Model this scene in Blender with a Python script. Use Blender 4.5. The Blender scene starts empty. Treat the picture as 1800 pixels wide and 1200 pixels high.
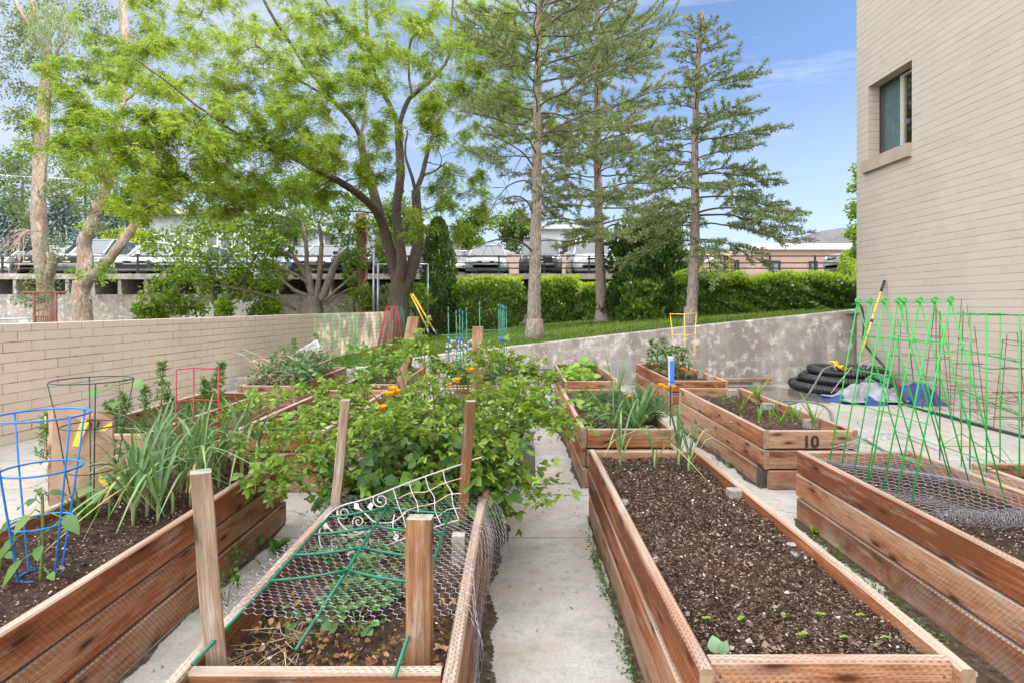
import bpy, math, random
import numpy as np
from mathutils import Vector, Matrix

random.seed(7)
RNG = np.random.default_rng(7)
SC = bpy.context.scene
COL = SC.collection
PI = math.pi
# ---- survey of the place: a level camera 1.34 m above the paving, beds running along +Y
F, H, CX, HY = 1030.0, 1.34, 910.0, 538.0

def at(px, py, Y):
    return Vector(((px - CX) * Y / F, Y, H - (py - HY) * Y / F))

def gnd(px, py, z=0.0):
    Y = F * (H - z) / (py - HY)
    return Vector(((px - CX) * Y / F, Y, z))

def V(*a):
    return Vector(a)

def U(a, b):
    return random.uniform(a, b)

# ------------------------------------------------------------------ materials
class T:
    """small node-tree writer"""
    def __init__(s, name):
        s.m = bpy.data.materials.new(name)
        s.m.use_nodes = True
        s.nt = s.m.node_tree
        s.nt.nodes.clear()
        s.out = s.nt.nodes.new('ShaderNodeOutputMaterial')

    def n(s, typ, ins=None, **props):
        nd = s.nt.nodes.new(typ)
        for k, v in props.items():
            setattr(nd, k, v)
        for k, v in (ins or {}).items():
            s.set(nd.inputs[k], v)
        return nd

    def set(s, sock, v):
        if isinstance(v, bpy.types.NodeSocket):
            s.nt.links.new(v, sock)
        elif isinstance(v, (tuple, list)):
            if len(v) == 3 and sock.type == 'RGBA':
                v = tuple(v) + (1,)
            sock.default_value = v
        else:
            sock.default_value = v

    def math(s, op, a, b=0.0, c=0.0, clamp=False):
        nd = s.nt.nodes.new('ShaderNodeMath')
        nd.operation = op
        nd.use_clamp = clamp
        s.set(nd.inputs[0], a); s.set(nd.inputs[1], b); s.set(nd.inputs[2], c)
        return nd.outputs[0]

    def mix(s, f, a, b, mode='MIX'):
        nd = s.nt.nodes.new('ShaderNodeMix')
        nd.data_type = 'RGBA'
        nd.blend_type = mode
        s.set(nd.inputs[0], f); s.set(nd.inputs[6], a); s.set(nd.inputs[7], b)
        return nd.outputs[2]

    def ramp(s, f, stops, interp='LINEAR'):
        nd = s.nt.nodes.new('ShaderNodeValToRGB')
        cr = nd.color_ramp
        cr.interpolation = interp
        while len(cr.elements) < len(stops):
            cr.elements.new(0.5)
        for e, (p, c) in zip(cr.elements, stops):
            e.position = p
            e.color = tuple(c) + (1,) if not isinstance(c, (int, float)) else (c, c, c, 1)
        s.set(nd.inputs[0], f)
        return nd.outputs[0]

    def coord(s, kind='Object'):
        return s.nt.nodes.new('ShaderNodeTexCoord').outputs[kind]

    def sep(s, v):
        return s.n('ShaderNodeSeparateXYZ', {0: v}).outputs

    def comb(s, x, y, z=0.0):
        return s.n('ShaderNodeCombineXYZ', {0: x, 1: y, 2: z}).outputs[0]

    def noise(s, vec, scale, detail=4, rough=.55, out=0):
        return s.n('ShaderNodeTexNoise', {'Vector': vec, 'Scale': scale, 'Detail': detail, 'Roughness': rough}).outputs[out]

    def voro(s, vec, scale, feature='F1', out='Distance'):
        return s.n('ShaderNodeTexVoronoi', {'Vector': vec, 'Scale': scale}, feature=feature).outputs[out]

    def island(s):
        return s.nt.nodes.new('ShaderNodeNewGeometry').outputs['Random Per Island']

    def normal(s):
        return s.nt.nodes.new('ShaderNodeNewGeometry').outputs['Normal']

    def bump(s, h, strength=.4, dist=.01):
        return s.n('ShaderNodeBump', {'Strength': strength, 'Distance': dist, 'Height': h}).outputs[0]

    def done(s, color, rough=.6, metal=0.0, bump=None, spec=.3, trans=None):
        b = s.nt.nodes.new('ShaderNodeBsdfPrincipled')
        s.set(b.inputs['Base Color'], color)
        s.set(b.inputs['Roughness'], rough)
        s.set(b.inputs['Metallic'], metal)
        b.inputs['Specular IOR Level'].default_value = spec
        if bump is not None:
            s.nt.links.new(bump, b.inputs['Normal'])
        sh = b.outputs[0]
        if trans is not None:
            t = s.n('ShaderNodeBsdfTranslucent')
            s.set(t.inputs[0], trans[1])
            mx = s.n('ShaderNodeMixShader', {0: trans[0]})
            s.nt.links.new(sh, mx.inputs[1]); s.nt.links.new(t.outputs[0], mx.inputs[2])
            sh = mx.outputs[0]
        s.nt.links.new(sh, s.out.inputs[0])
        return s.m

def mul(c, k):
    return tuple(min(1, x * k) for x in c)

def plain(name, col, rough=.5, metal=0.0, var=.25, scale=12, spec=.3, bump=0.0):
    t = T(name)
    co = t.coord()
    nz = t.noise(co, scale, 5, .6)
    c = t.ramp(nz, [(.3, mul(col, 1 - var)), (.7, mul(col, 1 + var))])
    b = t.bump(nz, bump, .01) if bump else None
    return t.done(c, rough, metal, b, spec)

def leafmat(name, c1, c2, c3=None, trans=.35, rough=.5, spec=.35, big=1.2):
    """leaf colour differs leaf by leaf and in broad drifts"""
    t = T(name)
    r = t.island()
    nz = t.noise(t.coord(), big, 2)
    f = t.math('MULTIPLY_ADD', nz, .7, t.math('MULTIPLY_ADD', r, .75, -.22))
    stops = [(.2, c1), (.62, c2)] + ([(.95, c3)] if c3 else [])
    c = t.ramp(f, stops)
    tc = t.mix(.35, c, (.35, .5, .03))
    return t.done(c, rough, 0, None, spec, (trans, tc))

def woodmat(name, red, tan, top, dash=1.0, wear=.5, stain=1.0):
    t = T(name)
    uv = t.sep(t.coord('UV'))
    u, v = uv[0], uv[1]
    kv = t.n('ShaderNodeTexVoronoi', {'Vector': t.comb(t.math('MULTIPLY', u, 2.3), t.math('MULTIPLY', v, 8.0)), 'Scale': 1.0}, voronoi_dimensions='2D').outputs['Distance']
    bend = t.math('DIVIDE', .020, t.math('MULTIPLY_ADD', t.math('MULTIPLY', kv, kv), 40.0, 1.0))
    vb = t.math('ADD', v, bend)
    wv = t.math('MULTIPLY_ADD', t.noise(t.comb(t.math('MULTIPLY', u, 1.4), t.math('MULTIPLY', v, 5)), 1, 2), .05, vb)
    g = t.noise(t.comb(t.math('MULTIPLY', u, 1.6), t.math('MULTIPLY', wv, 70)), 1, 6, .62)
    fine = t.noise(t.comb(t.math('MULTIPLY', u, 8), t.math('MULTIPLY', vb, 280)), 1, 3, .6)
    drift = t.noise(t.comb(t.math('MULTIPLY', u, 1.1), t.math('MULTIPLY', v, 6)), 1, 5, .62)
    lots = t.noise(t.comb(t.math('MULTIPLY', u, .23), t.math('MULTIPLY', v, 1.9)), 1, 1, .5)
    f = t.math('ADD', t.math('ADD', t.math('MULTIPLY', drift, 1.1), t.math('MULTIPLY', g, .6)), t.math('MULTIPLY_ADD', lots, 1.25, -.62))
    c = t.ramp(t.math('SUBTRACT', f, .40 - .2 * (wear - .5)), [(.22, mul(red, .5)), (.40, red), (.52, tuple((p + q) / 2 for p, q in zip(red, tan))), (.68, mul(tan, .95)), (.9, mul(tan, 1.12))])
    c = t.mix(t.ramp(fine, [(.36, .6), (.58, 0.0)]), c, mul(red, .42))
    blot = t.noise(t.comb(t.math('MULTIPLY', u, 2.9), t.math('MULTIPLY', v, 13)), 1, 5, .7)
    c = t.mix(t.ramp(blot, [(.53, 0.0), (.68, .82 * stain)]), c, mul(red, .30))
    worn = t.noise(t.comb(t.math('MULTIPLY', u, 1.9), t.math('MULTIPLY', v, 17)), 1.3, 6, .7)
    c = t.mix(t.ramp(worn, [(.54, 0.0), (.70, .8 * wear + .1)]), c, mul(top, 1.08))
    c = t.mix(t.ramp(kv, [(.045, .95), (.10, .35), (.2, 0.0)]), c, mul(red, .17))
    # splashed, bleached foot of the lowest boards
    oz = t.sep(t.coord())[2]
    foot = t.math('MULTIPLY', t.ramp(oz, [(.0, 1.0), (.16, 0.0)]), t.ramp(t.noise(t.coord(), 5, 5, .7), [(.4, .15), (.62, .95)]))
    c = t.mix(t.math('MULTIPLY', foot, .75 * stain), c, (.40, .345, .28))
    # incised rows
    row = t.math('MULTIPLY', v, 100.0)
    off = t.math('MULTIPLY', t.math('FLOOR', row), .37)
    fu = t.math('FRACT', t.math('MULTIPLY_ADD', u, 46.0, off))
    fv = t.math('FRACT', row)
    mk = t.math('MULTIPLY', t.math('LESS_THAN', fu, .5), t.math('LESS_THAN', fv, .42))
    amp = t.ramp(t.noise(t.comb(t.math('MULTIPLY', u, 1.0), t.math('MULTIPLY', v, 9)), 1, 4, .65), [(.36, 0.0), (.60, 1.0)])
    mk = t.math('MULTIPLY', t.math('MULTIPLY', mk, amp), .68 * dash)
    c = t.mix(mk, c, mul(red, .2))
    # greyed upper faces
    nzv = t.sep(t.normal())[2]
    tf = t.ramp(nzv, [(.55, 0.0), (.8, 1.0)])
    topc = t.ramp(g, [(.3, mul(top, .55)), (.52, top), (.75, mul(top, 1.28))])
    topc = t.mix(mk, topc, mul(red, .3))
    topc = t.mix(t.ramp(drift, [(.35, .6), (.55, 0.0)]), topc, mul(red, 1.0))
    c = t.mix(t.math('MULTIPLY', tf, .92), c, topc)
    h = t.math('SUBTRACT', t.math('ADD', g, t.math('MULTIPLY', fine, .5)), t.math('MULTIPLY', mk, 1.2))
    return t.done(c, .78, 0, t.bump(h, .6, .004), .18)

def brickmat(name, base, joint, bw, bh, hs, vs, dirt=.2):
    """painted utility brick, drawn in metres on the UV of the wall"""
    t = T(name)
    uv = t.sep(t.coord('UV'))
    u, v = uv[0], uv[1]
    row = t.math('DIVIDE', v, bh)
    par = t.math('MULTIPLY', t.math('MODULO', t.math('FLOOR', row), 2.0), .5)
    colu = t.math('ADD', t.math('DIVIDE', u, bw), par)
    fv, fu = t.math('FRACT', row), t.math('FRACT', colu)
    wob = t.noise(t.comb(u, v), 9, 3)
    jh = t.math('LESS_THAN', fv, t.math('MULTIPLY', wob, .17))
    jv = t.math('LESS_THAN', fu, t.math('MULTIPLY', wob, .055))
    m1 = t.ramp(t.noise(t.comb(t.math('MULTIPLY', u, .7), t.math('MULTIPLY', v, 5)), 1.6, 5, .7), [(.36, .25), (.6, 1.0)])
    m2 = t.ramp(t.noise(t.comb(u, v), 3.1, 4, .7), [(.4, .1), (.6, 1.0)])
    jm = t.math('MAXIMUM', t.math('MULTIPLY', t.math('MULTIPLY', jh, m1), hs), t.math('MULTIPLY', t.math('MULTIPLY', jv, m2), vs))
    cell = t.n('ShaderNodeTexWhiteNoise', {0: t.comb(t.math('FLOOR', colu), t.math('FLOOR', row))}).outputs[0]
    tint = t.ramp(cell, [(0, mul(base, .96)), (1, mul(base, 1.03))])
    big = t.noise(t.comb(u, v), .9, 5, .6)
    tint = t.mix(t.ramp(big, [(.4, dirt), (.65, 0.0)]), tint, mul(base, .72))
    speck = t.noise(t.comb(u, v), 60, 2)
    tint = t.mix(t.ramp(speck, [(.3, .18), (.5, 0.0)]), tint, mul(base, .6))
    c = t.mix(jm, tint, joint)
    jb = t.math('MAXIMUM', jh, t.math('MULTIPLY', jv, vs))
    hgt = t.math('ADD', t.math('SUBTRACT', 1.0, jb), t.math('MULTIPLY', t.noise(t.comb(u, v), 35, 4), .35))
    return t.done(c, .7, 0, t.bump(hgt, .45, .008), .25)

def concretemat(name, base, stain, kind=0):
    t = T(name)
    co = t.coord()
    big = t.noise(co, .8, 6, .62)
    mid = t.noise(co, 4.5, 6, .65)
    fine = t.noise(co, 90, 3, .6)
    c = t.ramp(big, [(.35, mul(base, .82)), (.6, mul(base, 1.1))])
    c = t.mix(t.ramp(mid, [(.42, .45 + .25 * kind), (.62, 0.0)]), c, mul(base, .72 - .12 * kind))
    c = t.mix(t.ramp(fine, [(.32, .5), (.48, 0.0)]), c, mul(base, .55))
    c = t.mix(t.ramp(fine, [(.58, 0.0), (.72, .35)]), c, mul(base, 1.35))
    x = t.sep(co)
    if kind == 0:       # paving: control joints, stains, hairline cracks
        st = t.noise(co, 1.7, 5, .7)
        c = t.mix(t.ramp(st, [(.49, 0.0), (.66, .7)]), c, stain)
        c = t.mix(t.ramp(t.noise(co, 11, 6, .75), [(.5, 0.0), (.66, .5)]), c, mul(base, .5))
        c = t.mix(t.ramp(t.noise(co, 2.4, 6, .7), [(.55, 0.0), (.68, .45)]), c, mul(base, .5))
        c = t.mix(t.ramp(t.noise(co, 200, 2, .7), [(.60, 0.0), (.68, .8)]), c, mul(base, .35))
        jl = t.math('LESS_THAN', t.math('FRACT', t.math('DIVIDE', t.math('ADD', x[1], t.math('MULTIPLY', mid, .012)), 1.7)), .006)
        ck = t.n('ShaderNodeTexVoronoi', {'Vector': t.n('ShaderNodeMix', {4: co, 5: t.noise(co, 1.4, 4, .6, 1), 0: .35}, data_type='VECTOR').outputs[1], 'Scale': .62}, feature='DISTANCE_TO_EDGE').outputs['Distance']
        cr = t.math('LESS_THAN', ck, .0016)
        ln = t.math('MULTIPLY', t.math('MAXIMUM', jl, cr), .75)
        c = t.mix(ln, c, mul(base, .22))
        h = t.math('SUBTRACT', fine, t.math('MULTIPLY', ln, 3))
    else:               # cast wall: form lines, drips, rust blotches
        drip = t.noise(t.comb(t.math('MULTIPLY', x[0], 3.2), t.math('MULTIPLY', x[1], 3.2), t.math('MULTIPLY', x[2], .45)), 1, 5, .65)
        c = t.mix(t.ramp(drip, [(.40, .9), (.58, 0.0)]), c, mul(base, .50))
        c = t.mix(t.ramp(t.noise(co, 2.1, 6, .7), [(.5, 0.0), (.66, .8)]), c, stain)
        c = t.mix(t.ramp(t.noise(co, 6.0, 6, .7), [(.52, 0.0), (.66, .75)]), c, mul(base, 1.55))
        hz = t.math('LESS_THAN', t.math('FRACT', t.math('DIVIDE', t.math('ADD', x[2], t.math('MULTIPLY', mid, .012)), .31)), .022)
        c = t.mix(t.math('MULTIPLY', hz, .3), c, mul(base, .4))
        pit = t.voro(co, 13)
        pm = t.math('MULTIPLY', t.math('LESS_THAN', pit, .11), t.math('GREATER_THAN', t.noise(co, 3, 2), .5))
        c = t.mix(t.math('MULTIPLY', pm, .7), c, mul(base, .2))
        h = t.math('ADD', fine, t.math('MULTIPLY', t.math('ADD', hz, pm), -2.0))
    return t.done(c, .85, 0, t.bump(h, .35, .004), .2)

def soilmat(name):
    t = T(name)
    co = t.coord()
    n1 = t.noise(co, 28, 6, .7)
    n2 = t.noise(co, 120, 3, .7)
    c = t.ramp(n1, [(.3, (.027, .017, .013)), (.5, (.078, .051, .037)), (.72, (.145, .10, .073))])
    c = t.mix(t.ramp(t.noise(co, 2.2, 4), [(.42, .55), (.62, 0.0)]), c, (.022, .012, .009))
    vv = t.voro(co, 75)
    pick = t.voro(co, 75, out='Color')
    pk = t.math('GREATER_THAN', t.sep(pick)[0], .9)
    m = t.math('MULTIPLY', t.math('LESS_THAN', vv, .3), pk)
    c = t.mix(m, c, (.5, .43, .35))
    h = t.math('ADD', n1, t.math('MULTIPLY', n2, .4))
    return t.done(c, .95, 0, t.bump(h, 1.0, .012), .08)

def chipmat(name):
    t = T(name)
    r = t.island()
    c = t.ramp(r, [(0, (.024, .015, .011)), (.5, (.078, .049, .035)), (.78, (.145, .094, .066)), (.92, (.23, .16, .115)), (.975, (.34, .27, .21)), (.994, (.56, .52, .47))])
    return t.done(c, .9, 0, None, .1)

def barkmat(name, dark, light, vs=5.0, scale=7.0, patches=None):
    t = T(name)
    x = t.sep(t.coord())
    st = t.comb(t.math('MULTIPLY', x[0], vs), t.math('MULTIPLY', x[1], vs), x[2])
    n1 = t.noise(st, scale * .5, 6, .7)
    n2 = t.voro(st, scale)
    f = t.math('ADD', t.math('MULTIPLY', n1, .8), t.math('MULTIPLY', n2, .35))
    c = t.ramp(f, [(.3, dark), (.52, tuple((a + b) / 2 for a, b in zip(dark, light))), (.75, light)])
    if patches:
        c = t.mix(t.ramp(t.noise(st, 1.3, 4), [(.55, 0.0), (.65, .75)]), c, patches)
    return t.done(c, .9, 0, t.bump(f, 1.0, .05), .1)

M = {}
M['wood'] = woodmat('stained_cedar', (.31, .105, .042), (.46, .28, .17), (.425, .36, .295), 1.0, .6)
M['wood_grey'] = woodmat('weathered_cedar', (.27, .115, .055), (.43, .30, .205), (.43, .37, .31), .9, .78)
M['wood_new'] = woodmat('fresh_cedar', (.50, .17, .05), (.56, .25, .10), (.52, .33, .18), .25, .4)
M['post'] = woodmat('grey_fir_post', (.30, .20, .135), (.43, .36, .29), (.42, .39, .36), 0.0, .9, .4)
M['post_warm'] = woodmat('warm_fir_post', (.30, .155, .075), (.50, .37, .255), (.43, .39, .35), 0.0, .6, .5)
M['stub'] = plain('grey_wood_stub', (.27, .25, .225), .85, 0, .45, 30)
M['endgrain'] = plain('end_grain', (.25, .17, .11), .9, 0, .35, 40)
M['soil'] = soilmat('garden_soil')
M['chip'] = chipmat('bark_chips')
M['paving'] = concretemat('path_concrete', (.42, .405, .375), (.36, .27, .17), 0)
M['castwall'] = concretemat('cast_concrete', (.43, .405, .365), (.23, .185, .14), 1)
M['castpale'] = concretemat('pale_cast_concrete', (.40, .38, .345), (.37, .31, .24), 1)
M['block'] = brickmat('painted_block', (.57, .475, .39), (.085, .066, .052), .305, .0985, .9, .8, .35)
M['brick'] = brickmat('painted_brick', (.415, .362, .31), (.16, .125, .10), .305, .1016, .85, .05, .16)
M['redbrick'] = brickmat('pink_brick', (.40, .275, .225), (.42, .35, .30), .3, .10, .8, .8, .2)
M['gpaint'] = plain('bright_green_coating', (.012, .36, .05), .4, 0, .12, 30, .5)
M['dgreen'] = plain('dark_green_coating', (.008, .13, .075), .35, 0, .2, 30, .5)
M['blackgreen'] = plain('blackish_green_coating', (.012, .035, .028), .4, 0, .2, 30, .5)
M['teal'] = plain('green_stake_coating', (.04, .19, .13), .45, 0, .3, 20, .4)
M['tealblue'] = plain('blue_stake_tip', (.05, .17, .34), .45, 0, .2, 20, .4)
M['blue'] = plain('blue_coating', (.008, .16, .52), .35, 0, .12, 30, .5)
M['red'] = plain('red_coating', (.36, .012, .018), .35, 0, .15, 30, .5)
M['yellow'] = plain('yellow_coating', (.74, .47, .07), .45, 0, .15, 30, .4)
M['galv'] = plain('galvanised_wire', (.34, .34, .38), .45, .6, .2, 60, .5)
M['white'] = plain('white_enamel', (.40, .38, .365), .5, 0, .15, 25, .4)
M['rust'] = plain('rusty_wire', (.13, .065, .04), .85, .2, .4, 30)
M['rustred'] = plain('rusty_red_steel', (.20, .075, .06), .75, .2, .3, 15)
M['black'] = plain('black_plastic', (.014, .014, .015), .42, 0, .3, 20, .5)
M['rubber'] = plain('rubber', (.018, .018, .019), .75, 0, .3, 30)
M['hose'] = plain('grey_black_hose', (.035, .035, .037), .5, 0, .4, 8)
M['greyhose'] = plain('grey_hose', (.16, .16, .17), .55, 0, .3, 8)
M['railblack'] = plain('black_rail_paint', (.018, .018, .02), .5, 0, .3, 10, .4)
M['steel'] = plain('grey_steel', (.36, .38, .40), .4, .7, .15, 20, .5)
M['canplastic'] = plain('slate_grey_plastic', (.15, .165, .165), .5, 0, .15, 10, .4)
# ------------------------------------------------------------------ mesh writing
class MB:
    def __init__(s):
        s.v = []; s.f = []; s.mi = []; s.uv = []

    def face(s, pts, mi=0, uv=None):
        i = len(s.v)
        s.v.extend([tuple(p) for p in pts])
        s.f.append(tuple(range(i, i + len(pts))))
        s.mi.append(mi); s.uv.append(uv)

    def raw(s, verts, faces, mi=0, uvs=None):
        i = len(s.v)
        s.v.extend([tuple(p) for p in verts])
        for k, f in enumerate(faces):
            s.f.append(tuple(j + i for j in f)); s.mi.append(mi)
            s.uv.append(uvs[k] if uvs else None)

    def box(s, x0, x1, y0, y1, z0, z1, mi=0, uvbox=False, skip=''):
        p = [(x0, y0, z0), (x1, y0, z0), (x1, y1, z0), (x0, y1, z0), (x0, y0, z1), (x1, y0, z1), (x1, y1, z1), (x0, y1, z1)]
        fs = {'b': (0, 3, 2, 1), 't': (4, 5, 6, 7), 'f': (0, 1, 5, 4), 'r': (1, 2, 6, 5), 'k': (2, 3, 7, 6), 'l': (3, 0, 4, 7)}
        ax = {'b': (0, 1), 't': (0, 1), 'f': (0, 2), 'k': (0, 2), 'r': (1, 2), 'l': (1, 2)}
        for k, f in fs.items():
            if k in skip: continue
            pts = [p[j] for j in f]
            s.face(pts, mi, [(q[ax[k][0]], q[ax[k][1]]) for q in pts] if uvbox else None)

    def obox(s, c, ax, ay, az, mi=0):
        """box from a centre and three half-axis vectors"""
        c, ax, ay, az = Vector(c), Vector(ax), Vector(ay), Vector(az)
        p = [c + a * ax + b * ay + d * az for d in (-1, 1) for a, b in ((-1, -1), (1, -1), (1, 1), (-1, 1))]
        s.raw(p, [(0, 3, 2, 1), (4, 5, 6, 7), (0, 1, 5, 4), (1, 2, 6, 5), (2, 3, 7, 6), (3, 0, 4, 7)], mi)

    def tube(s, pts, r, n=6, mi=0, cap=True, closed=False):
        pts = [Vector(p) for p in pts]
        k = len(pts)
        rs = list(r) if isinstance(r, (list, tuple)) else [r] * k
        prev = None
        rings = []
        for i, p in enumerate(pts):
            if closed:
                d = pts[(i + 1) % k] - pts[i - 1]
            else:
                d = pts[min(i + 1, k - 1)] - pts[max(i - 1, 0)]
            if d.length < 1e-9: d = Vector((0, 0, 1))
            d.normalize()
            if prev is None:
                a = d.cross(Vector((0, 0, 1)))
                if a.length < .05: a = d.cross(Vector((1, 0, 0)))
            else:
                a = prev - d * prev.dot(d)
                if a.length < 1e-6: a = d.cross(Vector((.3, 1, .2)))
            a.normalize(); prev = a
            b = d.cross(a)
            rings.append([p + (a * math.cos(2 * PI * j / n) + b * math.sin(2 * PI * j / n)) * rs[i] for j in range(n)])
        base = len(s.v)
        for rg in rings: s.v.extend([tuple(q) for q in rg])
        m = k if closed else k - 1
        for i in range(m):
            i2 = (i + 1) % k
            for j in range(n):
                j2 = (j + 1) % n
                s.f.append((base + i * n + j, base + i * n + j2, base + i2 * n + j2, base + i2 * n + j)); s.mi.append(mi); s.uv.append(None)
        if cap and not closed and n > 2:
            s.f.append(tuple(base + j for j in reversed(range(n)))); s.mi.append(mi); s.uv.append(None)
            s.f.append(tuple(base + (k - 1) * n + j for j in range(n))); s.mi.append(mi); s.uv.append(None)

    def ring(s, c, R, r, n=28, sides=6, mi=0, ry=None, tilt=None):
        c = Vector(c); ry = ry or R
        pts = []
        for j in range(n):
            a = 2 * PI * j / n
            q = Vector((R * math.cos(a), ry * math.sin(a), 0))
            if tilt: q = tilt @ q
            pts.append(c + q)
        s.tube(pts, r, sides, mi, closed=True)

    def lathe(s, c, prof, n=20, mi=0):
        """prof: (radius, height) pairs from the bottom up"""
        c = Vector(c); base = len(s.v)
        for r, z in prof:
            for j in range(n):
                a = 2 * PI * j / n
                s.v.append((c.x + r * math.cos(a), c.y + r * math.sin(a), c.z + z))
        for i in range(len(prof) - 1):
            for j in range(n):
                j2 = (j + 1) % n
                s.f.append((base + i * n + j, base + i * n + j2, base + (i + 1) * n + j2, base + (i + 1) * n + j)); s.mi.append(mi); s.uv.append(None)

    def grid(s, fn, nu, nv, mi=0):
        base = len(s.v)
        for i in range(nu + 1):
            for j in range(nv + 1):
                s.v.append(tuple(fn(i / nu, j / nv)))
        for i in range(nu):
            for j in range(nv):
                a = base + i * (nv + 1) + j
                s.f.append((a, a + nv + 1, a + nv + 2, a + 1)); s.mi.append(mi); s.uv.append(None)

def setp(o, label=None, cat=None, group=None, kind=None):
    if label: o['label'] = label
    if cat: o['category'] = cat
    if group: o['group'] = group
    if kind: o['kind'] = kind
    return o

def mats_of(mats):
    return [M[m] if isinstance(m, str) else m for m in (mats if isinstance(mats, (list, tuple)) else [mats])]

def obj(name, mb, mats, parent=None, loc=None, smooth=False):
    """one mesh object; coordinates in mb are world ones, the object sits at its parent's base or at loc"""
    o_ = Vector(loc) if loc is not None else (root_loc(parent) if parent else Vector((0, 0, 0)))
    me = bpy.data.meshes.new(name)
    vs = mb.v
    if o_.length > 0:
        vs = [(a - o_.x, b - o_.y, c - o_.z) for a, b, c in vs]
    me.from_pydata(vs, [], mb.f)
    for m in mats_of(mats): me.materials.append(m)
    if len(me.materials) > 1: me.polygons.foreach_set('material_index', mb.mi)
    if any(u is not None for u in mb.uv):
        uvl = me.uv_layers.new(name='UVMap')
        flat = []
        for f, u in zip(mb.f, mb.uv):
            if u is None: flat.extend([0.0, 0.0] * len(f))
            else:
                for q in u: flat.extend((q[0], q[1]))
        uvl.data.foreach_set('uv', flat)
    if smooth: me.polygons.foreach_set('use_smooth', [True] * len(me.polygons))
    o = bpy.data.objects.new(name, me)
    COL.objects.link(o)
    if parent: o.parent = parent
    else: o.location = o_
    return o

def root_loc(o):
    p = Vector(o.location)
    while o.parent is not None:
        o = o.parent
        p = p + Vector(o.location)
    return p

def npobj(name, verts, fsize, mat, parent=None, loc=None, smooth=False, idx=None):
    """many small faces at once; verts (n,3) with faces of fsize consecutive vertices, or idx (m,fsize)"""
    o_ = Vector(loc) if loc is not None else (root_loc(parent) if parent else Vector((0, 0, 0)))
    verts = np.asarray(verts, dtype=np.float32).reshape(-1, 3) - np.array(o_, dtype=np.float32)
    n = len(verts)
    if idx is None: idx = np.arange(n, dtype=np.int32)
    idx = np.asarray(idx, dtype=np.int32).ravel()
    nf = len(idx) // fsize
    me = bpy.data.meshes.new(name)
    me.vertices.add(n); me.vertices.foreach_set('co', verts.ravel())
    me.loops.add(len(idx)); me.loops.foreach_set('vertex_index', idx)
    me.polygons.add(nf)
    me.polygons.foreach_set('loop_start', np.arange(0, len(idx), fsize, dtype=np.int32))
    me.polygons.foreach_set('loop_total', np.full(nf, fsize, dtype=np.int32))
    me.update(calc_edges=True)
    me.validate()
    for m in mats_of(mat): me.materials.append(m)
    if smooth: me.polygons.foreach_set('use_smooth', [True] * len(me.polygons))
    o = bpy.data.objects.new(name, me)
    COL.objects.link(o)
    if parent: o.parent = parent
    else: o.location = o_
    return o

def empty(name, loc, label, cat, group=None):
    o = bpy.data.objects.new(name, None)
    COL.objects.link(o)
    o.empty_display_size = .1
    o.location = loc
    return setp(o, label, cat, group)

def dup(root, loc, rz=0.0, s=1.0, label=None, group=None):
    r = root.copy(); COL.objects.link(r)
    r.location = loc; r.rotation_euler = (0, 0, rz); r.scale = (s, s, s)
    if label: r['label'] = label
    if group: r['group'] = group
    for ch in list(root.children):
        c = ch.copy(); COL.objects.link(c); c.parent = r
        for g in list(ch.children):
            d = g.copy(); COL.objects.link(d); d.parent = c
    return r

# ------------------------------------------------------------------ leaves in bulk
def unit(a):
    a = np.asarray(a, dtype=np.float64)
    return a / np.maximum(np.linalg.norm(a, axis=-1, keepdims=True), 1e-9)

def rdir(n, up=0.0):
    d = RNG.normal(size=(n, 3)); d[:, 2] += up
    return unit(d)

def kites(P, D, N, L, W, fat=.45, fold=.0):
    """flat leaf outlines: base, side, tip, side (n,4,3)"""
    P, D, N = np.asarray(P), unit(D), unit(N)
    S = unit(np.cross(D, N))
    L = np.broadcast_to(np.asarray(L, dtype=float), (len(P),))[:, None]
    W = np.broadcast_to(np.asarray(W, dtype=float), (len(P),))[:, None]
    N2 = np.cross(S, D)
    a = P
    b = P + D * L * fat + S * W + N2 * fold * W
    c = P + D * L
    d = P + D * L * fat - S * W + N2 * fold * W
    return np.stack([a, b, c, d], axis=1)


def ovates(P, D, N, L, W, fold=.25, droop=.15):
    """rounded leaves with a crease along the midrib: vertices (n*10,3), quad index array"""
    P, D, N = np.asarray(P), unit(D), unit(N)
    S = unit(np.cross(D, N)); N2 = np.cross(S, D)
    n = len(P)
    L = np.broadcast_to(np.asarray(L, dtype=float), (n,))[:, None]
    W = np.broadcast_to(np.asarray(W, dtype=float), (n,))[:, None]
    def q(t, w, h): return P + D * L * t + S * W * w + N2 * (W * h) - np.array([0, 0, 1.0]) * L * droop * t * t
    pts = [q(0, 0, 0), q(.18, .75, fold * .75), q(.5, 1, fold), q(.8, .55, fold * .5), q(1, 0, 0), q(.8, -.55, fold * .5), q(.5, -1, fold), q(.18, -.75, fold * .75), q(.3, 0, 0), q(.68, 0, 0)]
    Vv = np.stack(pts, axis=1).reshape(-1, 3)
    quads = np.array([(0, 1, 2, 8), (8, 2, 3, 9), (0, 8, 6, 7), (8, 9, 5, 6)])
    tri = np.array([(9, 3, 4, 5)])
    fi = np.concatenate([quads, tri])
    idx = (np.arange(n)[:, None, None] * 10 + fi[None]).reshape(-1, 4)
    return Vv, idx

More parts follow.
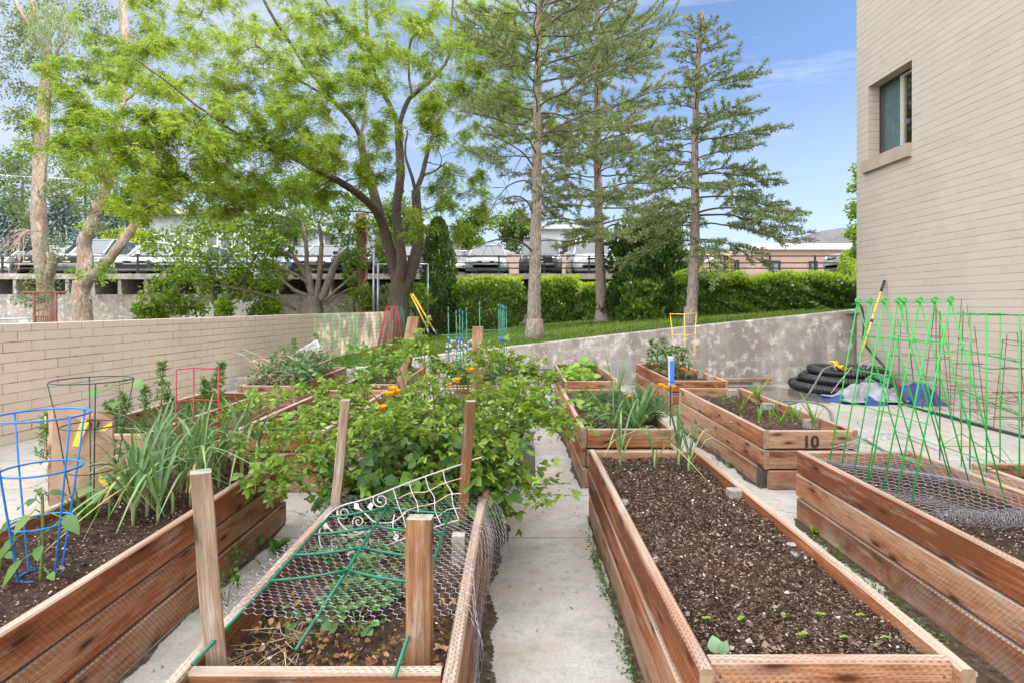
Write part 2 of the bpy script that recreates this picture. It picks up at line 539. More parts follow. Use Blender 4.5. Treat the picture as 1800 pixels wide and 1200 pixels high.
class Leaves:
    def __init__(s): s.V = []; s.I = []; s.k = 0
    def add(s, v, idx):
        s.V.append(v); s.I.append(idx + s.k); s.k += len(v)
    def ov(s, P, D, N, L, W, fold=.25, droop=.15):
        if len(P): s.add(*ovates(P, D, N, L, W, fold, droop))
    def kite(s, P, D, N, L, W, fat=.45, fold=0.0):
        if not len(P): return
        q = kites(P, D, N, L, W, fat, fold).reshape(-1, 3)
        s.add(q, np.arange(len(q)).reshape(-1, 4))
    def strap(s, pts, w, N=None, keel=.25):
        """one long strap leaf along pts, widths w"""
        pts = np.asarray([tuple(p) for p in pts]); k = len(pts)
        d = unit(np.gradient(pts, axis=0))
        nn = np.array(N if N is not None else (0, 0, 1.0))
        sd = np.cross(d, nn); bad = np.linalg.norm(sd, axis=1) < 1e-3
        sd[bad] = (1, 0, 0); sd = unit(sd)
        up = np.cross(sd, d)
        w = np.asarray(w)[:, None]
        v = np.stack([pts - sd * w + up * w * keel, pts, pts + sd * w + up * w * keel], axis=1).reshape(-1, 3)
        idx = []
        for i in range(k - 1):
            a = i * 3
            idx += [(a, a + 1, a + 4, a + 3), (a + 1, a + 2, a + 5, a + 4)]
        s.add(v, np.array(idx))
    def build(s, name, mat, parent=None, loc=None, smooth=False):
        return npobj(name, np.concatenate(s.V), 4, mat, parent, loc, smooth, np.concatenate(s.I))
# ------------------------------------------------------------------ camera, light, sky
cam_d = bpy.data.cameras.new('camera')
cam = bpy.data.objects.new('camera', cam_d)
COL.objects.link(cam)
cam.location = (0, 0, H)
cam.rotation_euler = (PI / 2, 0, 0)
cam_d.sensor_width = 36.0
cam_d.lens = 36.0 * F / 1800.0
cam_d.shift_x = -(CX - 900.0) / 1800.0
cam_d.shift_y = -(600.0 - HY) / 1800.0
cam_d.clip_start = .05
cam_d.clip_end = 9000
SC.camera = cam
SC.view_settings.view_transform = 'Standard'
SC.view_settings.look = 'None'
SC.view_settings.exposure = 0.45
SC.view_settings.gamma = 1.0
SC.render.engine = 'CYCLES'
SC.cycles.max_bounces = 8
SC.cycles.diffuse_bounces = 4
SC.cycles.transparent_max_bounces = 8
SC.cycles.use_denoising = True

SUN_EL, SUN_AZ = math.radians(47), math.radians(101)     # azimuth from +Y towards +X
sun_d = bpy.data.lights.new('sun', 'SUN')
sun_d.energy = 4.2
sun_d.angle = math.radians(.6)
sun_d.color = (1.0, .95, .86)
sun = bpy.data.objects.new('sun', sun_d)
COL.objects.link(sun)
to_sun = Vector((math.sin(SUN_AZ) * math.cos(SUN_EL), math.cos(SUN_AZ) * math.cos(SUN_EL), math.sin(SUN_EL)))
sun.rotation_euler = to_sun.to_track_quat('Z', 'Y').to_euler()
sun.location = (20, 0, 30)

world = bpy.data.worlds.new('World')
SC.world = world
world.use_nodes = True
nt = world.node_tree
nt.nodes.clear()
class TW(T):
    def __init__(s): s.nt = nt
w = TW()
sky = nt.nodes.new('ShaderNodeTexSky')
sky.sky_type = 'NISHITA'
sky.sun_disc = False
sky.sun_elevation = SUN_EL
sky.sun_rotation = SUN_AZ
sky.altitude = 1300
sky.air_density = 1.0
sky.dust_density = .6
sky.ozone_density = 2.0
d = w.coord('Generated')
ds = w.sep(d)
# thin streaked cloud, denser to the left; bright cloud added unseen overhead and behind to light the garden
flat = w.comb(w.math('DIVIDE', ds[0], w.math('ADD', w.math('ABSOLUTE', ds[2]), .22)), w.math('DIVIDE', ds[1], w.math('ADD', w.math('ABSOLUTE', ds[2]), .22)), ds[2])
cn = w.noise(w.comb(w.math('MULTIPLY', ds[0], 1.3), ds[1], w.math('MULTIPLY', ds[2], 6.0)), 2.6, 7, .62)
bias = w.math('MULTIPLY_ADD', ds[0], -.22, .02)
veil = w.ramp(w.math('MULTIPLY_ADD', ds[0], -.5, .5), [(.42, 0.0), (.78, .62)])
wisp = w.ramp(w.math('ADD', w.noise(w.comb(w.math('MULTIPLY_ADD', ds[2], 2.2, w.math('MULTIPLY', ds[0], 1.6)), ds[1], w.math('MULTIPLY', ds[2], 11.0)), 2.1, 8, .68), bias), [(.43, 0.0), (.70, .8)])
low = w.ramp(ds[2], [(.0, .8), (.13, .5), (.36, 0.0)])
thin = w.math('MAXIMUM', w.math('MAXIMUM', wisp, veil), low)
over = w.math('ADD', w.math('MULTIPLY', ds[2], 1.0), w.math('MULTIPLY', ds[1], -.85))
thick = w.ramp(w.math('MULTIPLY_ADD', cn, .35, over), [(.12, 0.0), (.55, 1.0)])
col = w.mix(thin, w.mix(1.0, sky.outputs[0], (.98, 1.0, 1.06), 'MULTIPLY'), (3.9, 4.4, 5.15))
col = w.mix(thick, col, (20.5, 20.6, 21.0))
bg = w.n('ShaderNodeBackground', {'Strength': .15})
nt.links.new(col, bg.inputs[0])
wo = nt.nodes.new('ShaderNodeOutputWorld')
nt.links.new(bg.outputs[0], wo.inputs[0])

# ------------------------------------------------------------------ ground
def lawn_z(x, y):
    # the lawn leans with the top of the concrete wall and dips a little towards the parking deck
    base = .585 + .105 * max(-4.7, min(x, 6.0))
    return base + .012 * math.sin(x * 1.3 + y * .7) - .0 * y

def wall_y(x):          # line of the concrete retaining wall
    return 9.4 + .0857 * (x + 4.6)

t = T('dirt')
co = t.coord()
c = t.ramp(t.noise(co, .5, 6, .65), [(.3, (.16, .12, .085)), (.55, (.22, .19, .12)), (.75, (.12, .15, .05))])
M['dirt'] = t.done(c, .95, 0, t.bump(t.noise(co, 9, 5), .6, .03), .1)
g = MB(); g.grid(lambda a, b: (-900 + 1800 * a, -300 + 3300 * b, -.03), 4, 4)
setp(obj('ground', g, 'dirt'), kind='structure')

p = MB()
p.grid(lambda a, b: (-5.2 + 11.2 * a, -3.5 + 14.2 * b, 0.0), 20, 24)
setp(obj('paving', p, 'paving'), kind='structure')

# lawn sheet
t = T('lawn_green')
co = t.coord()
n1 = t.noise(co, 1.1, 4); n2 = t.noise(co, 38, 4, .7)
c = t.ramp(n1, [(.3, (.075, .125, .022)), (.6, (.115, .175, .03)), (.8, (.16, .20, .05))])
c = t.mix(t.ramp(n2, [(.35, .6), (.6, 0.0)]), c, (.03, .055, .012))
M['lawn'] = t.done(c, .8, 0, t.bump(n2, .9, .03), .15)
lw = MB()
def lawn_pt(a, b):
    y0 = 9.4
    x = -5.3 + 21.3 * a
    ya = max(wall_y(min(x, 6.1)) + .06, 9.0)
    if x > 5.95: ya = 9.9
    y = ya + (23.4 - ya) * b
    return (x, y, lawn_z(x, y))
lw.grid(lawn_pt, 64, 40)
setp(obj('lawn', lw, 'lawn'), kind='structure')

# ------------------------------------------------------------------ concrete retaining wall
WT = [(-5.05, .14), (-4.6, .18), (-2.97, .284), (-1.5, .523), (-.12, .665), (2.82, .98), (6.3, 1.31)]
def wtop(x):
    for (a, za), (b, zb) in zip(WT, WT[1:]):
        if x <= b: return za + (zb - za) * (x - a) / (b - a)
    return WT[-1][1]
rw = MB()
def prof(x):
    z = wtop(x); y = wall_y(x)
    return [(x, y, -.02), (x, y, z - .012), (x, y + .012, z), (x, y + .205, z), (x, y + .217, z - .012), (x, y + .217, -.02)]
xs = [-5.05 + (6.3 + 5.05) * i / 44 for i in range(45)]
ps = [prof(x) for x in xs]
for a, b in zip(ps, ps[1:]):
    for j in range(5): rw.face([a[j], b[j], b[j + 1], a[j + 1]])
rw.face(list(reversed(ps[0]))); rw.face(ps[-1])
setp(obj('retaining_wall', rw, 'castwall'), 'stained sloping concrete retaining wall behind the planting beds', 'wall')

# ------------------------------------------------------------------ painted block wall on the left
def bx(Y): return -4.937 + .0835 * (Y - 5.588)
bw = MB()
def blockprism(y0, y1, z0, z1, th):
    n = math.hypot(1, .0835)
    ox, oy = -th / n, th * .0835 / n
    A, B = Vector((bx(y0), y0, 0)), Vector((bx(y1), y1, 0))
    O = Vector((ox, oy, 0))
    L = (B - A).length
    q = lambda P, z: (P.x, P.y, z)
    bw.face([q(A, z0), q(B, z0), q(B, z1), q(A, z1)], 0, [(y0, z0), (y0 + L, z0), (y0 + L, z1), (y0, z1)])
    bw.face([q(A, z1), q(B, z1), q(B + O, z1), q(A + O, z1)], 0, [(y0, z1 + .03), (y0 + L, z1 + .03), (y0 + L, z1 + .04), (y0, z1 + .04)])
    bw.face([q(B + O, z0), q(A + O, z0), q(A + O, z1), q(B + O, z1)], 0, [(y0 + L, z0), (y0, z0), (y0, z1), (y0 + L, z1)])
    bw.face([q(B, z0), q(B + O, z0), q(B + O, z1), q(B, z1)], 0, [(0, z0), (th, z0), (th, z1), (0, z1)])
    bw.face([q(A + O, z0), q(A, z0), q(A, z1), q(A + O, z1)], 0, [(0, z0), (th, z0), (th, z1), (0, z1)])
blockprism(-3.5, 18.2, -.02, 1.165, .2)
setp(obj('block_wall', bw, 'block'), 'long low beige painted block wall on the left', 'wall')

# ------------------------------------------------------------------ building on the right
BX, BY1 = 5.9, 10.2
bd = empty('brick_building', (BX + 3, 3, 0), 'tall beige painted brick building with one visible window', 'building')
wl = MB()
WY0, WY1, WZ0, WZ1 = 8.77, 9.865, 3.78, 5.025
Y0, Z1 = -9.0, 13.4
def wf(ya, yb, za, zb):
    wl.face([(BX, yb, za), (BX, ya, za), (BX, ya, zb), (BX, yb, zb)], 0, [(yb, za), (ya, za), (ya, zb), (yb, zb)])
wf(Y0, WY0, 0, Z1); wf(WY1, BY1, 0, Z1); wf(WY0, WY1, 0, WZ0); wf(WY0, WY1, WZ1, Z1)
XR = BX + .19
wl.face([(BX, WY1, WZ0), (XR, WY1, WZ0), (XR, WY1, WZ1), (BX, WY1, WZ1)], 0, [(0, WZ0), (.2, WZ0), (.2, WZ1), (0, WZ1)])
wl.face([(XR, WY0, WZ0), (BX, WY0, WZ0), (BX, WY0, WZ1), (XR, WY0, WZ1)], 0, [(0, WZ0), (.2, WZ0), (.2, WZ1), (0, WZ1)])
wl.face([(BX, WY0, WZ1), (BX, WY1, WZ1), (XR, WY1, WZ1), (XR, WY0, WZ1)], 0, [(0, .05), (1, .05), (1, .07), (0, .07)])
wl.face([(BX, WY1, WZ0), (BX, WY0, WZ0), (XR, WY0, WZ0), (XR, WY1, WZ0)], 0, [(0, .05), (1, .05), (1, .07), (0, .07)])
wl.face([(BX, BY1, 0), (BX, BY1, Z1), (BX + 12, BY1, Z1), (BX + 12, BY1, 0)], 0, [(0, 0), (0, Z1), (12, Z1), (12, 0)])
wl.face([(BX, Y0, 0), (BX + 12, Y0, 0), (BX + 12, Y0, Z1), (BX, Y0, Z1)], 0, [(0, 0), (12, 0), (12, Z1), (0, Z1)])
wl.face([(BX + 12, Y0, 0), (BX + 12, BY1, 0), (BX + 12, BY1, Z1), (BX + 12, Y0, Z1)], 0, [(0, 0), (19, 0), (19, Z1), (0, Z1)])
wl.face([(BX, Y0, Z1), (BX + 12, Y0, Z1), (BX + 12, BY1, Z1), (BX, BY1, Z1)], 0, [(0, 0)] * 4)
obj('wall', wl, 'brick', bd)
M['sill'] = plain('painted_sill', (.32, .265, .215), .7, 0, .12, 6, .2, .2)
M['alu'] = plain('pale_window_metal', (.50, .47, .42), .45, .3, .1, 10)
M['darkframe'] = plain('dark_screen_frame', (.035, .033, .032), .5, .2, .2, 10)
t = T('window_glass'); M['glass'] = t.done((.02, .03, .032), .04, 0, None, .9)
t = T('screen_mesh'); df = t.n('ShaderNodeBsdfDiffuse', {0: (.10, .105, .11)}); tr = t.n('ShaderNodeBsdfTransparent'); mx = t.n('ShaderNodeMixShader', {0: .38})
t.nt.links.new(tr.outputs[0], mx.inputs[1]); t.nt.links.new(df.outputs[0], mx.inputs[2]); t.nt.links.new(mx.outputs[0], t.out.inputs[0]); M['screen'] = t.m
M['curtain'] = plain('teal_curtain', (.16, .42, .42), .8, 0, .3, 8)
sl = MB(); sl.box(BX - .075, XR - .002, WY0 + .002, WY1 + .085, WZ0 - .2, WZ0 + .003)
wn = MB()
x0 = XR
wn.box(x0, x0 + .05, WY0, WY1, WZ1 - .035, WZ1); wn.box(x0, x0 + .05, WY0, WY1, WZ0, WZ0 + .03)
wn.box(x0, x0 + .05, WY1 - .03, WY1, WZ0 + .03, WZ1 - .035); wn.box(x0, x0 + .05, WY0, WY0 + .03, WZ0 + .03, WZ1 - .035)
ym = 9.29
win = obj('window', wn, 'darkframe', bd)
ml = MB(); ml.box(x0 - .012, x0 + .046, ym - .032, ym + .022, WZ0 + .03, WZ1 - .035); ml.box(x0 - .008, x0 + .04, ym - .36, ym - .032, WZ1 - .06, WZ1 - .035)
obj('mullion', ml, 'alu', win)
sc_ = MB(); sc_.box(x0 + .012, x0 + .014, ym + .022, WY1 - .03, WZ0 + .03, WZ1 - .035)
obj('insect_screen', sc_, 'screen', win)
gl = MB(); gl.box(x0 + .02, x0 + .028, WY0 + .03, ym - .032, WZ0 + .03, WZ1 - .06)
t = T('clear_pane'); gb = t.n('ShaderNodeBsdfGlossy', {'Color': (1, 1, 1), 'Roughness': .03}); tr = t.n('ShaderNodeBsdfTransparent', {'Color': (.7, .78, .76)})
mx = t.n('ShaderNodeMixShader', {0: t.math('ADD', t.n('ShaderNodeFresnel', {0: 1.5}).outputs[0], .12)})
t.nt.links.new(tr.outputs[0], mx.inputs[1]); t.nt.links.new(gb.outputs[0], mx.inputs[2]); t.nt.links.new(mx.outputs[0], t.out.inputs[0]); M['pane'] = t.m
obj('pane', gl, 'pane', win)
cu = MB()
cu.grid(lambda a, b: (x0 + .09 + .02 * math.sin(a * 60), WY0 + (WY1 - WY0) * a, WZ0 + (WZ1 - WZ0) * b), 60, 1)
obj('curtain', cu, 'curtain', bd)
bk = MB(); bk.box(x0 + .14, x0 + .16, WY0 - .2, WY1 + .2, WZ0 - .2, WZ1 + .2)
obj('room_back', bk, 'darkframe', bd)
obj('window_sill', sl, 'sill', bd)

# ------------------------------------------------------------------ parking deck, its wall, the land beyond, hills
DY = 23.0
dk = MB()
dk.box(-40, 16.0, DY - .06, DY + .22, 2.385, 2.60, 0)                 # edge beam
dk.box(-40, 60.0, DY + .22, 47, 2.45, 2.585, 1)                      # slab
dk.box(-40, -2.4, DY + .3, DY + .55, -.03, 1.80, 0)                  # base wall, left
dk.box(-2.4, 16.0, DY + .3, DY + .55, -.03, 1.45, 0)                 # base wall behind the hedges
dk.box(-40, 16.0, DY + .31, DY + 3.2, 1.39, 1.44, 0)                 # ledge
dk.box(-40, 16.0, DY + 3.2, DY + 3.4, 0.0, 2.45, 2)                  # back of the void
dk.box(16.0, 60, DY - .06, DY + .25, -.03, 2.60, 0)
asp = plain('deck_asphalt', (.12, .115, .11), .9, 0, .2, 2)
par = setp(bpy.data.objects.new('parking_deck', None), 'grey concrete parking deck with an open slot under its edge', 'parking deck')
COL.objects.link(par); par.location = (-5, DY, 0)
obj('slab', dk, ['castpale', asp, 'castwall'], par)
i = 0
X = -26.0
while X < 5:
    pm = MB()
    pm.box(X, X + .13, DY + .0, DY + 2.4 if X < -9 else DY + .5, 1.80 if X < -2.5 else 1.45, 2.385)
    if X < -9.0 or i % 3 == 0: obj('pier', pm, 'castpale', par)
    X += 1.03; i += 1
wp = MB()
cx_ = -11.3
ol = [(-2.05, -.1), (-1.75, .42), (-1.3, .2), (-.9, .5), (-.4, .3), (.1, .62), (.7, .5), (1.15, .66), (1.3, .1), (.9, -.3), (.2, -.12), (-.6, -.42), (-1.4, -.3)]
wp.face([(cx_ + a, DY + .297, 1.0 + b) for a, b in ol])
M['whitewash'] = plain('whitewash', (.62, .62, .62), .8, 0, .2, 5)
obj('whitewash_patch', wp, 'whitewash', par)

# railing along the deck
rl = empty('deck_railing', (-5, DY + .1, 2.6), 'black three-rail metal railing along the deck edge', 'railing')
rr = MB()
for z in (3.30, 3.03, 2.82): rr.box(-32, 15, DY + .08, DY + .12, z - .024, z + .024)
obj('rail', rr, 'railblack', rl)
X = -31.0
while X < 15:
    b_ = MB(); b_.box(X - .032, X + .032, DY + .07, DY + .13, 2.6, 3.33)
    if X > -22: obj('rail_post', b_, 'railblack', rl)
    X += 1.78

up = MB()
def upz(x, y):
    return 2.56 + .02 * math.sin(x * .02) + max(0, y - 120) * .004
up.grid(lambda a, b: (-700 + 1400 * a, 46.9 + 900 * b * b, upz(-700 + 1400 * a, 46.9 + 900 * b * b)), 20, 20)
M['far'] = plain('far_ground', (.17, .16, .12), .95, 0, .3, .05)
setp(obj('street_ground', up, 'far'), kind='structure')
hl = MB()
def hill(a, b):
    x = -1500 + 4200 * a; y = 1500 + 900 * b
    s = math.sin(x * .0043 + 2.2) * 28 + math.sin(x * .011 + 1) * 16 + math.sin(x * .027 + y * .01) * 7 + math.sin(x * .06 + y * .03) * 2.5
    k = math.sin(min(1, b * 1.25) * PI / 2)
    rise = max(0, min(1, (x - 150) / 1100))
    h = (150 + 105 * rise + s * (.4 + .6 * rise)) * k
    if x < 250: h *= .8
    return (x, y, h)
hl.grid(hill, 140, 26)
t = T('hill_haze_tint'); co = t.coord()
c = t.ramp(t.noise(co, .012, 6, .65), [(.35, (.085, .085, .10)), (.6, (.135, .125, .125)), (.75, (.10, .105, .105))])  # distance haze is put into this grey-lilac colour
M['hill'] = t.done(c, .95, 0, t.bump(t.noise(co, .02, 6, .7), 1, 12), .05)
setp(obj('hills', hl, 'hill', smooth=True), kind='structure')
# ------------------------------------------------------------------ raised beds
BH, GAP, TH = .1365, .0115, .038
BT = 3 * BH + 2 * GAP            # .431
UVN = [0]
M['bark_corner'] = plain('damp_corner_post', (.085, .065, .05), .9, 0, .4, 20)
def plank(mb, a, b, z0, z1, nrm, th=TH, wob=.004):
    """one board from a to b (its outer face), thickness towards nrm, edges eased, slightly uneven"""
    a, b, nrm = Vector(a), Vector(b), Vector(nrm).normalized()
    L = (b - a).length
    UVN[0] += 1
    u0 = UVN[0] * 7.31; v0 = UVN[0] * .613
    n = max(2, int(L / .3))
    o0, o1, s0 = U(-.004, .004), U(-.004, .004), U(0, 6)
    dz = U(-.003, .003)
    ez = .006
    secs = []
    for i in range(n + 1):
        f = i / n
        p = a.lerp(b, f) + nrm * (o0 * (1 - f) + o1 * f + wob * .6 * math.sin(s0 + f * 5))
        w = U(-.0015, .0015)
        zt = z1 + dz + w
        secs.append([(p + nrm * ez, z0), (p, z0 + ez), (p, zt - ez), (p + nrm * ez, zt), (p + nrm * (th - ez), zt), (p + nrm * th, zt - ez), (p + nrm * th, z0 + ez), (p + nrm * (th - ez), z0)])
    vv = [0, .006, BH - .006, BH, BH + .028, BH + .034, 2 * BH + .03, 2 * BH + .036, 2 * BH + .06]
    for i in range(n):
        u = (u0 + L * i / n, u0 + L * (i + 1) / n)
        for j in range(8):
            k = (j + 1) % 8
            q = [secs[i][j], secs[i + 1][j], secs[i + 1][k], secs[i][k]]
            mb.face([(p.x, p.y, z) for p, z in q], 0, [(u[0], v0 + vv[j]), (u[1], v0 + vv[j]), (u[1], v0 + vv[j + 1]), (u[0], v0 + vv[j + 1])])
    if (b - a).length > .3:                 # screw heads near both ends
        d_ = (b - a).normalized()
        for e_ in (.022, L - .022):
            for zz in (z0 + .035, z1 - .035):
                c_ = a.lerp(b, e_ / L) - nrm * .0045
                q = [c_ + d_ * (.0042 * math.cos(k * PI / 3)) + Vector((0, 0, zz + .0042 * math.sin(k * PI / 3))) for k in range(6)]
                mb.face(q, 2)
    for s, rev in ((secs[0], False), (secs[-1], True)):
        q = [(p.x, p.y, z) for p, z in s]
        mb.face(list(reversed(q)) if rev else q, 1)

def soil_fn(x0, x1, y0, y1, z, amp=.02, mound=.0):
    sx, sy = U(0, 9), U(0, 9)
    def f(x, y):
        m = mound * math.sin(PI * max(0, min(1, (x - x0) / (x1 - x0)))) 
        return z + m + amp * (.5 * math.sin(x * 9 + sx) * math.sin(y * 6 + sy) + .35 * math.sin(x * 23 + y * 17 + sx) + .25 * math.sin(x * 41 - y * 37 + sy))
    return f

SOILS = {}
def bed(key, x0, x1, y0, y1, label, soil=.36, boards=3, mats='wood', chips=0, res=.05, amp=.018, stubs=(), mound=0.0, end_mat=None, right_mat=None, longend=0.0, group='wooden raised garden beds', ends=(1, 1)):
    r = empty('raised_bed', ((x0 + x1) / 2, y0, 0), label, 'garden bed', group)
    em = end_mat or mats
    top = boards * BH + (boards - 1) * GAP
    def side(xa, nx, m):
        mb = MB()
        for k in range(boards):
            z0 = k * (BH + GAP) + .002
            ex = U(-.012, .012)
            cut = .13 if (key == 'H' and k == 0 and nx > 0) else (.05 if (key == 'E' and k == 1 and nx > 0) else 0)
            plank(mb, (xa, y0 - longend + ex * .3 + cut, 0), (xa, y1 + ex, 0), z0, z0 + BH, (nx, 0, 0))
        obj('side_panel', mb, [m, 'endgrain', 'rust'], r)
    side(x0, 1, mats); side(x1, -1, right_mat or mats)
    for yy, ny, inset in ((y0 + .002, 1, 0), (y1 - .002, -1, 0)):
        if not ends[0 if ny > 0 else 1]: continue
        mb = MB()
        for k in range(boards):
            z0 = k * (BH + GAP) + .002
            plank(mb, (x0 + TH + .003, yy, 0), (x1 - TH - .003, yy, 0), z0, z0 + BH - U(0, .004), (0, ny, 0), wob=.002)
        obj('end_panel', mb, [em, 'endgrain', 'rust'], r)
    if key == 'H':
        cp_ = MB(); cp_.box(x0 + .006, x0 + TH + .03, y0 + TH + .001, y0 + TH + .085, 0, BH + .004)
        obj('corner_post', cp_, 'bark_corner', r)
    fn = soil_fn(x0, x1, y0, y1, soil, amp, mound)
    ax0, ax1, ay0, ay1 = x0 + TH * .8, x1 - TH * .8, y0 + TH * .8, y1 - TH * .8
    nu, nv = max(4, int((ax1 - ax0) / res)), max(6, int((ay1 - ay0) / res))
    sm = MB()
    sm.grid(lambda a, b: (ax0 + (ax1 - ax0) * a, ay0 + (ay1 - ay0) * b, fn(ax0 + (ax1 - ax0) * a, ay0 + (ay1 - ay0) * b) + U(-.3, .3) * amp), nu, nv)
    bx0, bx1, by0, by1 = x0 + TH + .0015, x1 - TH - .0015, y0 + TH + .0035, y1 - TH - .0035
    for q in (((bx0, by0), (bx1, by0)), ((bx1, by0), (bx1, by1)), ((bx1, by1), (bx0, by1)), ((bx0, by1), (bx0, by0))):
        sm.face([(q[0][0], q[0][1], 0.0), (q[1][0], q[1][1], 0.0), (q[1][0], q[1][1], soil - .02), (q[0][0], q[0][1], soil - .02)])
    obj('soil', sm, 'soil', r, smooth=True)
    if chips:
        n = chips
        P = np.stack([RNG.uniform(ax0 + .01, ax1 - .01, n), ay0 + (ay1 - ay0) * RNG.uniform(0, 1, n) ** 1.25, np.zeros(n)], 1)
        P[:, 2] = [fn(p[0], p[1]) + .002 for p in P]
        P[:, 2] += RNG.uniform(0, .006, n)
        D = RNG.normal(size=(n, 3)); D[:, 2] *= .35
        N = RNG.normal(size=(n, 3)) * .45; N[:, 2] += 1
        L = RNG.gamma(1.7, .0030, n) + .0025
        W = L * RNG.uniform(.18, .5, n)
        big = RNG.random(n)
        c = kites(P, D, N, L, W, .5, .3)
        o = npobj('bark_mulch', c.reshape(-1, 3), 4, 'chip', r)
        o['kind'] = 'stuff'
    for (sx, sy, sz, w) in stubs:
        st = MB(); st.box(sx - w / 2, sx + w / 2, sy - w / 2, sy + w / 2, soil - .05, sz)
        obj('corner_post', st, 'stub', r)
    SOILS[key] = (fn, x0, x1, y0, y1, r)
    return r

def soilz(key, x, y): return SOILS[key][0](x, y)

bed('A', .452, 1.148, 1.492, 3.72, 'raised bed of bare dark mulch nearest the camera, with tiny seedlings', .385, chips=56000, longend=.028,
    stubs=[(1.148 - .07, 2.92, .43, .06), (.452 + .062, 2.86, .392, .05), (.452 + .062, 2.2, .392, .05), (1.148 - .065, 2.25, .39, .05)], amp=.014)
bed('B', -.862, -.150, 1.452, 2.76, 'raised bed of strawberries under chicken wire with four tall wooden posts', .345, chips=6000, longend=.05, mats='wood_grey', stubs=[(-.23, 2.28, .455, .05)], ends=(1, 0))
bed('C', -.86, -.135, 2.80, 4.62, 'raised bed buried under the blackberry bush', .36, mats='wood', ends=(0, 1))
bed('D', -.86, -.13, 4.70, 6.55, 'raised bed behind the blackberry bush with a ring of green stakes', .37, mats='wood_grey', chips=1200)
bed('P', -.86, -.14, 6.75, 8.85, 'raised bed with purple asters, farthest behind the blackberry bush', .37, mats='wood_grey')
bed('E', .474, 1.165, 4.32, 6.46, 'raised bed with orange poppies, strappy leaves and a rain gauge', .375, chips=2500, stubs=[(1.08, 6.36, .42, .07)])
bed('F', .568, 1.245, 7.10, 9.20, 'raised bed of chives and lettuce against the concrete wall', .35, chips=300)
bed('G', 1.872, 2.572, 7.17, 9.28, 'raised bed with one fresh orange side board and tomato plants', .36, right_mat='wood_new', chips=600,
    stubs=[(2.572 - .08, 8.0, .47, .07), (2.572 - .08, 7.55, .44, .07)])
bed('H', 1.797, 2.492, 4.287, 6.53, 'raised bed stencilled with the number 10, planted with corn seedlings', .355, chips=4500, amp=.03,
    stubs=[(2.36, 6.44, .425, .1), (2.492 - .085, 5.62, .41, .09), (2.492 - .085, 4.82, .41, .09)])
bed('I', 1.758, 2.478, 1.30, 3.69, 'raised bed at the right edge with green A-frame trellises and chicken wire', .355, chips=16000, mound=.01)
bed('J', 3.06, 3.78, 2.1, 3.95, 'low two-board bed of bark mulch beside the square green cages', .21, boards=2, chips=1500)
bed('K', -2.13, -1.432, .95, 3.615, 'raised bed of leeks at the left edge with blue and dark wire cages', .37, chips=16000, mats='wood')
bed('L', -3.33, -2.645, 4.16, 6.2, 'raised bed of tall weeds with a red cage in front, beside the block wall', .35, chips=900, mats='wood_grey', end_mat='wood')
bed('M', -2.085, -1.40, 4.22, 6.36, 'raised bed of green seedlings left of the blackberry bush', .35, chips=1200, mats='wood_grey', end_mat='wood',
    stubs=[(-2.0, 4.62, .425, .06), (-2.0, 5.42, .43, .06)])
bed('N', -3.2, -2.55, 6.7, 8.75, 'raised bed heaped with dried pulled weeds in front of the block wall', .40, mats='wood_grey', chips=200)
bed('O', -2.05, -1.38, 6.8, 8.8, 'raised bed of dark soil beyond the seedling bed', .40, mats='wood_grey', chips=500)

# stencilled number on the end of its bed
cu_ = bpy.data.curves.new('number', 'FONT')
cu_.body = '10'; cu_.size = .122; cu_.extrude = .0006; cu_.align_x = 'CENTER'; cu_.offset = .004
tmp = bpy.data.objects.new('number', cu_); COL.objects.link(tmp)
tme = bpy.data.meshes.new_from_object(tmp)
bpy.data.objects.remove(tmp)
M['stencil'] = plain('black_stencil_paint', (.045, .032, .026), .8, 0, .5, 40)
tme.name = 'stencil_number'; tme.materials.clear(); tme.materials.append(M['stencil'])
hb = SOILS['H'][5]
for v in tme.vertices:
    x, y, z = v.co
    v.co = (2.142 + x - hb.location.x, 4.2825 - hb.location.y - z, BT - .122 + y)
st_ = bpy.data.objects.new('stencil_number', tme); COL.objects.link(st_); st_.parent = hb

# ------------------------------------------------------------------ wooden posts
def post(base, top, w, d, label, mat='post', tw=0.0):
    base, top = Vector(base), Vector(top)
    mb = MB()
    UVN[0] += 1
    u0, v0 = UVN[0] * 5.1, UVN[0] * .7
    ax = Vector((math.cos(tw), math.sin(tw), 0)) * w / 2
    ay = Vector((-math.sin(tw), math.cos(tw), 0)) * d / 2
    e = .12
    cs = [(-1, -1 + e), (-1 + e, -1), (1 - e, -1), (1, -1 + e), (1, 1 - e), (1 - e, 1), (-1 + e, 1), (-1, 1 - e)]
    n = 6
    L = (top - base).length
    rings = []
    for i in range(n + 1):
        c = base.lerp(top, i / n) + Vector((U(-.002, .002), U(-.002, .002), 0)) * (0 < i)
        rings.append([c + ax * a + ay * b for a, b in cs])
    for i in range(n):
        vv = 0
        for j in range(8):
            k = (j + 1) % 8
            wd = (rings[0][j] - rings[0][k]).length
            q = [rings[i][j], rings[i][k], rings[i + 1][k], rings[i + 1][j]]
            mb.face(q, 0, [(u0 + L * i / n, v0 + vv), (u0 + L * i / n, v0 + vv + wd), (u0 + L * (i + 1) / n, v0 + vv + wd), (u0 + L * (i + 1) / n, v0 + vv)])
            vv += wd
    mb.face(rings[-1], 1)
    o = obj('wooden_post', mb, [mat, 'stub'], loc=base)
    return setp(o, label, 'post', 'wooden posts in the middle beds')

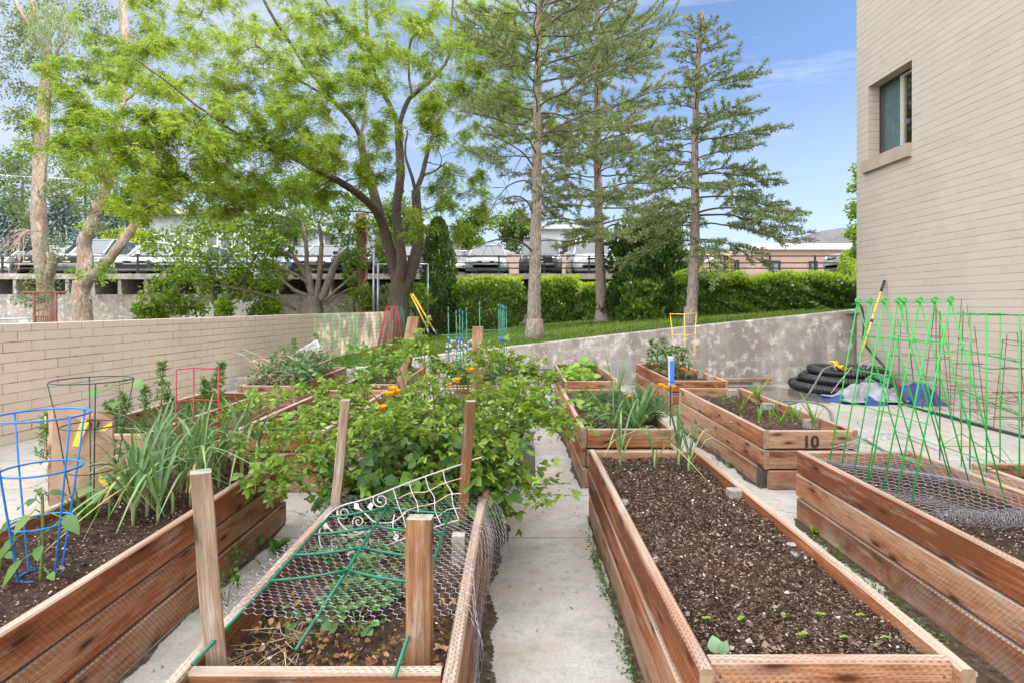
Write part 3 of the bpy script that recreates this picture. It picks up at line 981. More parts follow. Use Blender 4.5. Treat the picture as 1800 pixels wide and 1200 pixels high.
def tilt_post(px0, py0, Yb, px1, py1, Yt, w, d, label, mat, tw=0.0, zb=.25):
    t_ = at(px1, py1, Yt); b_ = at(px0, py0, Yb)
    k = (zb - b_.z) / (t_.z - b_.z)
    post(b_ + (t_ - b_) * k, t_, w, d, label, mat, tw)
tilt_post(380, 1165, 1.57, 353, 828, 1.60, .052, .052, 'grey weathered square post nearest the camera at the left, leaning left', 'post', .5)
tilt_post(737, 1165, 1.60, 738, 908, 1.60, .068, .045, 'short knotty square post nearest the camera, standing in the strawberries', 'post_warm', -.05)
tilt_post(586, 935, 2.68, 607, 702, 2.70, .042, .05, 'slim plain post left of the white scrollwork panel', 'post', .2)
tilt_post(812, 925, 2.70, 827, 704, 2.70, .042, .05, 'slim post with a knot low down, holding the right end of the white scrollwork', 'post_warm', .25)
tilt_post(712, 645, 4.5, 728, 557, 4.5, .085, .05, 'wide leaning post with a curled knot at its top, rising from the blackberries', 'post_warm', -.1)
tilt_post(838, 750, 4.45, 840, 574, 4.45, .08, .05, 'upright flat post with an orange knot, rising from the blackberries', 'post_warm', .0)

# loose board by the wall
lb = MB()
plank(lb, (2.62, 9.86, 0), (4.33, 9.98, 0), .06, .12, (0, 1, 0), th=.1)
setp(obj('loose_board', lb, ['wood', 'endgrain', 'rust'], loc=(3.4, 9.9, .06)), 'loose reddish board lying along the foot of the concrete wall', 'board')
for x0_, x1_, y0_, lab in ((2.66, 2.78, 9.86, 'small wooden block under the left end of the loose board'), (4.0, 4.1, 9.9, 'small wooden block under the right end of the loose board')):
    lb2 = MB(); lb2.box(x0_, x1_, y0_, y0_ + .09, 0, .058)
    setp(obj('wooden_block', lb2, 'stub', loc=(x0_, y0_, 0)), lab, 'block')
# dirt and moss along the feet of the beds
t = T('wet_dirt'); co = t.coord()
c = t.ramp(t.noise(co, 30, 5, .7), [(.35, (.035, .026, .018)), (.55, (.085, .062, .042)), (.75, (.18, .14, .10))])
M['dirtstrip'] = t.done(c, .9, 0, t.bump(t.noise(co, 50, 4), .8, .006), .1)
def strip(x, y0, y1, w, side, name='dirt', z=.004, n=260):
    mb = MB(); pr = None
    s1 = U(0, 6)
    for i in range(n + 1):
        y = y0 + (y1 - y0) * i / n
        ww = w * (.5 + .22 * math.sin(s1 + y * 4.3) + .16 * math.sin(y * 11.7 + s1 * 2) + .1 * math.sin(y * 29 + s1) + U(-.1, .1)) * min(1, 6 * min(i, n - i) / n + .15)
        ww = max(.004, ww)
        q = [(x, y, z), (x + side * ww, y, z)]
        if pr: mb.face([pr[0], pr[1], q[1], q[0]] if side > 0 else [pr[1], pr[0], q[0], q[1]])
        pr = q
    return mb
dm = MB()
for x, a, b, w_, s_ in ((.452, 1.4, 3.75, .045, -1), (1.148, 1.4, 3.72, .09, 1), (1.758, 1.3, 3.7, .14, -1), (-.150, 1.4, 2.8, .08, 1), (-.135, 2.8, 4.7, .1, 1), (-1.432, 1.2, 3.6, .05, 1), (-.862, 1.4, 2.8, .05, -1), (.474, 4.3, 6.5, .05, -1), (1.797, 4.3, 6.5, .09, -1), (-.13, 4.7, 6.6, .06, 1), (.568, 7.1, 9.2, .05, -1)):
    q = strip(x, a, b, w_, s_); dm.raw(q.v, q.f)
setp(obj('dirt', dm, 'dirtstrip'), 'dark dirt washed along the feet of the beds', 'dirt', kind='stuff')
# ------------------------------------------------------------------ wire cages, trellises, netting, hose and the rest
def cage(name, c, rings, legs, wire, mat, label, z_foot, leg_out=0.0, phase=0.0, cat='plant cage', tilt=(0, 0), group=None):
    """conical tomato cage: rings = [(z, radius)] from the top down"""
    r = empty(name, (c[0], c[1], z_foot), label, cat, group)
    ztop = rings[0][0]
    def off(z): return Vector((tilt[0] * (z - z_foot), tilt[1] * (z - z_foot), 0))
    for z, R in rings:
        mb = MB(); mb.ring(Vector((c[0], c[1], z)) + off(z), R, wire, 36, 6)
        obj('hoop', mb, mat, r, smooth=True)
    for k in range(legs):
        a = phase + 2 * PI * k / legs
        mb = MB()
        pts = [Vector((c[0] + (R + wire * 1.6) * math.cos(a), c[1] + (R + wire * 1.6) * math.sin(a), z)) + off(z) for z, R in rings]
        zl, Rl = rings[-1]
        pts.append(Vector((c[0] + Rl * .96 * math.cos(a), c[1] + Rl * .96 * math.sin(a), z_foot)) + off(z_foot))
        mb.tube(pts, wire * .95, 6)
        obj('upright', mb, mat, r, smooth=True)
    return r

cage('plant_cage', (-1.715, 2.11), [(.949, .145), (.757, .120), (.565, .093), (.377, .064)], 4, .0038, 'blue', 'bright blue conical wire cage at the left edge, around a pepper plant', .33, phase=-.35)
cage('plant_cage', (-1.975, 2.72), [(.998, .158), (.79, .120), (.583, .092), (.385, .06)], 4, .003, 'blackgreen', 'dark green conical wire cage around the brown paper sack', .33, phase=.7)
# red folding cage
rc = empty('plant_cage', (-1.85, 3.33, .33), 'red square-cornered wire cage standing among the leeks', 'plant cage')
pq = [(-1.935, 3.32), (-1.88, 3.40), (-1.715, 3.36)]
for x, y in pq:
    mb = MB(); mb.tube([(x, y, .33), (x, y, .985)], .0042, 6); obj('upright', mb, 'red', rc, smooth=True)
for z in (.982, .80, .58):
    mb = MB(); mb.tube([(x, y, z) for x, y in pq], .0036, 6); obj('crossbar', mb, 'red', rc, smooth=True)

# yellow trellis cage behind bed G
yc = empty('plant_cage', (2.45, 8.1, .33), 'yellow tapering wire cage beside the tomato plants', 'plant cage')
Yy = 8.1
for (xa, ya), (xb, yb), dy in (((1178, 551), (1191, 664), .1), ((1203, 552), (1205, 666), -.08), ((1224, 550), (1218, 668), .06)):
    mb = MB(); mb.tube([at(xa, ya, Yy + dy), at(xb, yb + 2, Yy + dy)], .006, 6); obj('upright', mb, 'yellow', yc, smooth=True)
for pts in (((1177, 552), (1203, 552.5), (1225, 550)), ((1181, 589), (1203, 588.5), (1222, 588.5)), ((1186, 628), (1204, 628), (1219, 627.5))):
    mb = MB(); mb.tube([at(x, y, Yy + d_) for (x, y), d_ in zip(pts, (.1, -.08, .06))], .006, 6); obj('crossbar', mb, 'yellow', yc, smooth=True)

# bright green A-frame trellises in bed I
def aframe(ys, label, xa=2.1):
    r = empty('trellis', (2.12, ys[0], .34), label, 'trellis', 'green A-frame trellises')
    zt = 1.368
    wire = .0037
    def xl(z): return 1.92 + (xa - 1.92) * (z - .34) / (zt - .34)
    def xr(z): return 2.40 + (xa - 2.40) * (z - .34) / (zt - .34)
    for i, y in enumerate(ys):
        for nm, fx in (('left', xl), ('right', xr)):
            mb = MB(); mb.tube([(fx(.335), y, .335), (fx(zt), y, zt)], wire, 6); obj('leg', mb, 'gpaint', r, smooth=True)
        mb = MB(); mb.ring((xa, y, zt + .004), .013, .005, 12, 6, tilt=Matrix.Rotation(PI / 2, 3, 'X')); obj('eyelet', mb, 'gpaint', r, smooth=True)
    y0, y1 = ys[0], ys[-1]
    for z in (1.36, 1.155, .96, .765, .57):
        for fx in (xl, xr):
            if z > 1.3 and fx is xr: continue
            mb = MB(); mb.tube([(fx(z), y0 + .02, z), (fx(z), y1 - .02, z)], wire * .75, 6); obj('crossbar', mb, 'gpaint', r, smooth=True)
aframe([3.62, 3.49, 3.36, 3.235], 'far one of the two bright green A-frame trellises')
aframe([3.215, 3.09, 2.98, 2.87], 'near one of the two bright green A-frame trellises', 2.12)

# square green cages at the right edge
def panelcage(name, pts, z0, z1, zs, label, wire=.0048, mat='gpaint', group=None, closed=False):
    r = empty(name, (sum(p[0] for p in pts) / len(pts), sum(p[1] for p in pts) / len(pts), z0), label, 'plant cage', group)
    for x, y in pts:
        mb = MB(); mb.tube([(x, y, z0), (x, y, z1)], wire, 6); obj('upright', mb, mat, r, smooth=True)
    for z in zs:
        q = list(pts) + ([pts[0]] if closed else [])
        mb = MB(); mb.tube([(x, y, z) for x, y in q], wire * .8, 6); obj('crossbar', mb, mat, r, smooth=True)
def gp(px, Y): return ((px - CX) * Y / F, Y)
panelcage('plant_cage', [gp(1652, 4.45), gp(1758, 4.45), gp(1792, 3.75), gp(1690, 4.9), gp(1652, 4.45)], .0, 1.30, (1.28, .98, .64, .28), 'square bright green wire cage behind the near trellis')
panelcage('plant_cage', [gp(1705, 4.1), gp(1734, 3.75), gp(1830, 3.75), gp(1815, 4.3)], .2, 1.30, (1.283, .94, .62, .3), 'second square bright green cage, cut off by the right edge')
# folding green cage at the block wall
panelcage('plant_cage', [gp(554, 9.9), gp(570, 9.72), gp(585, 9.95), gp(598, 9.72), gp(614, 9.9), gp(622, 9.74), gp(627, 9.95)], .22, 1.20, (1.185, .76, .34), 'bright green folding wire cage in front of the block wall', .0055)

# stack of upturned red and green cages by the big tree
sc2 = empty('stacked_cages', (at(690, 617, 11.6).x, 11.6, .36), 'red and dark green wire cages nested upside down in front of the big trunk', 'plant cage')
for kk, (cxp, mat, n_) in enumerate(((688, 'red', 8), (697, 'dgreen', 9))):
    mb = MB()
    for k in range(n_):
        a = 2 * PI * k / n_ + kk * .4
        ct, cb = at(cxp + 1, 538, 11.6 + kk * .25), at(cxp - 2, 620, 11.6 + kk * .25)
        mb.tube([ct + Vector((.1 * math.cos(a), .1 * math.sin(a), 0)), cb + Vector((.29 * math.cos(a), .29 * math.sin(a), 0))], .005, 5)
        mb.tube([ct + Vector((.1 * math.cos(a + .5), .1 * math.sin(a + .5), 0)), cb + Vector((.29 * math.cos(a - .3), .29 * math.sin(a - .3), 0))], .004, 5)
    for f in (.02, .35, .7):
        ct, cb = at(cxp + 1, 538, 11.6 + kk * .25), at(cxp - 2, 620, 11.6 + kk * .25)
        mb.ring(ct.lerp(cb, f), .1 + .19 * f, .005, 24, 5)
    obj('wire_cage', mb, mat, sc2, smooth=True)

# ring of green stakes with blue tips
stg = 'green garden stakes with blue tips'
stk = [(788, 540, 5.9), (802, 546, 6.3), (808, 544, 6.35), (813, 547, 6.42), (820, 541, 6.0), (843, 531, 6.1), (877, 534, 5.95), (880.5, 536, 6.3), (883.5, 536, 6.4), (886, 538, 6.1), (890, 539, 6.35)]
for i, (px, py, Y) in enumerate(stk):
    tp = at(px, py, Y)
    r = empty('garden_stake', (tp.x, Y, .36), ('thin green stake joined by rods, one of the cluster left of the flat post' if px < 830 else 'thin green stake standing behind the flat post' if px < 850 else 'thin green stake in the tight bunch right of the flat post'), 'stake', stg)
    zc = at(px, 595, Y).z
    mb = MB(); mb.tube([(tp.x + .012, Y, .36), (tp.x + .004, Y, zc), (tp.x, Y, tp.z - .05)], .0055, 6); obj('shaft', mb, 'teal', r, smooth=True)
    mb = MB(); mb.tube([(tp.x, Y, tp.z - .05), (tp.x, Y, tp.z)], .0062, 6); obj('tip', mb, 'tealblue' if i % 2 else 'teal', r, smooth=True)
    mb = MB(); mb.tube([(tp.x + .004, Y, zc - .03), (tp.x + .004, Y, zc + .02)], .0095, 6); obj('connector', mb, 'tealblue', r, smooth=True)
for (a, b), lab in ((((776, 589, 5.98), (899, 587, 6.03)), 'long front rod tying the green stakes together'), (((809, 586.5, 6.42), (823, 580.5, 6.05)), 'short slanting rod between the left green stakes'), (((818, 581, 6.32), (908, 579.5, 6.36)), 'long rear rod tying the green stakes together')):
    mb = MB(); mb.tube([at(*a), at(*b)], .0045, 6)
    setp(obj('stake_rod', mb, 'teal', loc=at(*a), smooth=True), lab, 'rod', 'rods tying the green stakes')

# rain gauge
rg = empty('rain_gauge', (1.172, 4.5, .45), 'blue and clear rain gauge tube on a black stake by the poppies', 'rain gauge')
gx, gy = (1179.5 - CX) * 4.5 / F, 4.5
mb = MB(); mb.lathe((gx, gy, .735), [(.0, 0), (.018, 0), (.0225, .01), (.0235, .205), (.026, .212), (.026, .222), (.02, .222)], 16)
M['gaugeblue'] = plain('gauge_blue', (.03, .16, .62), .35, 0, .1, 20, .5)
M['gaugewhite'] = plain('gauge_rim', (.5, .52, .55), .3, 0, .1, 20, .5)
obj('rim_tube', mb, 'gaugewhite', rg, smooth=True)
mb = MB(); mb.obox((gx + .002, gy - .024, .835), (.0155, 0, 0), (0, .002, 0), (0, 0, .088)); obj('scale_panel', mb, 'gaugeblue', rg)
mb = MB(); mb.tube([(gx - .004, gy, .74), (gx - .007, gy - .005, .40)], .005, 8); obj('stake', mb, 'black', rg)
mb = MB(); mb.ring((gx, gy, .765), .025, .004, 18, 6); obj('clamp', mb, 'black', rg)

# ------------------------------------------------------------------ dark green fan trellis lying across the strawberry bed
ft = empty('fan_trellis', (-.5, 1.9, .44), 'dark green fan trellis lying flat on the chicken wire', 'trellis')
def g3(x, y, z=.455): return gnd(300 + x / 3, 800 + y / 3, z)
def rod(pts, r, nm, par, mat, n=6):
    mb = MB(); mb.tube(pts, r, n); return obj(nm, mb, mat, par, smooth=True)
rod([g3(835, 322, .47), g3(650, 527, .465), g3(528, 660, .46), g3(115, 1100, .452)], .0055, 'rail', ft, 'dgreen')
rod([g3(1145, 268, .48), g3(1000, 490, .475), g3(930, 605, .47), g3(660, 1025, .40)], .006, 'rail', ft, 'dgreen')
rod([g3(1470, 300, .47), g3(1385, 560, .462), g3(1180, 1170, .445)], .0055, 'rail', ft, 'dgreen')
for a, m, b in (((835, 325), (1145, 272), (1470, 304)), ((750, 416), (1082, 372), (1430, 412)), ((652, 524), (1010, 484), (1388, 540)), ((530, 659), (935, 603), (1300, 668))):
    def arc(p, q):
        p, q = g3(*p, .47), g3(*q, .478)
        return [p.lerp(q, t_) + Vector((0, -.012 * math.sin(PI * t_), .0)) for t_ in (0, .25, .5, .75, 1)]
    rod(arc(a, m), .0048, 'rung', ft, 'dgreen'); rod(arc(b, m), .0048, 'rung', ft, 'dgreen')

# ------------------------------------------------------------------ white scrollwork panel
wp_ = empty('scrollwork_panel', (-.45, 2.5, .4), 'white wire scrollwork panel with curls and leaves, leaning askew across the bed', 'trellis panel')
def s3(x, y):
    px, py = 300 + x / 3, 800 + y / 3
    Y = 2.32 + (960 - py) / 145 * .36
    return at(px, py, Y)
def smooth(pts, n=6):
    pts = [Vector((*p, 0)) if len(p) == 2 else Vector(p) for p in pts]
    out = []
    for i in range(len(pts) - 1):
        p0, p1, p2, p3 = pts[max(i - 1, 0)], pts[i], pts[i + 1], pts[min(i + 2, len(pts) - 1)]
        for k in range(n):
            t_ = k / n
            out.append(.5 * ((2 * p1) + (p2 - p0) * t_ + (2 * p0 - 5 * p1 + 4 * p2 - p3) * t_ ** 2 + (3 * p1 - p0 - 3 * p2 + p3) * t_ ** 3))
    out.append(pts[-1])
    return out
def srod(pts, r=.0022, nm='scroll', mat='white'):
    q = smooth(pts)
    return rod([s3(p.x, p.y) for p in q], r, nm, wp_, mat, 5)
M['rustwhite'] = plain('rust_speckled_white', (.55, .40, .30), .7, 0, .35, 50)
srod([(1535, 45), (1300, 125), (1050, 222), (900, 265), (835, 310), (795, 370), (783, 430), (800, 490), (850, 500), (880, 470), (870, 440), (845, 450)], .0036, 'frame')
srod([(1640, 8), (1585, 25), (1535, 45)], .0036, 'frame', 'rustwhite')
srod([(1520, 340), (1400, 375), (1250, 430), (1120, 482)], .0032, 'frame')
for vpts in (((1175, 178), (1200, 260), (1225, 320), (1242, 385)), ((1258, 145), (1275, 200), (1300, 250), (1305, 300)), ((1343, 112), (1360, 170), (1390, 220), (1395, 290), (1425, 360)), ((1437, 82), (1450, 140), (1480, 190), (1490, 260), (1520, 335))):
    srod(vpts, .0022, 'bar')
for k, hp in enumerate((((1200, 225), (1270, 195), (1350, 190), (1430, 150), (1535, 118)), ((1225, 300), (1300, 270), (1390, 250), (1470, 205), (1535, 200)), ((1240, 380), (1320, 330), (1400, 325), (1460, 285), (1530, 275)))):
    srod(hp, .0022, 'bar', 'rustwhite' if k < 2 else 'white')
for cxs, cys, R, a0, sg in ((1108, 235, 42, 2.6, 1), (912, 302, 36, 2.8, 1), (990, 348, 32, 3.6, -1), (860, 470, 26, 3.4, 1), (998, 462, 30, 3.3, 1), (1072, 458, 28, .4, -1)):
    pts = []
    for i in range(18):
        a = a0 + sg * i * .52; R_ = R * (1 - i / 22)
        pts.append((cxs + R_ * math.cos(a), cys - R_ * math.sin(a)))
    srod(pts, .0024, 'scroll')
srod([(985, 270), (1030, 310), (1080, 350), (1170, 350), (1240, 300)], .0034); srod([(880, 300), (890, 350), (930, 390), (1000, 405), (1080, 395)], .0034)
srod([(820, 370), (870, 410), (950, 420), (1010, 410)], .0034); srod([(1180, 310), (1172, 370), (1190, 430)], .0034)
lf = Leaves()
for x, y, a in ((982, 268, 2.2), (1055, 268, 1.6), (818, 370, 2.6), (905, 445, .2), (1190, 430, -1.4), (950, 515, -1.6)):
    c_ = s3(x, y); dx = s3(x + 10 * math.cos(a), y - 10 * math.sin(a)) - c_
    lf.kite(np.array([c_ - dx.normalized() * .022]), np.array([dx]), np.array([(0, -1, .25)]), .046, .014, .5, .3)
lf.build('leaf_ornament', 'white', wp_)

# ------------------------------------------------------------------ chicken wire
def hexnet(fn, U0, V0, cell, r, skipf=None):
    """hexagonal netting: fn(u,v) in metres -> point; returns MB of thin wires"""
    mb = MB()
    a = cell / math.sqrt(3)          # side
    rows = int(V0 / (1.5 * a)) + 1; cols = int(U0 / cell) + 1
    def wire(p, q, rr):
        if skipf and (skipf(*p) or skipf(*q)): return
        if not (0 <= p[0] <= U0 and 0 <= q[0] <= U0 and 0 <= p[1] <= V0 and 0 <= q[1] <= V0): return
        mb.tube([fn(*p), fn(*q)], rr, 3, cap=False)
    for j in range(rows + 1):
        for i in range(cols + 1):
            cx = (i + .5 * (j % 2)) * cell; cy = j * 1.5 * a
            vs = [(cx + a * math.sin(k * PI / 3), cy + a * math.cos(k * PI / 3)) for k in range(4)]
            wire(vs[0], vs[1], r); wire(vs[1], vs[2], r * 1.45); wire(vs[2], vs[3], r)
    return mb
# over the strawberries: lies on the bed, draped over the right side board
cn_ = [U(0, 6) for _ in range(6)]
def net_b(u, v):
    # u across from the left board to the right edge and down its face, v along +Y
    y = 1.66 + v + .03 * math.sin(u * 7 + cn_[0])
    x = -.875 + u
    wav = .010 * math.sin(u * 9 + v * 6 + cn_[1]) + .008 * math.sin(v * 15 + cn_[2] - u * 4)
    edge = -.150
    if x < edge:
        t_ = (x + .875) / (.725)
        z = .446 + wav + .02 * math.sin(PI * t_) - .03 * math.sin(PI * t_) * math.sin(v * 3)
    else:
        s_ = x - edge
        bul = .05 + .04 * math.sin(v * 5 + cn_[3])
        x = edge + bul * math.sin(min(1, s_ / .16) * PI / 2) + .012 * math.sin(v * 11 + s_ * 20)
        z = .446 + wav - s_ * .95
    return (x, y, z)
nb = hexnet(net_b, 1.0, 1.1, .031, .0007)
setp(obj('chicken_wire', nb, 'galv'), 'grey chicken wire stretched over the strawberry bed and hanging down its side', 'wire netting')
# left drape, crumpled along the left board
def net_l(u, v):
    y = 1.75 + v
    return (-.862 - .02 - .02 * math.sin(v * 6 + 1) - .02 * (u / .16) + .006 * math.sin(u * 60), y, .45 - u * .6 + .01 * math.sin(v * 13))
nl = hexnet(net_l, .14, .95, .031, .0006)
setp(obj('chicken_wire', nl, 'galv'), 'edge of chicken wire hanging outside the left board of the strawberry bed', 'wire netting')
# hump of netting in bed I
def net_i(u, v):
    y = 2.66 + v * .98
    x = 1.84 + u * 1.0 + .03 * math.sin(v * 5)
    t_ = u / .82
    hump = .05 * math.sin(PI * min(1, t_ * .9)) * (.45 + .55 * math.sin(min(1, v / .9) * PI * .9))
    return (x, y, .385 + hump + .014 * math.sin(u * 13 + v * 9) + .08 * max(0, v - .85))
ni = hexnet(net_i, .80, 1.12, .036, .0008)
setp(obj('chicken_wire', ni, 'galv'), 'grey chicken wire humped over the mulch under the green trellises', 'wire netting')
def net_r(u, v):
    a = u / .033
    R = .026 + .0013 * a
    return (1.845 + v, 2.60 + R * math.cos(a), .395 + R * math.sin(a) + .004 * math.sin(v * 20))
nr = hexnet(net_r, .62, .68, .031, .00085)
setp(obj('chicken_wire_roll', nr, 'galv'), 'tight grey roll of chicken wire lying across the mulch', 'wire netting')
# loose wad of netting on the far corner
def net_w(u, v):
    return (2.0 + u * 1.3 + .03 * math.sin(v * 20), 3.6 + v * .5, .45 + .07 * math.sin(u * 9) * math.sin(v * 9 + 1) + .05 * math.sin(u * 4))
nw = hexnet(net_w, .48, .3, .036, .0009)
setp(obj('chicken_wire', nw, 'galv'), 'loose crumpled chicken wire behind the trellises at the corner of the bed', 'wire netting')
# low net in bed D
def net_d(u, v): return (-.78 + u, 4.8 + v, .46 + .05 * math.sin(u * 7) * math.sin(v * 3 + 1))
nd_ = hexnet(net_d, .6, 1.4, .045, .0011)
setp(obj('chicken_wire', nd_, 'galv'), 'chicken wire over the bed behind the blackberry bush', 'wire netting')

# ------------------------------------------------------------------ rusty cages stacked against the building
rgp = 'rusty wire cages leaning at the building wall'
for i, (x, y, zt, n_, lab) in enumerate(((5.2, 7.9, 1.36, 5, 'rusty wire cage nearest the blue tarpaulin, against the building'), (5.25, 7.35, 1.4, 6, 'bunch of rusty wire cage legs behind the middle of the green trellis'), (5.2, 6.75, 1.38, 4, 'rusty wire cage behind the near end of the green trellis'), (5.3, 6.3, 1.2, 4, 'low rusty wire cage behind the square green cage'), (5.25, 5.85, 1.42, 4, 'rusty wire cage nearest the right edge of the picture'))):
    r = empty('rusty_cage', (x, y, 0), lab, 'plant cage', rgp)
    tx, ty = U(-.05, .12), U(-.1, .1)
    for z, R in ((.15, .17), (.42, .15), (.68, .13), (.95, .10)):
        mb = MB(); mb.ring((x + tx * z, y + ty * z, z), R * U(.8, 1.15), .0032, 22, 4, ry=R * U(.9, 1.2), tilt=Matrix.Rotation(U(-.25, .25), 3, 'X'))
        obj('hoop', mb, 'rust', r)
    for k in range(n_):
        a = 2 * PI * k / n_ + i
        zz = zt * U(.8, 1.03)
        mb = MB(); mb.tube([(x + .17 * math.cos(a), y + .17 * math.sin(a), U(0, .1)), (x + tx + .06 * math.cos(a) + U(-.04, .04), y + ty + .06 * math.sin(a) + U(-.06, .06), zz)], .0038, 4)
        obj('upright', mb, 'rust', r)
tg = MB()
for k in range(9):
    c_ = Vector((5.3 + U(-.3, .2), 5.7 + U(-.4, 1.6), U(.03, .45)))
    tg.tube(smooth([c_ + Vector((U(-.3, .3), U(-.4, .4), U(-.05, .25))) for _ in range(6)], 5), .0025, 4)
setp(obj('wire_tangle', tg, 'rust', loc=(5.3, 6.4, 0)), 'tangle of loose rusty wire at the foot of the building', 'wire')

# ------------------------------------------------------------------ coil of corrugated pipe
cp = empty('drain_pipe_coil', (5.1, 9.35, 0), 'big coil of black corrugated drain pipe in the corner by the building', 'pipe')
def corr(pts, R, nm):
    q = []; rs = []
    # resample finely so that every ridge is real
    acc = 0
    for a, b in zip(pts, pts[1:]):
        n_ = max(1, int((b - a).length / .011))
        for k in range(n_):
            q.append(a.lerp(b, k / n_)); rs.append(R if (len(q) // 2) % 2 else R * .86)
    mb = MB(); mb.tube(q, rs, 12)
    return obj(nm, mb, 'black', cp, smooth=True)
def spiral(turns, R0, R1, z0, z1, a0, dx=0.0, wob=.02):
    n_ = int(turns * 40); out = []
    for i in range(n_ + 1):
        t_ = i / n_; a = a0 + turns * 2 * PI * t_
        R = R0 + (R1 - R0) * t_ + wob * math.sin(a * 1.7)
        out.append(Vector((5.12 + dx + R * math.cos(a), 9.33 + dx * .5 + R * .98 * math.sin(a), z0 + (z1 - z0) * t_ + .01 * math.sin(a * 2.3))))
    return out
corr(spiral(1.1, .685, .67, .072, .08, 2.4), .071, 'pipe_loop')
corr(spiral(1.15, .60, .57, .19, .20, 1.3, .06), .071, 'pipe_loop')
corr(spiral(1.12, .50, .47, .305, .315, 4.2, .13), .071, 'pipe_loop')
corr(spiral(1.05, .44, .42, .10, .11, .4, .02), .068, 'pipe_loop')
M['orange'] = plain('orange_cloth', (.80, .36, .025), .8, 0, .15, 20)
oc = MB()
oc.grid(lambda a, b: (at(1464 + 33 * a, 641, 8.95).x + .02 * math.sin(b * 7), 8.9 + .2 * b, .43 + .05 * math.sin(a * 5 + b * 3) * math.sin(b * 4) - .05 * a * a + .02 * math.sin(a * 17) + (.05 * (1 - a) * (b - .2))), 14, 8)
setp(obj('orange_cloth', oc, 'orange', loc=(4.95, 9, .43), smooth=True), 'crumpled orange cloth on top of the black pipe coil', 'cloth')
for k, pts in enumerate((((1449, 633), (1462, 640), (1470, 650)), ((1497, 645), (1480, 665), (1461, 690)), ((1520, 650), (1512, 640), (1525, 634), (1530, 640), (1518, 652)))):
    mb = MB(); mb.tube(smooth([at(x, y, 8.72 if k < 2 else 9.0) for x, y in pts], 6), .006, 5)
    setp(obj('tie_cord', mb, 'white', loc=at(*pts[0], 8.75)), ('white cord end sticking up left on the pipe coil', 'white cord tied down the front of the pipe coil', 'loops of white cord on the right of the pipe coil')[k], 'cord')

# yellow pole leaning on the building
ypl = empty('yellow_pole', (5.3, 9.25, .40), 'yellow telescopic pole with a black grip leaning in the corner', 'pole')
pb, pt_ = Vector((5.28, 9.1, .42)), Vector((5.865, 9.37, 1.745))
L_ = pt_ - pb
rod([pb + L_ * .0, pb + L_ * .2], .011, 'lower_tube', ypl, 'steel', 8)
rod([pb + L_ * .16, pb + L_ * .87], .0155, 'shaft', ypl, 'yellow', 8)
rod([pb + L_ * .865, pt_], .021, 'grip', ypl, 'black', 8)
rod([pb + L_ * .5, pb + L_ * .535], .02, 'collar', ypl, 'black', 8)

# tarpaulin bundle
M['tarpblue'] = plain('blue_tarpaulin', (.016, .05, .19), .45, 0, .3, 7, .4)
M['tarpgrey'] = plain('grey_tarpaulin', (.25, .25, .275), .5, 0, .25, 7, .4)
tp_ = empty('tarpaulin', (5.1, 8.35, 0), 'crumpled blue and grey tarpaulin heaped in front of the pipe coil', 'tarpaulin')
def heap(x0, x1, y0, y1, h, sx, sd, edge):
    def fn(a, b):
        x, y = x0 + (x1 - x0) * a, y0 + (y1 - y0) * b
        e = min(1, 4.0 * min(a, 1 - a, b, 1 - b))
        prof_ = math.sin(PI * a ** sx) ** .8
        z = h * prof_ * math.sin(PI * min(1, b * 1.1)) ** .6 * e
        z += e * .022 * (math.sin(a * 19 + b * 7 + sd) * math.sin(b * 11 + sd) + .6 * math.sin(a * 37 - b * 23 + sd * 2))
        x += .05 * math.sin(b * 9 + sd) * edge; y += .06 * math.sin(a * 13 + sd) * edge
        return (x, y, max(.006, z))
    return fn
mb = MB(); mb.grid(heap(4.42, 5.82, 7.95, 8.8, .10, .45, 1.0, 1), 60, 40); obj('blue_sheet', mb, 'tarpblue', tp_, smooth=False)
mb = MB(); mb.grid(lambda a, b: (lambda q: (q[0], q[1], q[2] + .03))(heap(4.52, 5.66, 8.0, 8.72, .21, .6, 3.3, 1)(a, b)), 54, 36); obj('grey_sheet', mb, 'tarpgrey', tp_, smooth=False)
mb = MB(); mb.grid(heap(5.32, 5.84, 7.9, 8.5, .26, .9, 5.1, 1), 40, 36); obj('blue_bundle', mb, 'tarpblue', tp_, smooth=False)
M['palegreen'] = plain('pale_green_hose', (.10, .23, .15), .5, 0, .2, 10)
mb = MB()
for k in range(3): mb.ring((5.28 + .02 * k, 8.62, .22 + .024 * k), .14 - .008 * k, .014, 26, 7, tilt=Matrix.Rotation(.5, 3, 'X'))
setp(obj('coiled_hose', mb, 'palegreen', loc=(5.28, 8.6, .2), smooth=True), 'small pale green coiled hose on the tarpaulin', 'hose')

# hoses
def hose(pts, r, mat, label, zs=None):
    mb = MB(); mb.tube(smooth(pts, 8), r, 8)
    return setp(obj('hose', mb, mat, loc=Vector(pts[0]), smooth=True), label, 'hose')
hose([(5.72, 10.05, 1.36), (5.80, 9.9, 1.33), (5.82, 9.85, 1.0), (5.80, 9.8, .72), (5.6, 9.0, .45), (5.45, 8.5, .27), (5.3, 8.1, .10), (5.22, 7.75, .02), (5.16, 7.0, .018), (5.14, 6.2, .018), (5.2, 5.2, .018), (5.25, 4.2, .018)], .019, 'hose', 'long black hose from the wall corner, over the tarpaulin and along the building')
hose([at(1462, 643, 8.75), at(1447, 650, 8.55), at(1436, 668, 8.4), at(1424, 688, 8.3), gnd(1412, 702, .014), gnd(1388, 709, .014), gnd(1372, 706, .014), gnd(1395, 704, .014), gnd(1425, 706, .014), gnd(1447, 712, .014), gnd(1458, 722, .014), gnd(1463, 737, .014), gnd(1477, 749, .014), gnd(1500, 762, .014), gnd(1545, 786, .014), (2.9, 3.6, .014)], .014, 'greyhose', 'grey hose looping from the pipe coil across the paving')

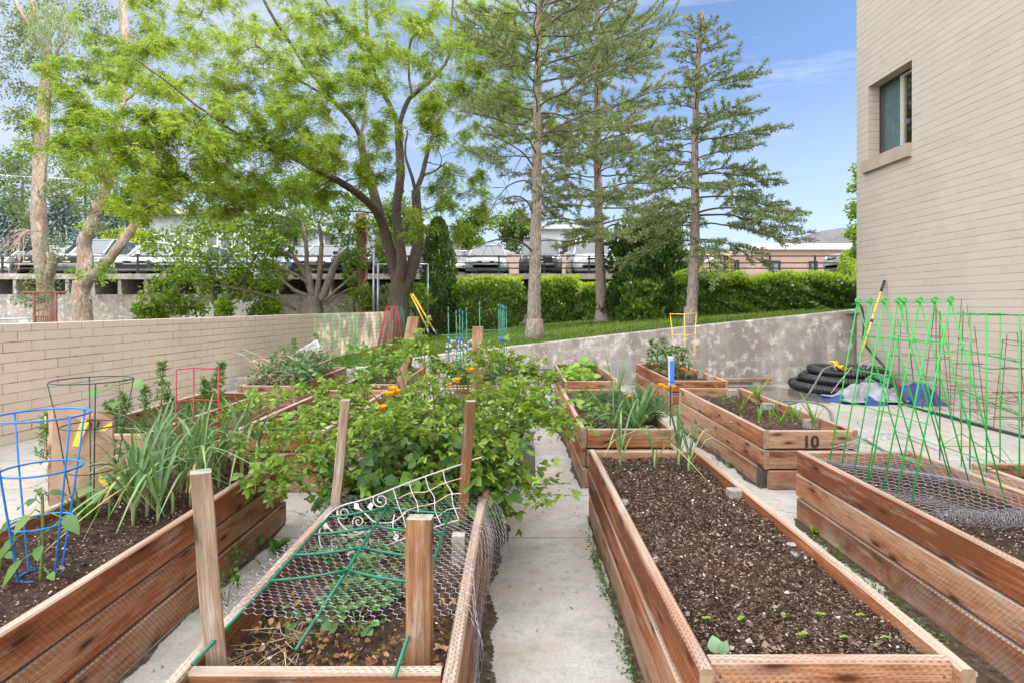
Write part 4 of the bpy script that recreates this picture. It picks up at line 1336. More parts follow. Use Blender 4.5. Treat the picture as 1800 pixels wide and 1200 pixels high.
# wet patch on the paving
t = T('wet_concrete'); co = t.coord()
M['wet'] = t.done(t.ramp(t.noise(co, 3, 4), [(.3, (.11, .095, .08)), (.7, (.20, .175, .145))]), .12, 0, None, .5)
pd = MB()
ol = [(2.75, 9.5), (2.7, 8.9), (2.95, 8.55), (3.35, 8.6), (3.6, 8.25), (4.0, 8.3), (4.3, 8.1), (4.55, 8.4), (4.5, 8.9), (4.4, 9.5), (4.3, 9.85), (3.4, 9.8)]
pd.face([(x, y, .0042) for x, y in ol])
setp(obj('puddle', pd, 'wet'), 'wet patch on the paving by the pipe coil', 'puddle', kind='structure')

# ------------------------------------------------------------------ watering can
wc = empty('watering_can', (.055, 4.42, 0), 'slate grey plastic watering can on the path under the blackberries', 'watering can')
c0 = Vector((.055, 4.42, 0))
mb = MB(); mb.lathe(c0, [(.0, .004), (.078, .004), (.083, .012), (.082, .05), (.074, .26), (.071, .27), (.074, .275), (.074, .287), (.066, .29), (.060, .284), (.060, .272), (.064, .2)], 28)
obj('body', mb, 'canplastic', wc, smooth=True)
mb = MB(); mb.tube(smooth([c0 + Vector((-.005, -.078, .20)), c0 + Vector((-.008, -.075, .29)), c0 + Vector((-.005, -.05, .355)), c0 + Vector((.01, .02, .375)), c0 + Vector((.02, .066, .33)), c0 + Vector((.02, .072, .275))], 6), .0125, 8)
obj('handle', mb, 'canplastic', wc, smooth=True)
mb = MB(); mb.tube([c0 + Vector((.02, .07, .08)), c0 + Vector((.05, .17, .22)), c0 + Vector((.06, .22, .32))], [.022, .016, .012], 10); mb.lathe(c0 + Vector((.06, .225, .32)), [(.012, 0), (.03, .03), (.0, .034)], 14)
obj('spout', mb, 'canplastic', wc, smooth=True)

# ------------------------------------------------------------------ brown paper sack
t = T('kraft_paper'); co = t.coord()
n1 = t.noise(co, 7, 5, .6)
M['kraft'] = t.done(t.ramp(n1, [(.3, (.30, .195, .125)), (.7, (.40, .27, .18))]), .8, 0, t.bump(n1, .5, .02), .2)
M['sackyellow'] = plain('yellow_print', (.75, .56, .06), .7, 0, .1, 20)
M['sackred'] = plain('red_print', (.68, .10, .03), .7, 0, .1, 20)
M['sackblack'] = plain('black_print', (.05, .035, .03), .7, 0, .2, 20)
sk = empty('paper_sack', (-2.03, 2.95, .36), 'empty brown paper sack with yellow marks standing in the leek bed', 'sack')
# corners (px,py) of the two visible faces, given real depth
A0, A1 = Vector((-2.315, 2.92, .30)), Vector((-2.315, 2.885, .85))       # far-left edge
B0, B1 = Vector((-2.235, 2.80, .30)), Vector((-2.245, 2.83, .855))       # near vertical fold
C0, C1 = Vector((-1.99, 2.87, .31)), Vector((-2.015, 2.93, .765))        # right edge
D0, D1 = Vector((-2.05, 3.0, .30)), Vector((-2.07, 2.99, .79))
mb = MB()
def sheet(p0, p1, q0, q1, n=10, m=14, wob=.011, sd=0.0):
    nn = (q0 - p0).cross(p1 - p0).normalized()
    if nn.y > 0: nn = -nn
    mb.grid(lambda a, b: (p0.lerp(q0, a)).lerp(p1.lerp(q1, a), b) + nn * wob * (math.sin(a * 7 + b * 9 + sd) + .7 * math.sin(b * 21 - a * 5 + sd)) * math.sin(PI * a), n, m)
sheet(A0, A1, B0, B1, sd=1); sheet(B0, B1, C0, C1, sd=2); sheet(C0, C1, D0, D1, sd=3); sheet(D0, D1, A0, A1, sd=4)
obj('paper', mb, 'kraft', sk, smooth=True)
mb = MB()                     # crumpled mouth: the corner that flops forward over the right-hand face
mb.grid(lambda a, b: B1.lerp(C1, .25 + .75 * a) + Vector((.012 * b * a, -.022 * math.sin(b * 1.5) - .01, -.11 * b * a + .02 * (1 - b) + .008 * math.sin(a * 11 + b * 5))), 12, 8)
obj('folded_corner', mb, 'kraft', sk, smooth=True)
def mark(fa, p0, p1, q0, q1, quad, mat, nm, off=.02):
    nn = (q0 - p0).cross(p1 - p0).normalized()
    if nn.y > 0: nn = -nn
    m_ = MB()
    m_.face([p0.lerp(q0, a).lerp(p1.lerp(q1, a), b) + nn * off for a, b in quad])
    obj(nm, m_, mat, sk)
R_ = (None, B0, B1, C0, C1); Lf = (None, A0, A1, B0, B1)
mark(*R_, [(.36, .70), (.46, .70), (.62, .95), (.5, .97)], 'sackyellow', 'printed_mark', .028)
mark(*R_, [(.72, .86), (.82, .86), (.99, .96), (.97, 1.0)], 'sackyellow', 'printed_mark', .022)
mark(*R_, [(.80, .38), (.97, .27), (.97, .34), (.80, .47)], 'sackyellow', 'printed_mark', .022)
mark(*Lf, [(.35, .55), (.8, .53), (.8, .66), (.35, .68)], 'sackred', 'printed_mark')
mark(*Lf, [(.5, .47), (.9, .46), (.9, .52), (.5, .53)], 'sackyellow', 'printed_mark')
mark(*Lf, [(.4, .86), (.75, .86), (.75, .92), (.4, .92)], 'sackyellow', 'printed_mark')
mark(*Lf, [(.55, .2), (.95, .18), (.95, .26), (.55, .28)], 'sackyellow', 'printed_mark')
for i in range(9):
    b0_ = .30 + i * .018
    mark(*Lf, [(.2, b0_), (U(.6, .9), b0_), (U(.6, .9), b0_ + .007), (.2, b0_ + .007)], 'sackblack', 'printed_line')
for i, (a0_, a1_) in enumerate(((.62, .67), (.74, .79))):
    mark(*R_, [(a0_, .875 + i * .03), (a1_, .88 + i * .03), (a1_ + .03, .955 + i * .03), (a0_ + .03, .95 + i * .03)], 'sackblack', 'printed_letter', .04)
mark(*R_, [(.60, .955), (.73, .985), (.735, 1.0), (.605, .972)], 'sackblack', 'printed_letter', .04)
mark(*R_, [(.735, .978), (.86, 1.0), (.865, 1.013), (.74, .993)], 'sackblack', 'printed_letter', .04)

# ------------------------------------------------------------------ low wire border, white tub, orange pot, gate and other small things
lf_ = empty('wire_border', (.2, 9.3, 0), 'low black wire border fence at the end of the path', 'border fence')
for x in (905, 946, 976):
    q = at(x, 662, 9.3); rod([(q.x, 9.3, 0), (q.x, 9.3, at(x, 644, 9.3).z)], .012, 'post', lf_, 'railblack')
for y in (648, 656, 672):
    rod([at(903, y, 9.3), at(977, y + 1, 9.3)], .007, 'rail', lf_, 'railblack')
tb = empty('white_tub', (-2.9, 8.3, .6), 'white plastic tub tipped on its side on the heap of dried weeds', 'tub')
tm = Matrix.Translation((at(545, 624, 8.2))) @ Matrix.Rotation(-.5, 4, 'Y') @ Matrix.Rotation(.9, 4, 'X')
mb = MB()
def tub(x, y, z): return tuple(tm @ Vector((x, y, z)))
w_ = .19; h_ = .11
o4 = [(-w_, -h_), (w_, -h_), (w_, h_), (-w_, h_)]
lo = [tub(x * .82, y * .82, -.09) for x, y in o4]; hi = [tub(x, y, .09) for x, y in o4]; li = [tub(x * .95, y * .93, .09) for x, y in o4]; bi = [tub(x * .79, y * .78, -.08) for x, y in o4]
for i in range(4):
    j = (i + 1) % 4
    mb.face([lo[i], lo[j], hi[j], hi[i]]); mb.face([hi[i], hi[j], li[j], li[i]]); mb.face([li[i], li[j], bi[j], bi[i]])
mb.face(list(reversed(lo))); mb.face(bi)
M['whiteplastic'] = plain('white_plastic', (.72, .74, .76), .4, 0, .05, 10, .4)
obj('shell', mb, 'whiteplastic', tb)
M['terracotta'] = plain('terracotta', (.55, .22, .08), .8, 0, .15, 20)
mb = MB(); q = at(527, 633, 8.0)
mb.lathe(q + Vector((0, 0, -.06)), [(.07, 0), (.10, .1), (.115, .1), (.115, .125), (.1, .125), (.095, .1), (.07, .02), (0, .02)], 20)
setp(obj('flower_pot', mb, 'terracotta', loc=q, smooth=True), 'small terracotta pot half buried in the dried weeds', 'pot')
# two-handled tool with yellow shafts
dg = empty('post_hole_digger', (at(755, 590, 17).x, 17, .3), 'tool with two long yellow handles leaning by the dark conifer', 'garden tool')
for (a, b) in (((722, 517), (751, 577)), ((725, 516), (760, 576))):
    rod([at(*a, 17), at(*b, 17)], .024, 'handle', dg, M['yellow'], 8)
for (a, b) in (((751, 577), (754, 588)), ((760, 576), (768, 588))):
    rod([at(*a, 17), at(*b, 17)], .03, 'blade', dg, 'steel', 6)
# steel posts with a rail, green hose on a pole
fp = empty('steel_post_frame', (at(660, 545, 19.5).x, 19.5, .2), 'pair of tall grey steel posts beside the big tree, joined by a rail', 'posts')
for x, y0 in ((657, 437), (664.5, 463)): rod([at(x, y0, 19.5), at(x, 575, 19.5)], .04, 'post', fp, 'steel', 8)
rod([at(656, 465, 19.6), at(752, 465, 19.6)], .03, 'rail', fp, 'steel', 8); rod([at(752, 464, 19.6), at(752, 580, 19.6)], .03, 'post', fp, 'steel', 8)
# yellow clearance bar by the brick building
yb = empty('clearance_bar', (at(1280, 480, 25).x, 25, 2.6), 'yellow steel goalpost bar on the deck in front of the brick building', 'height bar')
rod([at(1281, 484, 25), at(1281, 450, 25)], .07, 'post', yb, 'yellow', 10); rod([at(1283, 449, 25), at(1203, 449, 25)], .05, 'crossbar', yb, 'yellow', 10)
# rusty red gate frame beyond the block wall
gf = empty('gate_frame', (-11.5, 14, 0), 'rusty red steel gate frame beyond the block wall at the left', 'gate')
for x, y0 in ((60, 515), (98.5, 515)): rod([at(x, y0, 14), (at(x, 500, 14).x, 14, 0)], .03, 'post', gf, 'rustred', 6)
rod([at(41, 514, 14), at(116, 514, 14)], .028, 'crossbar', gf, 'rustred', 6)
rod([at(62, 548, 14), at(78, 542, 14), at(97, 555, 14)], .015, 'brace', gf, 'rustred', 6)
mb = MB()
for k in range(9): x = 64 + k * 4; mb.tube([at(x, 556, 14), at(x, 585, 14)], .012, 5)
mb.tube([at(61, 556, 14), at(98, 556, 14)], .015, 5)
obj('gate_leaf', mb, 'rustred', gf)
cf = empty('chain_link_fence', (-12.3, 14.4, 0), 'galvanised chain-link fence with a white sign, left of the gate', 'fence')
rod([at(-20, 561, 14.4), at(57, 560, 14.4)], .025, 'rail', cf, 'steel', 6)
def cl(u, v): return (at(-20, 0, 14.4).x + u, 14.4, .95 - v)
mb = MB()
for k in range(60):
    for sgn in (1, -1):
        x0_ = k * .07
        a = cl(x0_, 0); x1_ = x0_ + sgn * .5
        if 0 <= x1_ <= 1.07 and x0_ <= 1.07: mb.tube([a, cl(x1_, .5)], .004, 3, cap=False)
obj('mesh', mb, 'steel', cf)
mb = MB(); q = at(42, 567, 14.36); mb.box(q.x - .1, q.x + .1, q.y - .012, q.y, q.z - .2, q.z + .06); obj('sign', mb, 'whiteplastic', cf)
# ------------------------------------------------------------------ trees and hedges
M['bark_locust'] = barkmat('locust_bark', (.028, .021, .017), (.165, .13, .105), 5, 12)
M['bark_grey'] = barkmat('grey_torn_bark', (.12, .085, .06), (.40, .34, .29), 4, 7, (.36, .20, .10))
M['bark_pine'] = barkmat('pine_bark', (.10, .075, .06), (.37, .32, .27), 4, 14, (.30, .17, .12))
M['bark_fan'] = barkmat('grey_brown_bark', (.07, .05, .04), (.25, .21, .175), 4, 9)
M['bark_dark'] = barkmat('dark_bark', (.035, .028, .022), (.17, .135, .105), 5, 9)
M['twig'] = plain('twig_brown', (.085, .06, .045), .9, 0, .3, 8)
M['lf_locust'] = leafmat('locust_leaf', (.115, .20, .018), (.22, .32, .024), (.40, .44, .045), .48, .5, .3, .35)
M['lf_catkin'] = leafmat('locust_flower', (.24, .17, .03), (.36, .28, .05), None, .3)
M['lf_maple'] = leafmat('maple_leaf', (.07, .15, .014), (.18, .30, .022), (.33, .42, .04), .42, .5, .3, .6)
M['lf_fan'] = leafmat('mid_green_leaf', (.05, .11, .014), (.12, .22, .022), (.24, .34, .04), .4, .5, .3, .6)
M['lf_cotton'] = leafmat('grey_poplar_leaf', (.06, .095, .035), (.13, .18, .075), (.20, .25, .12), .35, .5, .3, .6)
M['lf_willow'] = leafmat('pale_drooping_leaf', (.15, .20, .09), (.23, .28, .15), (.32, .36, .21), .4)
M['lf_pine'] = leafmat('pine_needle', (.095, .13, .065), (.20, .235, .12), (.34, .345, .20), .38, .55, .25, .8)
M['lf_pine_pale'] = leafmat('pale_pine_needle', (.10, .145, .065), (.20, .25, .11), (.33, .365, .18), .35, .55, .25, .8)
M['cone'] = plain('pine_cone', (.20, .11, .07), .8, 0, .3, 20)
M['lf_spruce'] = leafmat('blue_spruce_needle', (.06, .10, .09), (.14, .20, .19), (.24, .31, .30), .1, .6, .2, .5)
M['lf_thuja'] = leafmat('dark_scale_leaf', (.012, .035, .008), (.035, .085, .014), (.09, .15, .025), .2, .6, .25, .9)
M['lf_hedge'] = leafmat('hedge_leaf', (.03, .075, .012), (.09, .17, .022), (.19, .28, .04), .35, .4, .4, 1.2)
M['lf_hedgetip'] = leafmat('hedge_new_tip', (.22, .34, .02), (.34, .44, .03), (.46, .52, .07), .42, .5, .3, 1.2)
M['lf_shrub'] = leafmat('yellow_green_shrub', (.20, .28, .02), (.33, .38, .035), (.45, .45, .06), .35)
M['lf_back'] = leafmat('far_tree_leaf', (.04, .085, .015), (.09, .16, .03), (.17, .24, .05), .3, .6, .2, .3)

def sm3(pts, n=5):
    return smooth([tuple(p) for p in pts], n)

class Skel:
    """limbs so far: points with radii; new branches grow from the nearest suitable point"""
    def __init__(s, mb):
        s.p = []; s.r = []; s.mb = mb
    def limb(s, pts, r0, r1, sides=8, wob=.0, n=5, add=True):
        q = sm3(pts, n)
        k = len(q)
        rs = [(r0 + (r1 - r0) * (i / (k - 1)) ** .8) * (1 + U(-.05, .05)) for i in range(k)]
        if wob: q = [p + Vector((U(-wob, wob), U(-wob, wob), U(-wob, wob))) * (0 if i in (0, k - 1) else 1) for i, p in enumerate(q)]
        s.mb.tube(q, rs, sides)
        if add:
            s.p += [np.array(p) for p in q]; s.r += rs
        return q
    def nearest(s, c, zbias=.5):
        P = np.array(s.p); dd = P - np.array(c)
        d = np.sqrt((dd ** 2).sum(1)) + zbias * np.maximum(0, dd[:, 2])
        i = int(d.argmin())
        return Vector(s.p[i]), s.r[i]
    def branch_to(s, c, rmax=.06, sides=5, sag=.06):
        a, r = s.nearest(c)
        c = Vector(c)
        L = (c - a).length
        m1 = a.lerp(c, .35) + Vector((U(-1, 1), U(-1, 1), U(0, 1.2))) * L * .08
        m2 = a.lerp(c, .7) + Vector((U(-1, 1), U(-1, 1), U(-.3, 1))) * L * .08
        r0 = min(r * .7, rmax, .012 + L * .012)
        return s.limb([a, m1, m2, c], r0, max(.006, r0 * .35), sides, .01, 4)

def fronds(lv, O, D, n_pairs, L, lw, ll, droop=.5):
    """feather leaves: O origins, D directions; narrow leaflets along a drooping midrib"""
    O = np.asarray(O); D = unit(D); n = len(O)
    Sd = unit(np.cross(D, np.array([0, 0, 1.0]) + RNG.normal(size=(n, 3)) * .35))
    Ln = (L * RNG.uniform(.7, 1.25, n))[:, None]
    for k in range(n_pairs):
        t_ = (k + .7) / n_pairs
        P = O + D * Ln * t_ + np.array([0, 0, -1.0]) * Ln * droop * t_ * t_
        tang = unit(D + np.array([0, 0, -1.0]) * droop * 2 * t_)
        for sg in (-1, 1):
            dd = unit(Sd * sg * .85 + tang * .55 + RNG.normal(size=(n, 3)) * .12)
            nn = np.cross(tang, Sd) + RNG.normal(size=(n, 3)) * .25
            lv.kite(P, dd, nn, ll * (1 - .35 * abs(t_ - .45)) * RNG.uniform(.8, 1.2, n), lw, .5, .15)

def leafball(lv, C, R, n, L, W, flat=.75, up=.25, shell=.45):
    """n simple leaves through a loose clump"""
    d = rdir(n); rr = RNG.uniform(0, 1, n) ** shell
    P = np.asarray(C) + d * rr[:, None] * np.array([R, R, R * flat])
    D = unit(d * .6 + rdir(n) * .8 + np.array([0, 0, -.25]))
    N = unit(rdir(n) + np.array([0, 0, up * 4]))
    lv.kite(P, D, N, L * RNG.uniform(.65, 1.3, n), W * RNG.uniform(.75, 1.2, n), .42, .2)

def px_r(r, Y): return r * Y / F

# ---------------- big honey locust at the end of the block wall
def big_locust():
    Yt = 19.2
    base = at(703, 601, Yt); base.z = lawn_z(base.x, Yt) - .05
    root = empty('locust_tree', base, 'big spreading honey locust with yellow-green feathery leaves, at the end of the block wall', 'tree')
    tb_ = MB(); s = Skel(tb_)
    A = lambda l: [at(x, y, Y) for x, y, Y in l]
    s.limb([base + Vector((0, 0, -.1))] + A([(702, 585, Yt), (703, 555, Yt), (702, 525, Yt), (700, 500, Yt)]), .33, .30, 12)
    tb_.tube([base + Vector((0, 0, -.15)), base + Vector((0, 0, .12)), base + Vector((0, 0, .5))], [.50, .38, .31], 12)
    s.limb(A([(700, 512, Yt), (694, 478, Yt), (688, 445, Yt - .2), (672, 395, Yt - .6), (655, 365, Yt - 1.2), (625, 338, Yt - 1.8), (600, 322, Yt - 2.4), (580, 311, Yt - 3)]), .20, .085, 10, .01)
    s.limb(A([(580, 311, Yt - 3), (545, 295, Yt - 3.6), (508, 274, Yt - 4.2), (478, 264, Yt - 4.6), (450, 258, Yt - 5), (415, 264, Yt - 5.4), (380, 273, Yt - 5.8), (335, 282, Yt - 6)]), .08, .022, 8, .01)
    s.limb(A([(450, 258, Yt - 5), (400, 225, Yt - 5.6), (345, 185, Yt - 6), (300, 150, Yt - 6.4), (240, 105, Yt - 6.8)]), .04, .015, 6, .01)
    s.limb(A([(693, 470, Yt), (678, 415, Yt + .1), (660, 350, Yt + .2), (645, 300, Yt + .2), (637, 262, Yt + .2), (634, 238, Yt + .2)]), .19, .12, 10, .01)
    s.limb(A([(634, 240, Yt + .2), (612, 205, Yt - .2), (590, 182, Yt - .6), (565, 150, Yt - 1), (540, 122, Yt - 1.4), (510, 75, Yt - 2), (480, 30, Yt - 2.4), (455, -20, Yt - 2.6)]), .09, .04, 8, .01)
    s.limb(A([(600, 192, Yt - .4), (560, 162, Yt - 1), (515, 135, Yt - 1.7), (480, 105, Yt - 2.4), (450, 80, Yt - 3)]), .055, .02, 7, .01)
    s.limb(A([(634, 240, Yt + .2), (642, 205, Yt + .6), (640, 180, Yt + .9), (650, 130, Yt + 1.2)]), .07, .03, 7, .01)
    s.limb(A([(699, 505, Yt - .1), (706, 462, Yt - .2), (701, 415, Yt - .3), (697, 370, Yt - .3), (704, 310, Yt - .4), (702, 262, Yt - .4), (700, 225, Yt - .4)]), .19, .125, 10, .01)
    s.limb(A([(700, 226, Yt - .4), (688, 192, Yt - .6), (672, 160, Yt - .8), (655, 118, Yt - 1), (646, 70, Yt - 1.2), (644, 20, Yt - 1.4), (640, -40, Yt - 1.4)]), .09, .05, 8, .01)
    s.limb(A([(650, 105, Yt - 1), (615, 55, Yt - 1.3), (590, 25, Yt - 1.6), (560, -15, Yt - 1.8)]), .05, .03, 7, .01)
    s.limb(A([(700, 226, Yt - .4), (716, 180, Yt - .3), (732, 163, Yt - .2), (760, 140, Yt), (783, 112, Yt + .2), (792, 85, Yt + .3), (794, 30, Yt + .4), (800, -30, Yt + .4)]), .085, .035, 8, .01)
    s.limb(A([(724, 168, Yt - .2), (719, 130, Yt - .4), (720, 80, Yt - .6), (735, 55, Yt - .6), (765, 20, Yt - .4), (775, -20, Yt - .4)]), .045, .025, 7, .01)
    s.limb(A([(706, 520, Yt), (718, 490, Yt + .1), (729, 455, Yt + .2), (736, 415, Yt + .3), (733, 370, Yt + .3), (731, 335, Yt + .3)]), .22, .15, 10, .01)
    s.limb(A([(731, 338, Yt + .3), (743, 305, Yt + .5), (752, 268, Yt + .7), (770, 215, Yt + 1), (790, 180, Yt + 1.3), (815, 140, Yt + 1.6), (835, 100, Yt + 1.8)]), .10, .03, 8, .01)
    s.limb(A([(731, 338, Yt + .3), (722, 305, Yt + .3), (712, 270, Yt + .5), (716, 230, Yt + .8)]), .07, .03, 7, .01)
    s.limb(A([(742, 310, Yt + .5), (765, 300, Yt), (785, 285, Yt - .5)]), .05, .02, 6, .01)
    clusters = []
    def c(l, Y0, Y1, dens=1.0):
        for x, y, r in l: clusters.append((x, y, U(Y0, Y1), r, dens))
    c([(255, 30, 42), (320, 20, 46), (385, 25, 46), (450, 30, 46), (520, 28, 46), (585, 20, 44), (655, 30, 42), (720, 30, 42), (780, 25, 40), (840, 25, 40), (890, 30, 34)], 14.5, 19, .85)
    c([(210, 78, 40), (275, 78, 44), (340, 90, 44), (420, 92, 42), (490, 90, 40), (560, 80, 38), (625, 95, 34), (690, 95, 34), (760, 92, 34), (825, 95, 36), (880, 95, 30)], 14.5, 19, .9)
    c([(200, 130, 34), (250, 135, 42), (320, 140, 46), (390, 150, 44), (455, 155, 38), (520, 170, 34), (580, 150, 30), (660, 150, 30), (740, 190, 34), (800, 170, 32), (860, 165, 34), (905, 190, 24)], 13.2, 16.5, 1.0)
    c([(140, 160, 28), (120, 195, 28), (165, 205, 32), (215, 195, 38), (265, 205, 40), (320, 210, 42), (385, 205, 42), (450, 210, 36), (500, 225, 34)], 12.8, 14.5, .9)
    c([(110, 250, 26), (155, 255, 30), (200, 262, 34), (250, 262, 36), (305, 262, 36), (360, 240, 36), (420, 250, 38), (480, 245, 36), (545, 255, 36), (590, 240, 30)], 13, 15, .85)
    c([(420, 300, 38), (480, 292, 40), (540, 300, 40), (585, 278, 36), (630, 288, 26), (515, 330, 30), (350, 300, 30), (290, 300, 28), (240, 320, 24), (320, 310, 30), (400, 345, 26), (450, 330, 30), (560, 340, 26), (200, 300, 26), (660, 220, 24), (670, 310, 26)], 14.5, 17.5, .95)
    c([(770, 250, 34), (820, 230, 34), (740, 150, 34), (850, 130, 34), (900, 120, 30), (870, 60, 34), (915, 60, 26), (760, 330, 26), (810, 400, 22), (850, 370, 20), (740, 400, 18), (780, 310, 28), (850, 260, 26), (835, 310, 24), (790, 360, 24), (885, 235, 22)], 17.5, 20, .6)
    c([(215, 345, 20), (225, 370, 18), (265, 355, 22), (320, 345, 26), (370, 350, 24)], 13, 14.5, .6)
    lv = Leaves(); fl = Leaves()
    # nearer clusters to the limbs first
    order = sorted(clusters, key=lambda k: (Vector(s.nearest(at(k[0], k[1], k[2]))[0]) - at(k[0], k[1], k[2])).length)
    for x, y, Y, r, dens in order:
        R0 = px_r(r, Y)
        for sub_ in range(8):
            C = at(x, y, Y) + Vector((RNG.normal() * R0 * .85, RNG.normal() * .7, RNG.normal() * R0 * .62)) * (1 if sub_ else .1)
            R = R0 * U(.45, .8)
            s.branch_to(C, .035, 4)
            for _ in range(max(2, int(5.2 * dens))):
                d_ = Vector(rdir(1)[0]); d_.z *= .5
                e = C + d_ * R * U(.5, 1.5)
                st0 = C + d_ * R * U(0, .25)
                mid = st0.lerp(e, .5) + Vector((0, 0, U(.0, .14) * R))
                q = s.limb([st0, mid, e], .008, .004, 3, 0, 3, add=False)
                nf = 13
                pick = RNG.integers(0, len(q), nf)
                O = np.array([tuple(q[i]) for i in pick]) + RNG.normal(size=(nf, 3)) * .05
                D = rdir(nf) * .9 + np.array(tuple((e - st0).normalized())) * .5
                D[:, 2] *= .6
                fronds(lv, O, D, 5, .20, .0150, .060, .5)
                k = 2
                Of = O[:k] + RNG.normal(size=(k, 3)) * .03
                fl.kite(Of, np.tile((0, 0, -1.0), (k, 1)) + RNG.normal(size=(k, 3)) * .3, rdir(k), .07, .012)
    obj('trunk', tb_, 'bark_locust', root, smooth=True)
    lv.build('crown', 'lf_locust', root)
    fl.build('flower_strings', 'lf_catkin', root)['kind'] = 'stuff'
big_locust()

def broad_tree(name, label, base, limbs, clusters, bark, leaf, LL, LW, per=170, flat=.8, tw=5, rb=.05):
    root = empty(name, base, label, 'tree')
    mb = MB(); s = Skel(mb)
    for pts, r0, r1 in limbs: s.limb(pts, r0, r1, 9, .012)
    lv = Leaves()
    for x, y, Y, r, dens in clusters:
        C = at(x, y, Y); R = px_r(r, Y)
        s.branch_to(C, rb, 4)
        for _ in range(tw):
            d_ = Vector(rdir(1)[0]); e = C + Vector((d_.x, d_.y, d_.z * flat)) * R * .9
            s.limb([C, C.lerp(e, .5) + Vector((0, 0, .05 * R)), e], .008, .004, 3, 0, 2, add=False)
            leafball(lv, e, R * .45, int(per * dens / tw * .7), LL, LW, flat)
        leafball(lv, C, R, int(per * dens * .4), LL, LW, flat)
    obj('trunk', mb, bark, root, smooth=True)
    lv.build('crown', leaf, root)
    return root

def A(l): return [at(x, y, Y) for x, y, Y in l]
# tall bare-trunked tree at the far left
Yp = 20.5
cl_ = []
for x, y, r in ((20, 30, 36), (60, 30, 30), (25, 90, 36), (60, 85, 26), (130, 55, 40), (160, 20, 30), (150, 100, 34), (20, 150, 34), (55, 170, 26), (25, 210, 30), (60, 230, 22), (115, 120, 30), (30, 290, 26), (45, 330, 26), (15, 350, 26), (110, 340, 26), (150, 370, 24), (130, 300, 18), (40, 380, 26), (170, 140, 20), (10, 60, 30), (95, 20, 30), (180, 60, 22)):
    cl_.append((x, y, U(19.5, 22), r, .8))
t1 = broad_tree('poplar_tree', 'tall bare-trunked tree with thin grey-green leaves, farthest left', at(82, 585, Yp),
    [(A([(84, 590, Yp), (82, 520, Yp), (72, 440, Yp), (68, 380, Yp), (70, 300, Yp), (76, 200, Yp), (84, 130, Yp), (86, 100, Yp)]), .29, .17),
     (A([(86, 105, Yp), (70, 75, Yp), (50, 45, Yp - .3), (30, 10, Yp - .5), (15, -30, Yp - .5)]), .11, .05), (A([(85, 102, Yp), (82, 60, Yp), (60, 20, Yp), (50, -20, Yp)]), .11, .06), (A([(86, 110, Yp), (100, 95, Yp), (115, 60, Yp), (135, 20, Yp)]), .06, .03),
     (A([(70, 222, Yp), (45, 210, Yp - .3), (25, 195, Yp - .6), (5, 185, Yp - .8)]), .09, .03), (A([(82, 500, Yp), (92, 465, Yp - .2), (88, 445, Yp - .2)]), .17, .13)],
    cl_, 'bark_grey', 'lf_cotton', .09, .033, 520)
# pale drooping streamers in its top
wl_ = Leaves(); 
for k in range(90):
    p0 = at(U(45, 130), U(-10, 40), U(19, 20)); L = U(.6, 1.9)
    pts = [p0 + Vector((U(-.05, .05) + .12 * math.sin(i), 0, -L * i / 5)) for i in range(6)]
    for i in range(5):
        n_ = 5
        O = np.array([tuple(pts[i].lerp(pts[i + 1], U(0, 1))) for _ in range(n_)])
        wl_.kite(O, rdir(n_) * .5 + np.array([0, 0, -1.0]), rdir(n_), .16, .013)
wl_.build('drooping_streamers', 'lf_willow', t1)
# basal shoots on its trunk
sh = Leaves(); leafball(sh, at(75, 500, Yp - .4), .75, 420, .09, .03, .8); leafball(sh, at(50, 525, Yp - .4), .5, 260, .09, .03, .6); leafball(sh, at(100, 425, Yp - .3), .45, 160, .09, .03, 1.3); leafball(sh, at(105, 455, Yp - .3), .4, 120, .09, .03, 1.2)
sh.build('basal_shoots', 'lf_cotton', t1)['kind'] = 'stuff'

# forked pale trunk
Yf = 20.0
cl_ = []
for x, y, r in ((215, 110, 30), (235, 60, 30), (265, 200, 28), (200, 300, 22), (280, 280, 26), (300, 330, 24), (185, 350, 20), (180, 400, 20), (150, 420, 14), (205, 240, 20), (255, 380, 20), (290, 90, 28), (180, 20, 26)):
    cl_.append((x, y, U(20, 22), r, .6))
t2 = broad_tree('poplar_tree', 'pale torn trunk forking low into two leaning stems, second from the left', at(146, 585, Yf),
    [(A([(147, 592, Yf), (146, 560, Yf), (143, 520, Yf), (146, 495, Yf)]), .30, .29), (A([(145, 502, Yf), (150, 460, Yf), (148, 430, Yf), (158, 400, Yf), (178, 350, Yf), (195, 300, Yf), (204, 250, Yf), (212, 190, Yf), (216, 130, Yf), (218, 60, Yf), (214, -20, Yf)]), .26, .12),
     (A([(146, 500, Yf), (160, 488, Yf - .1), (180, 470, Yf - .2), (205, 440, Yf - .3), (225, 412, Yf - .3), (242, 385, Yf - .3), (262, 330, Yf - .2), (272, 280, Yf), (285, 220, Yf)]), .20, .10), (A([(214, 180, Yf), (235, 165, Yf), (262, 130, Yf)]), .06, .03)],
    cl_, 'bark_grey', 'lf_cotton', .09, .033, 420)
sh = Leaves()
for x, y, r, n_ in ((182, 470, .38, 150), (133, 480, .3, 90), (150, 400, .3, 60), (185, 490, .3, 90)): leafball(sh, at(x, y, Yf - .6), r, n_, .09, .04, .8)
sh.build('basal_shoots', 'lf_maple', t2)['kind'] = 'stuff'

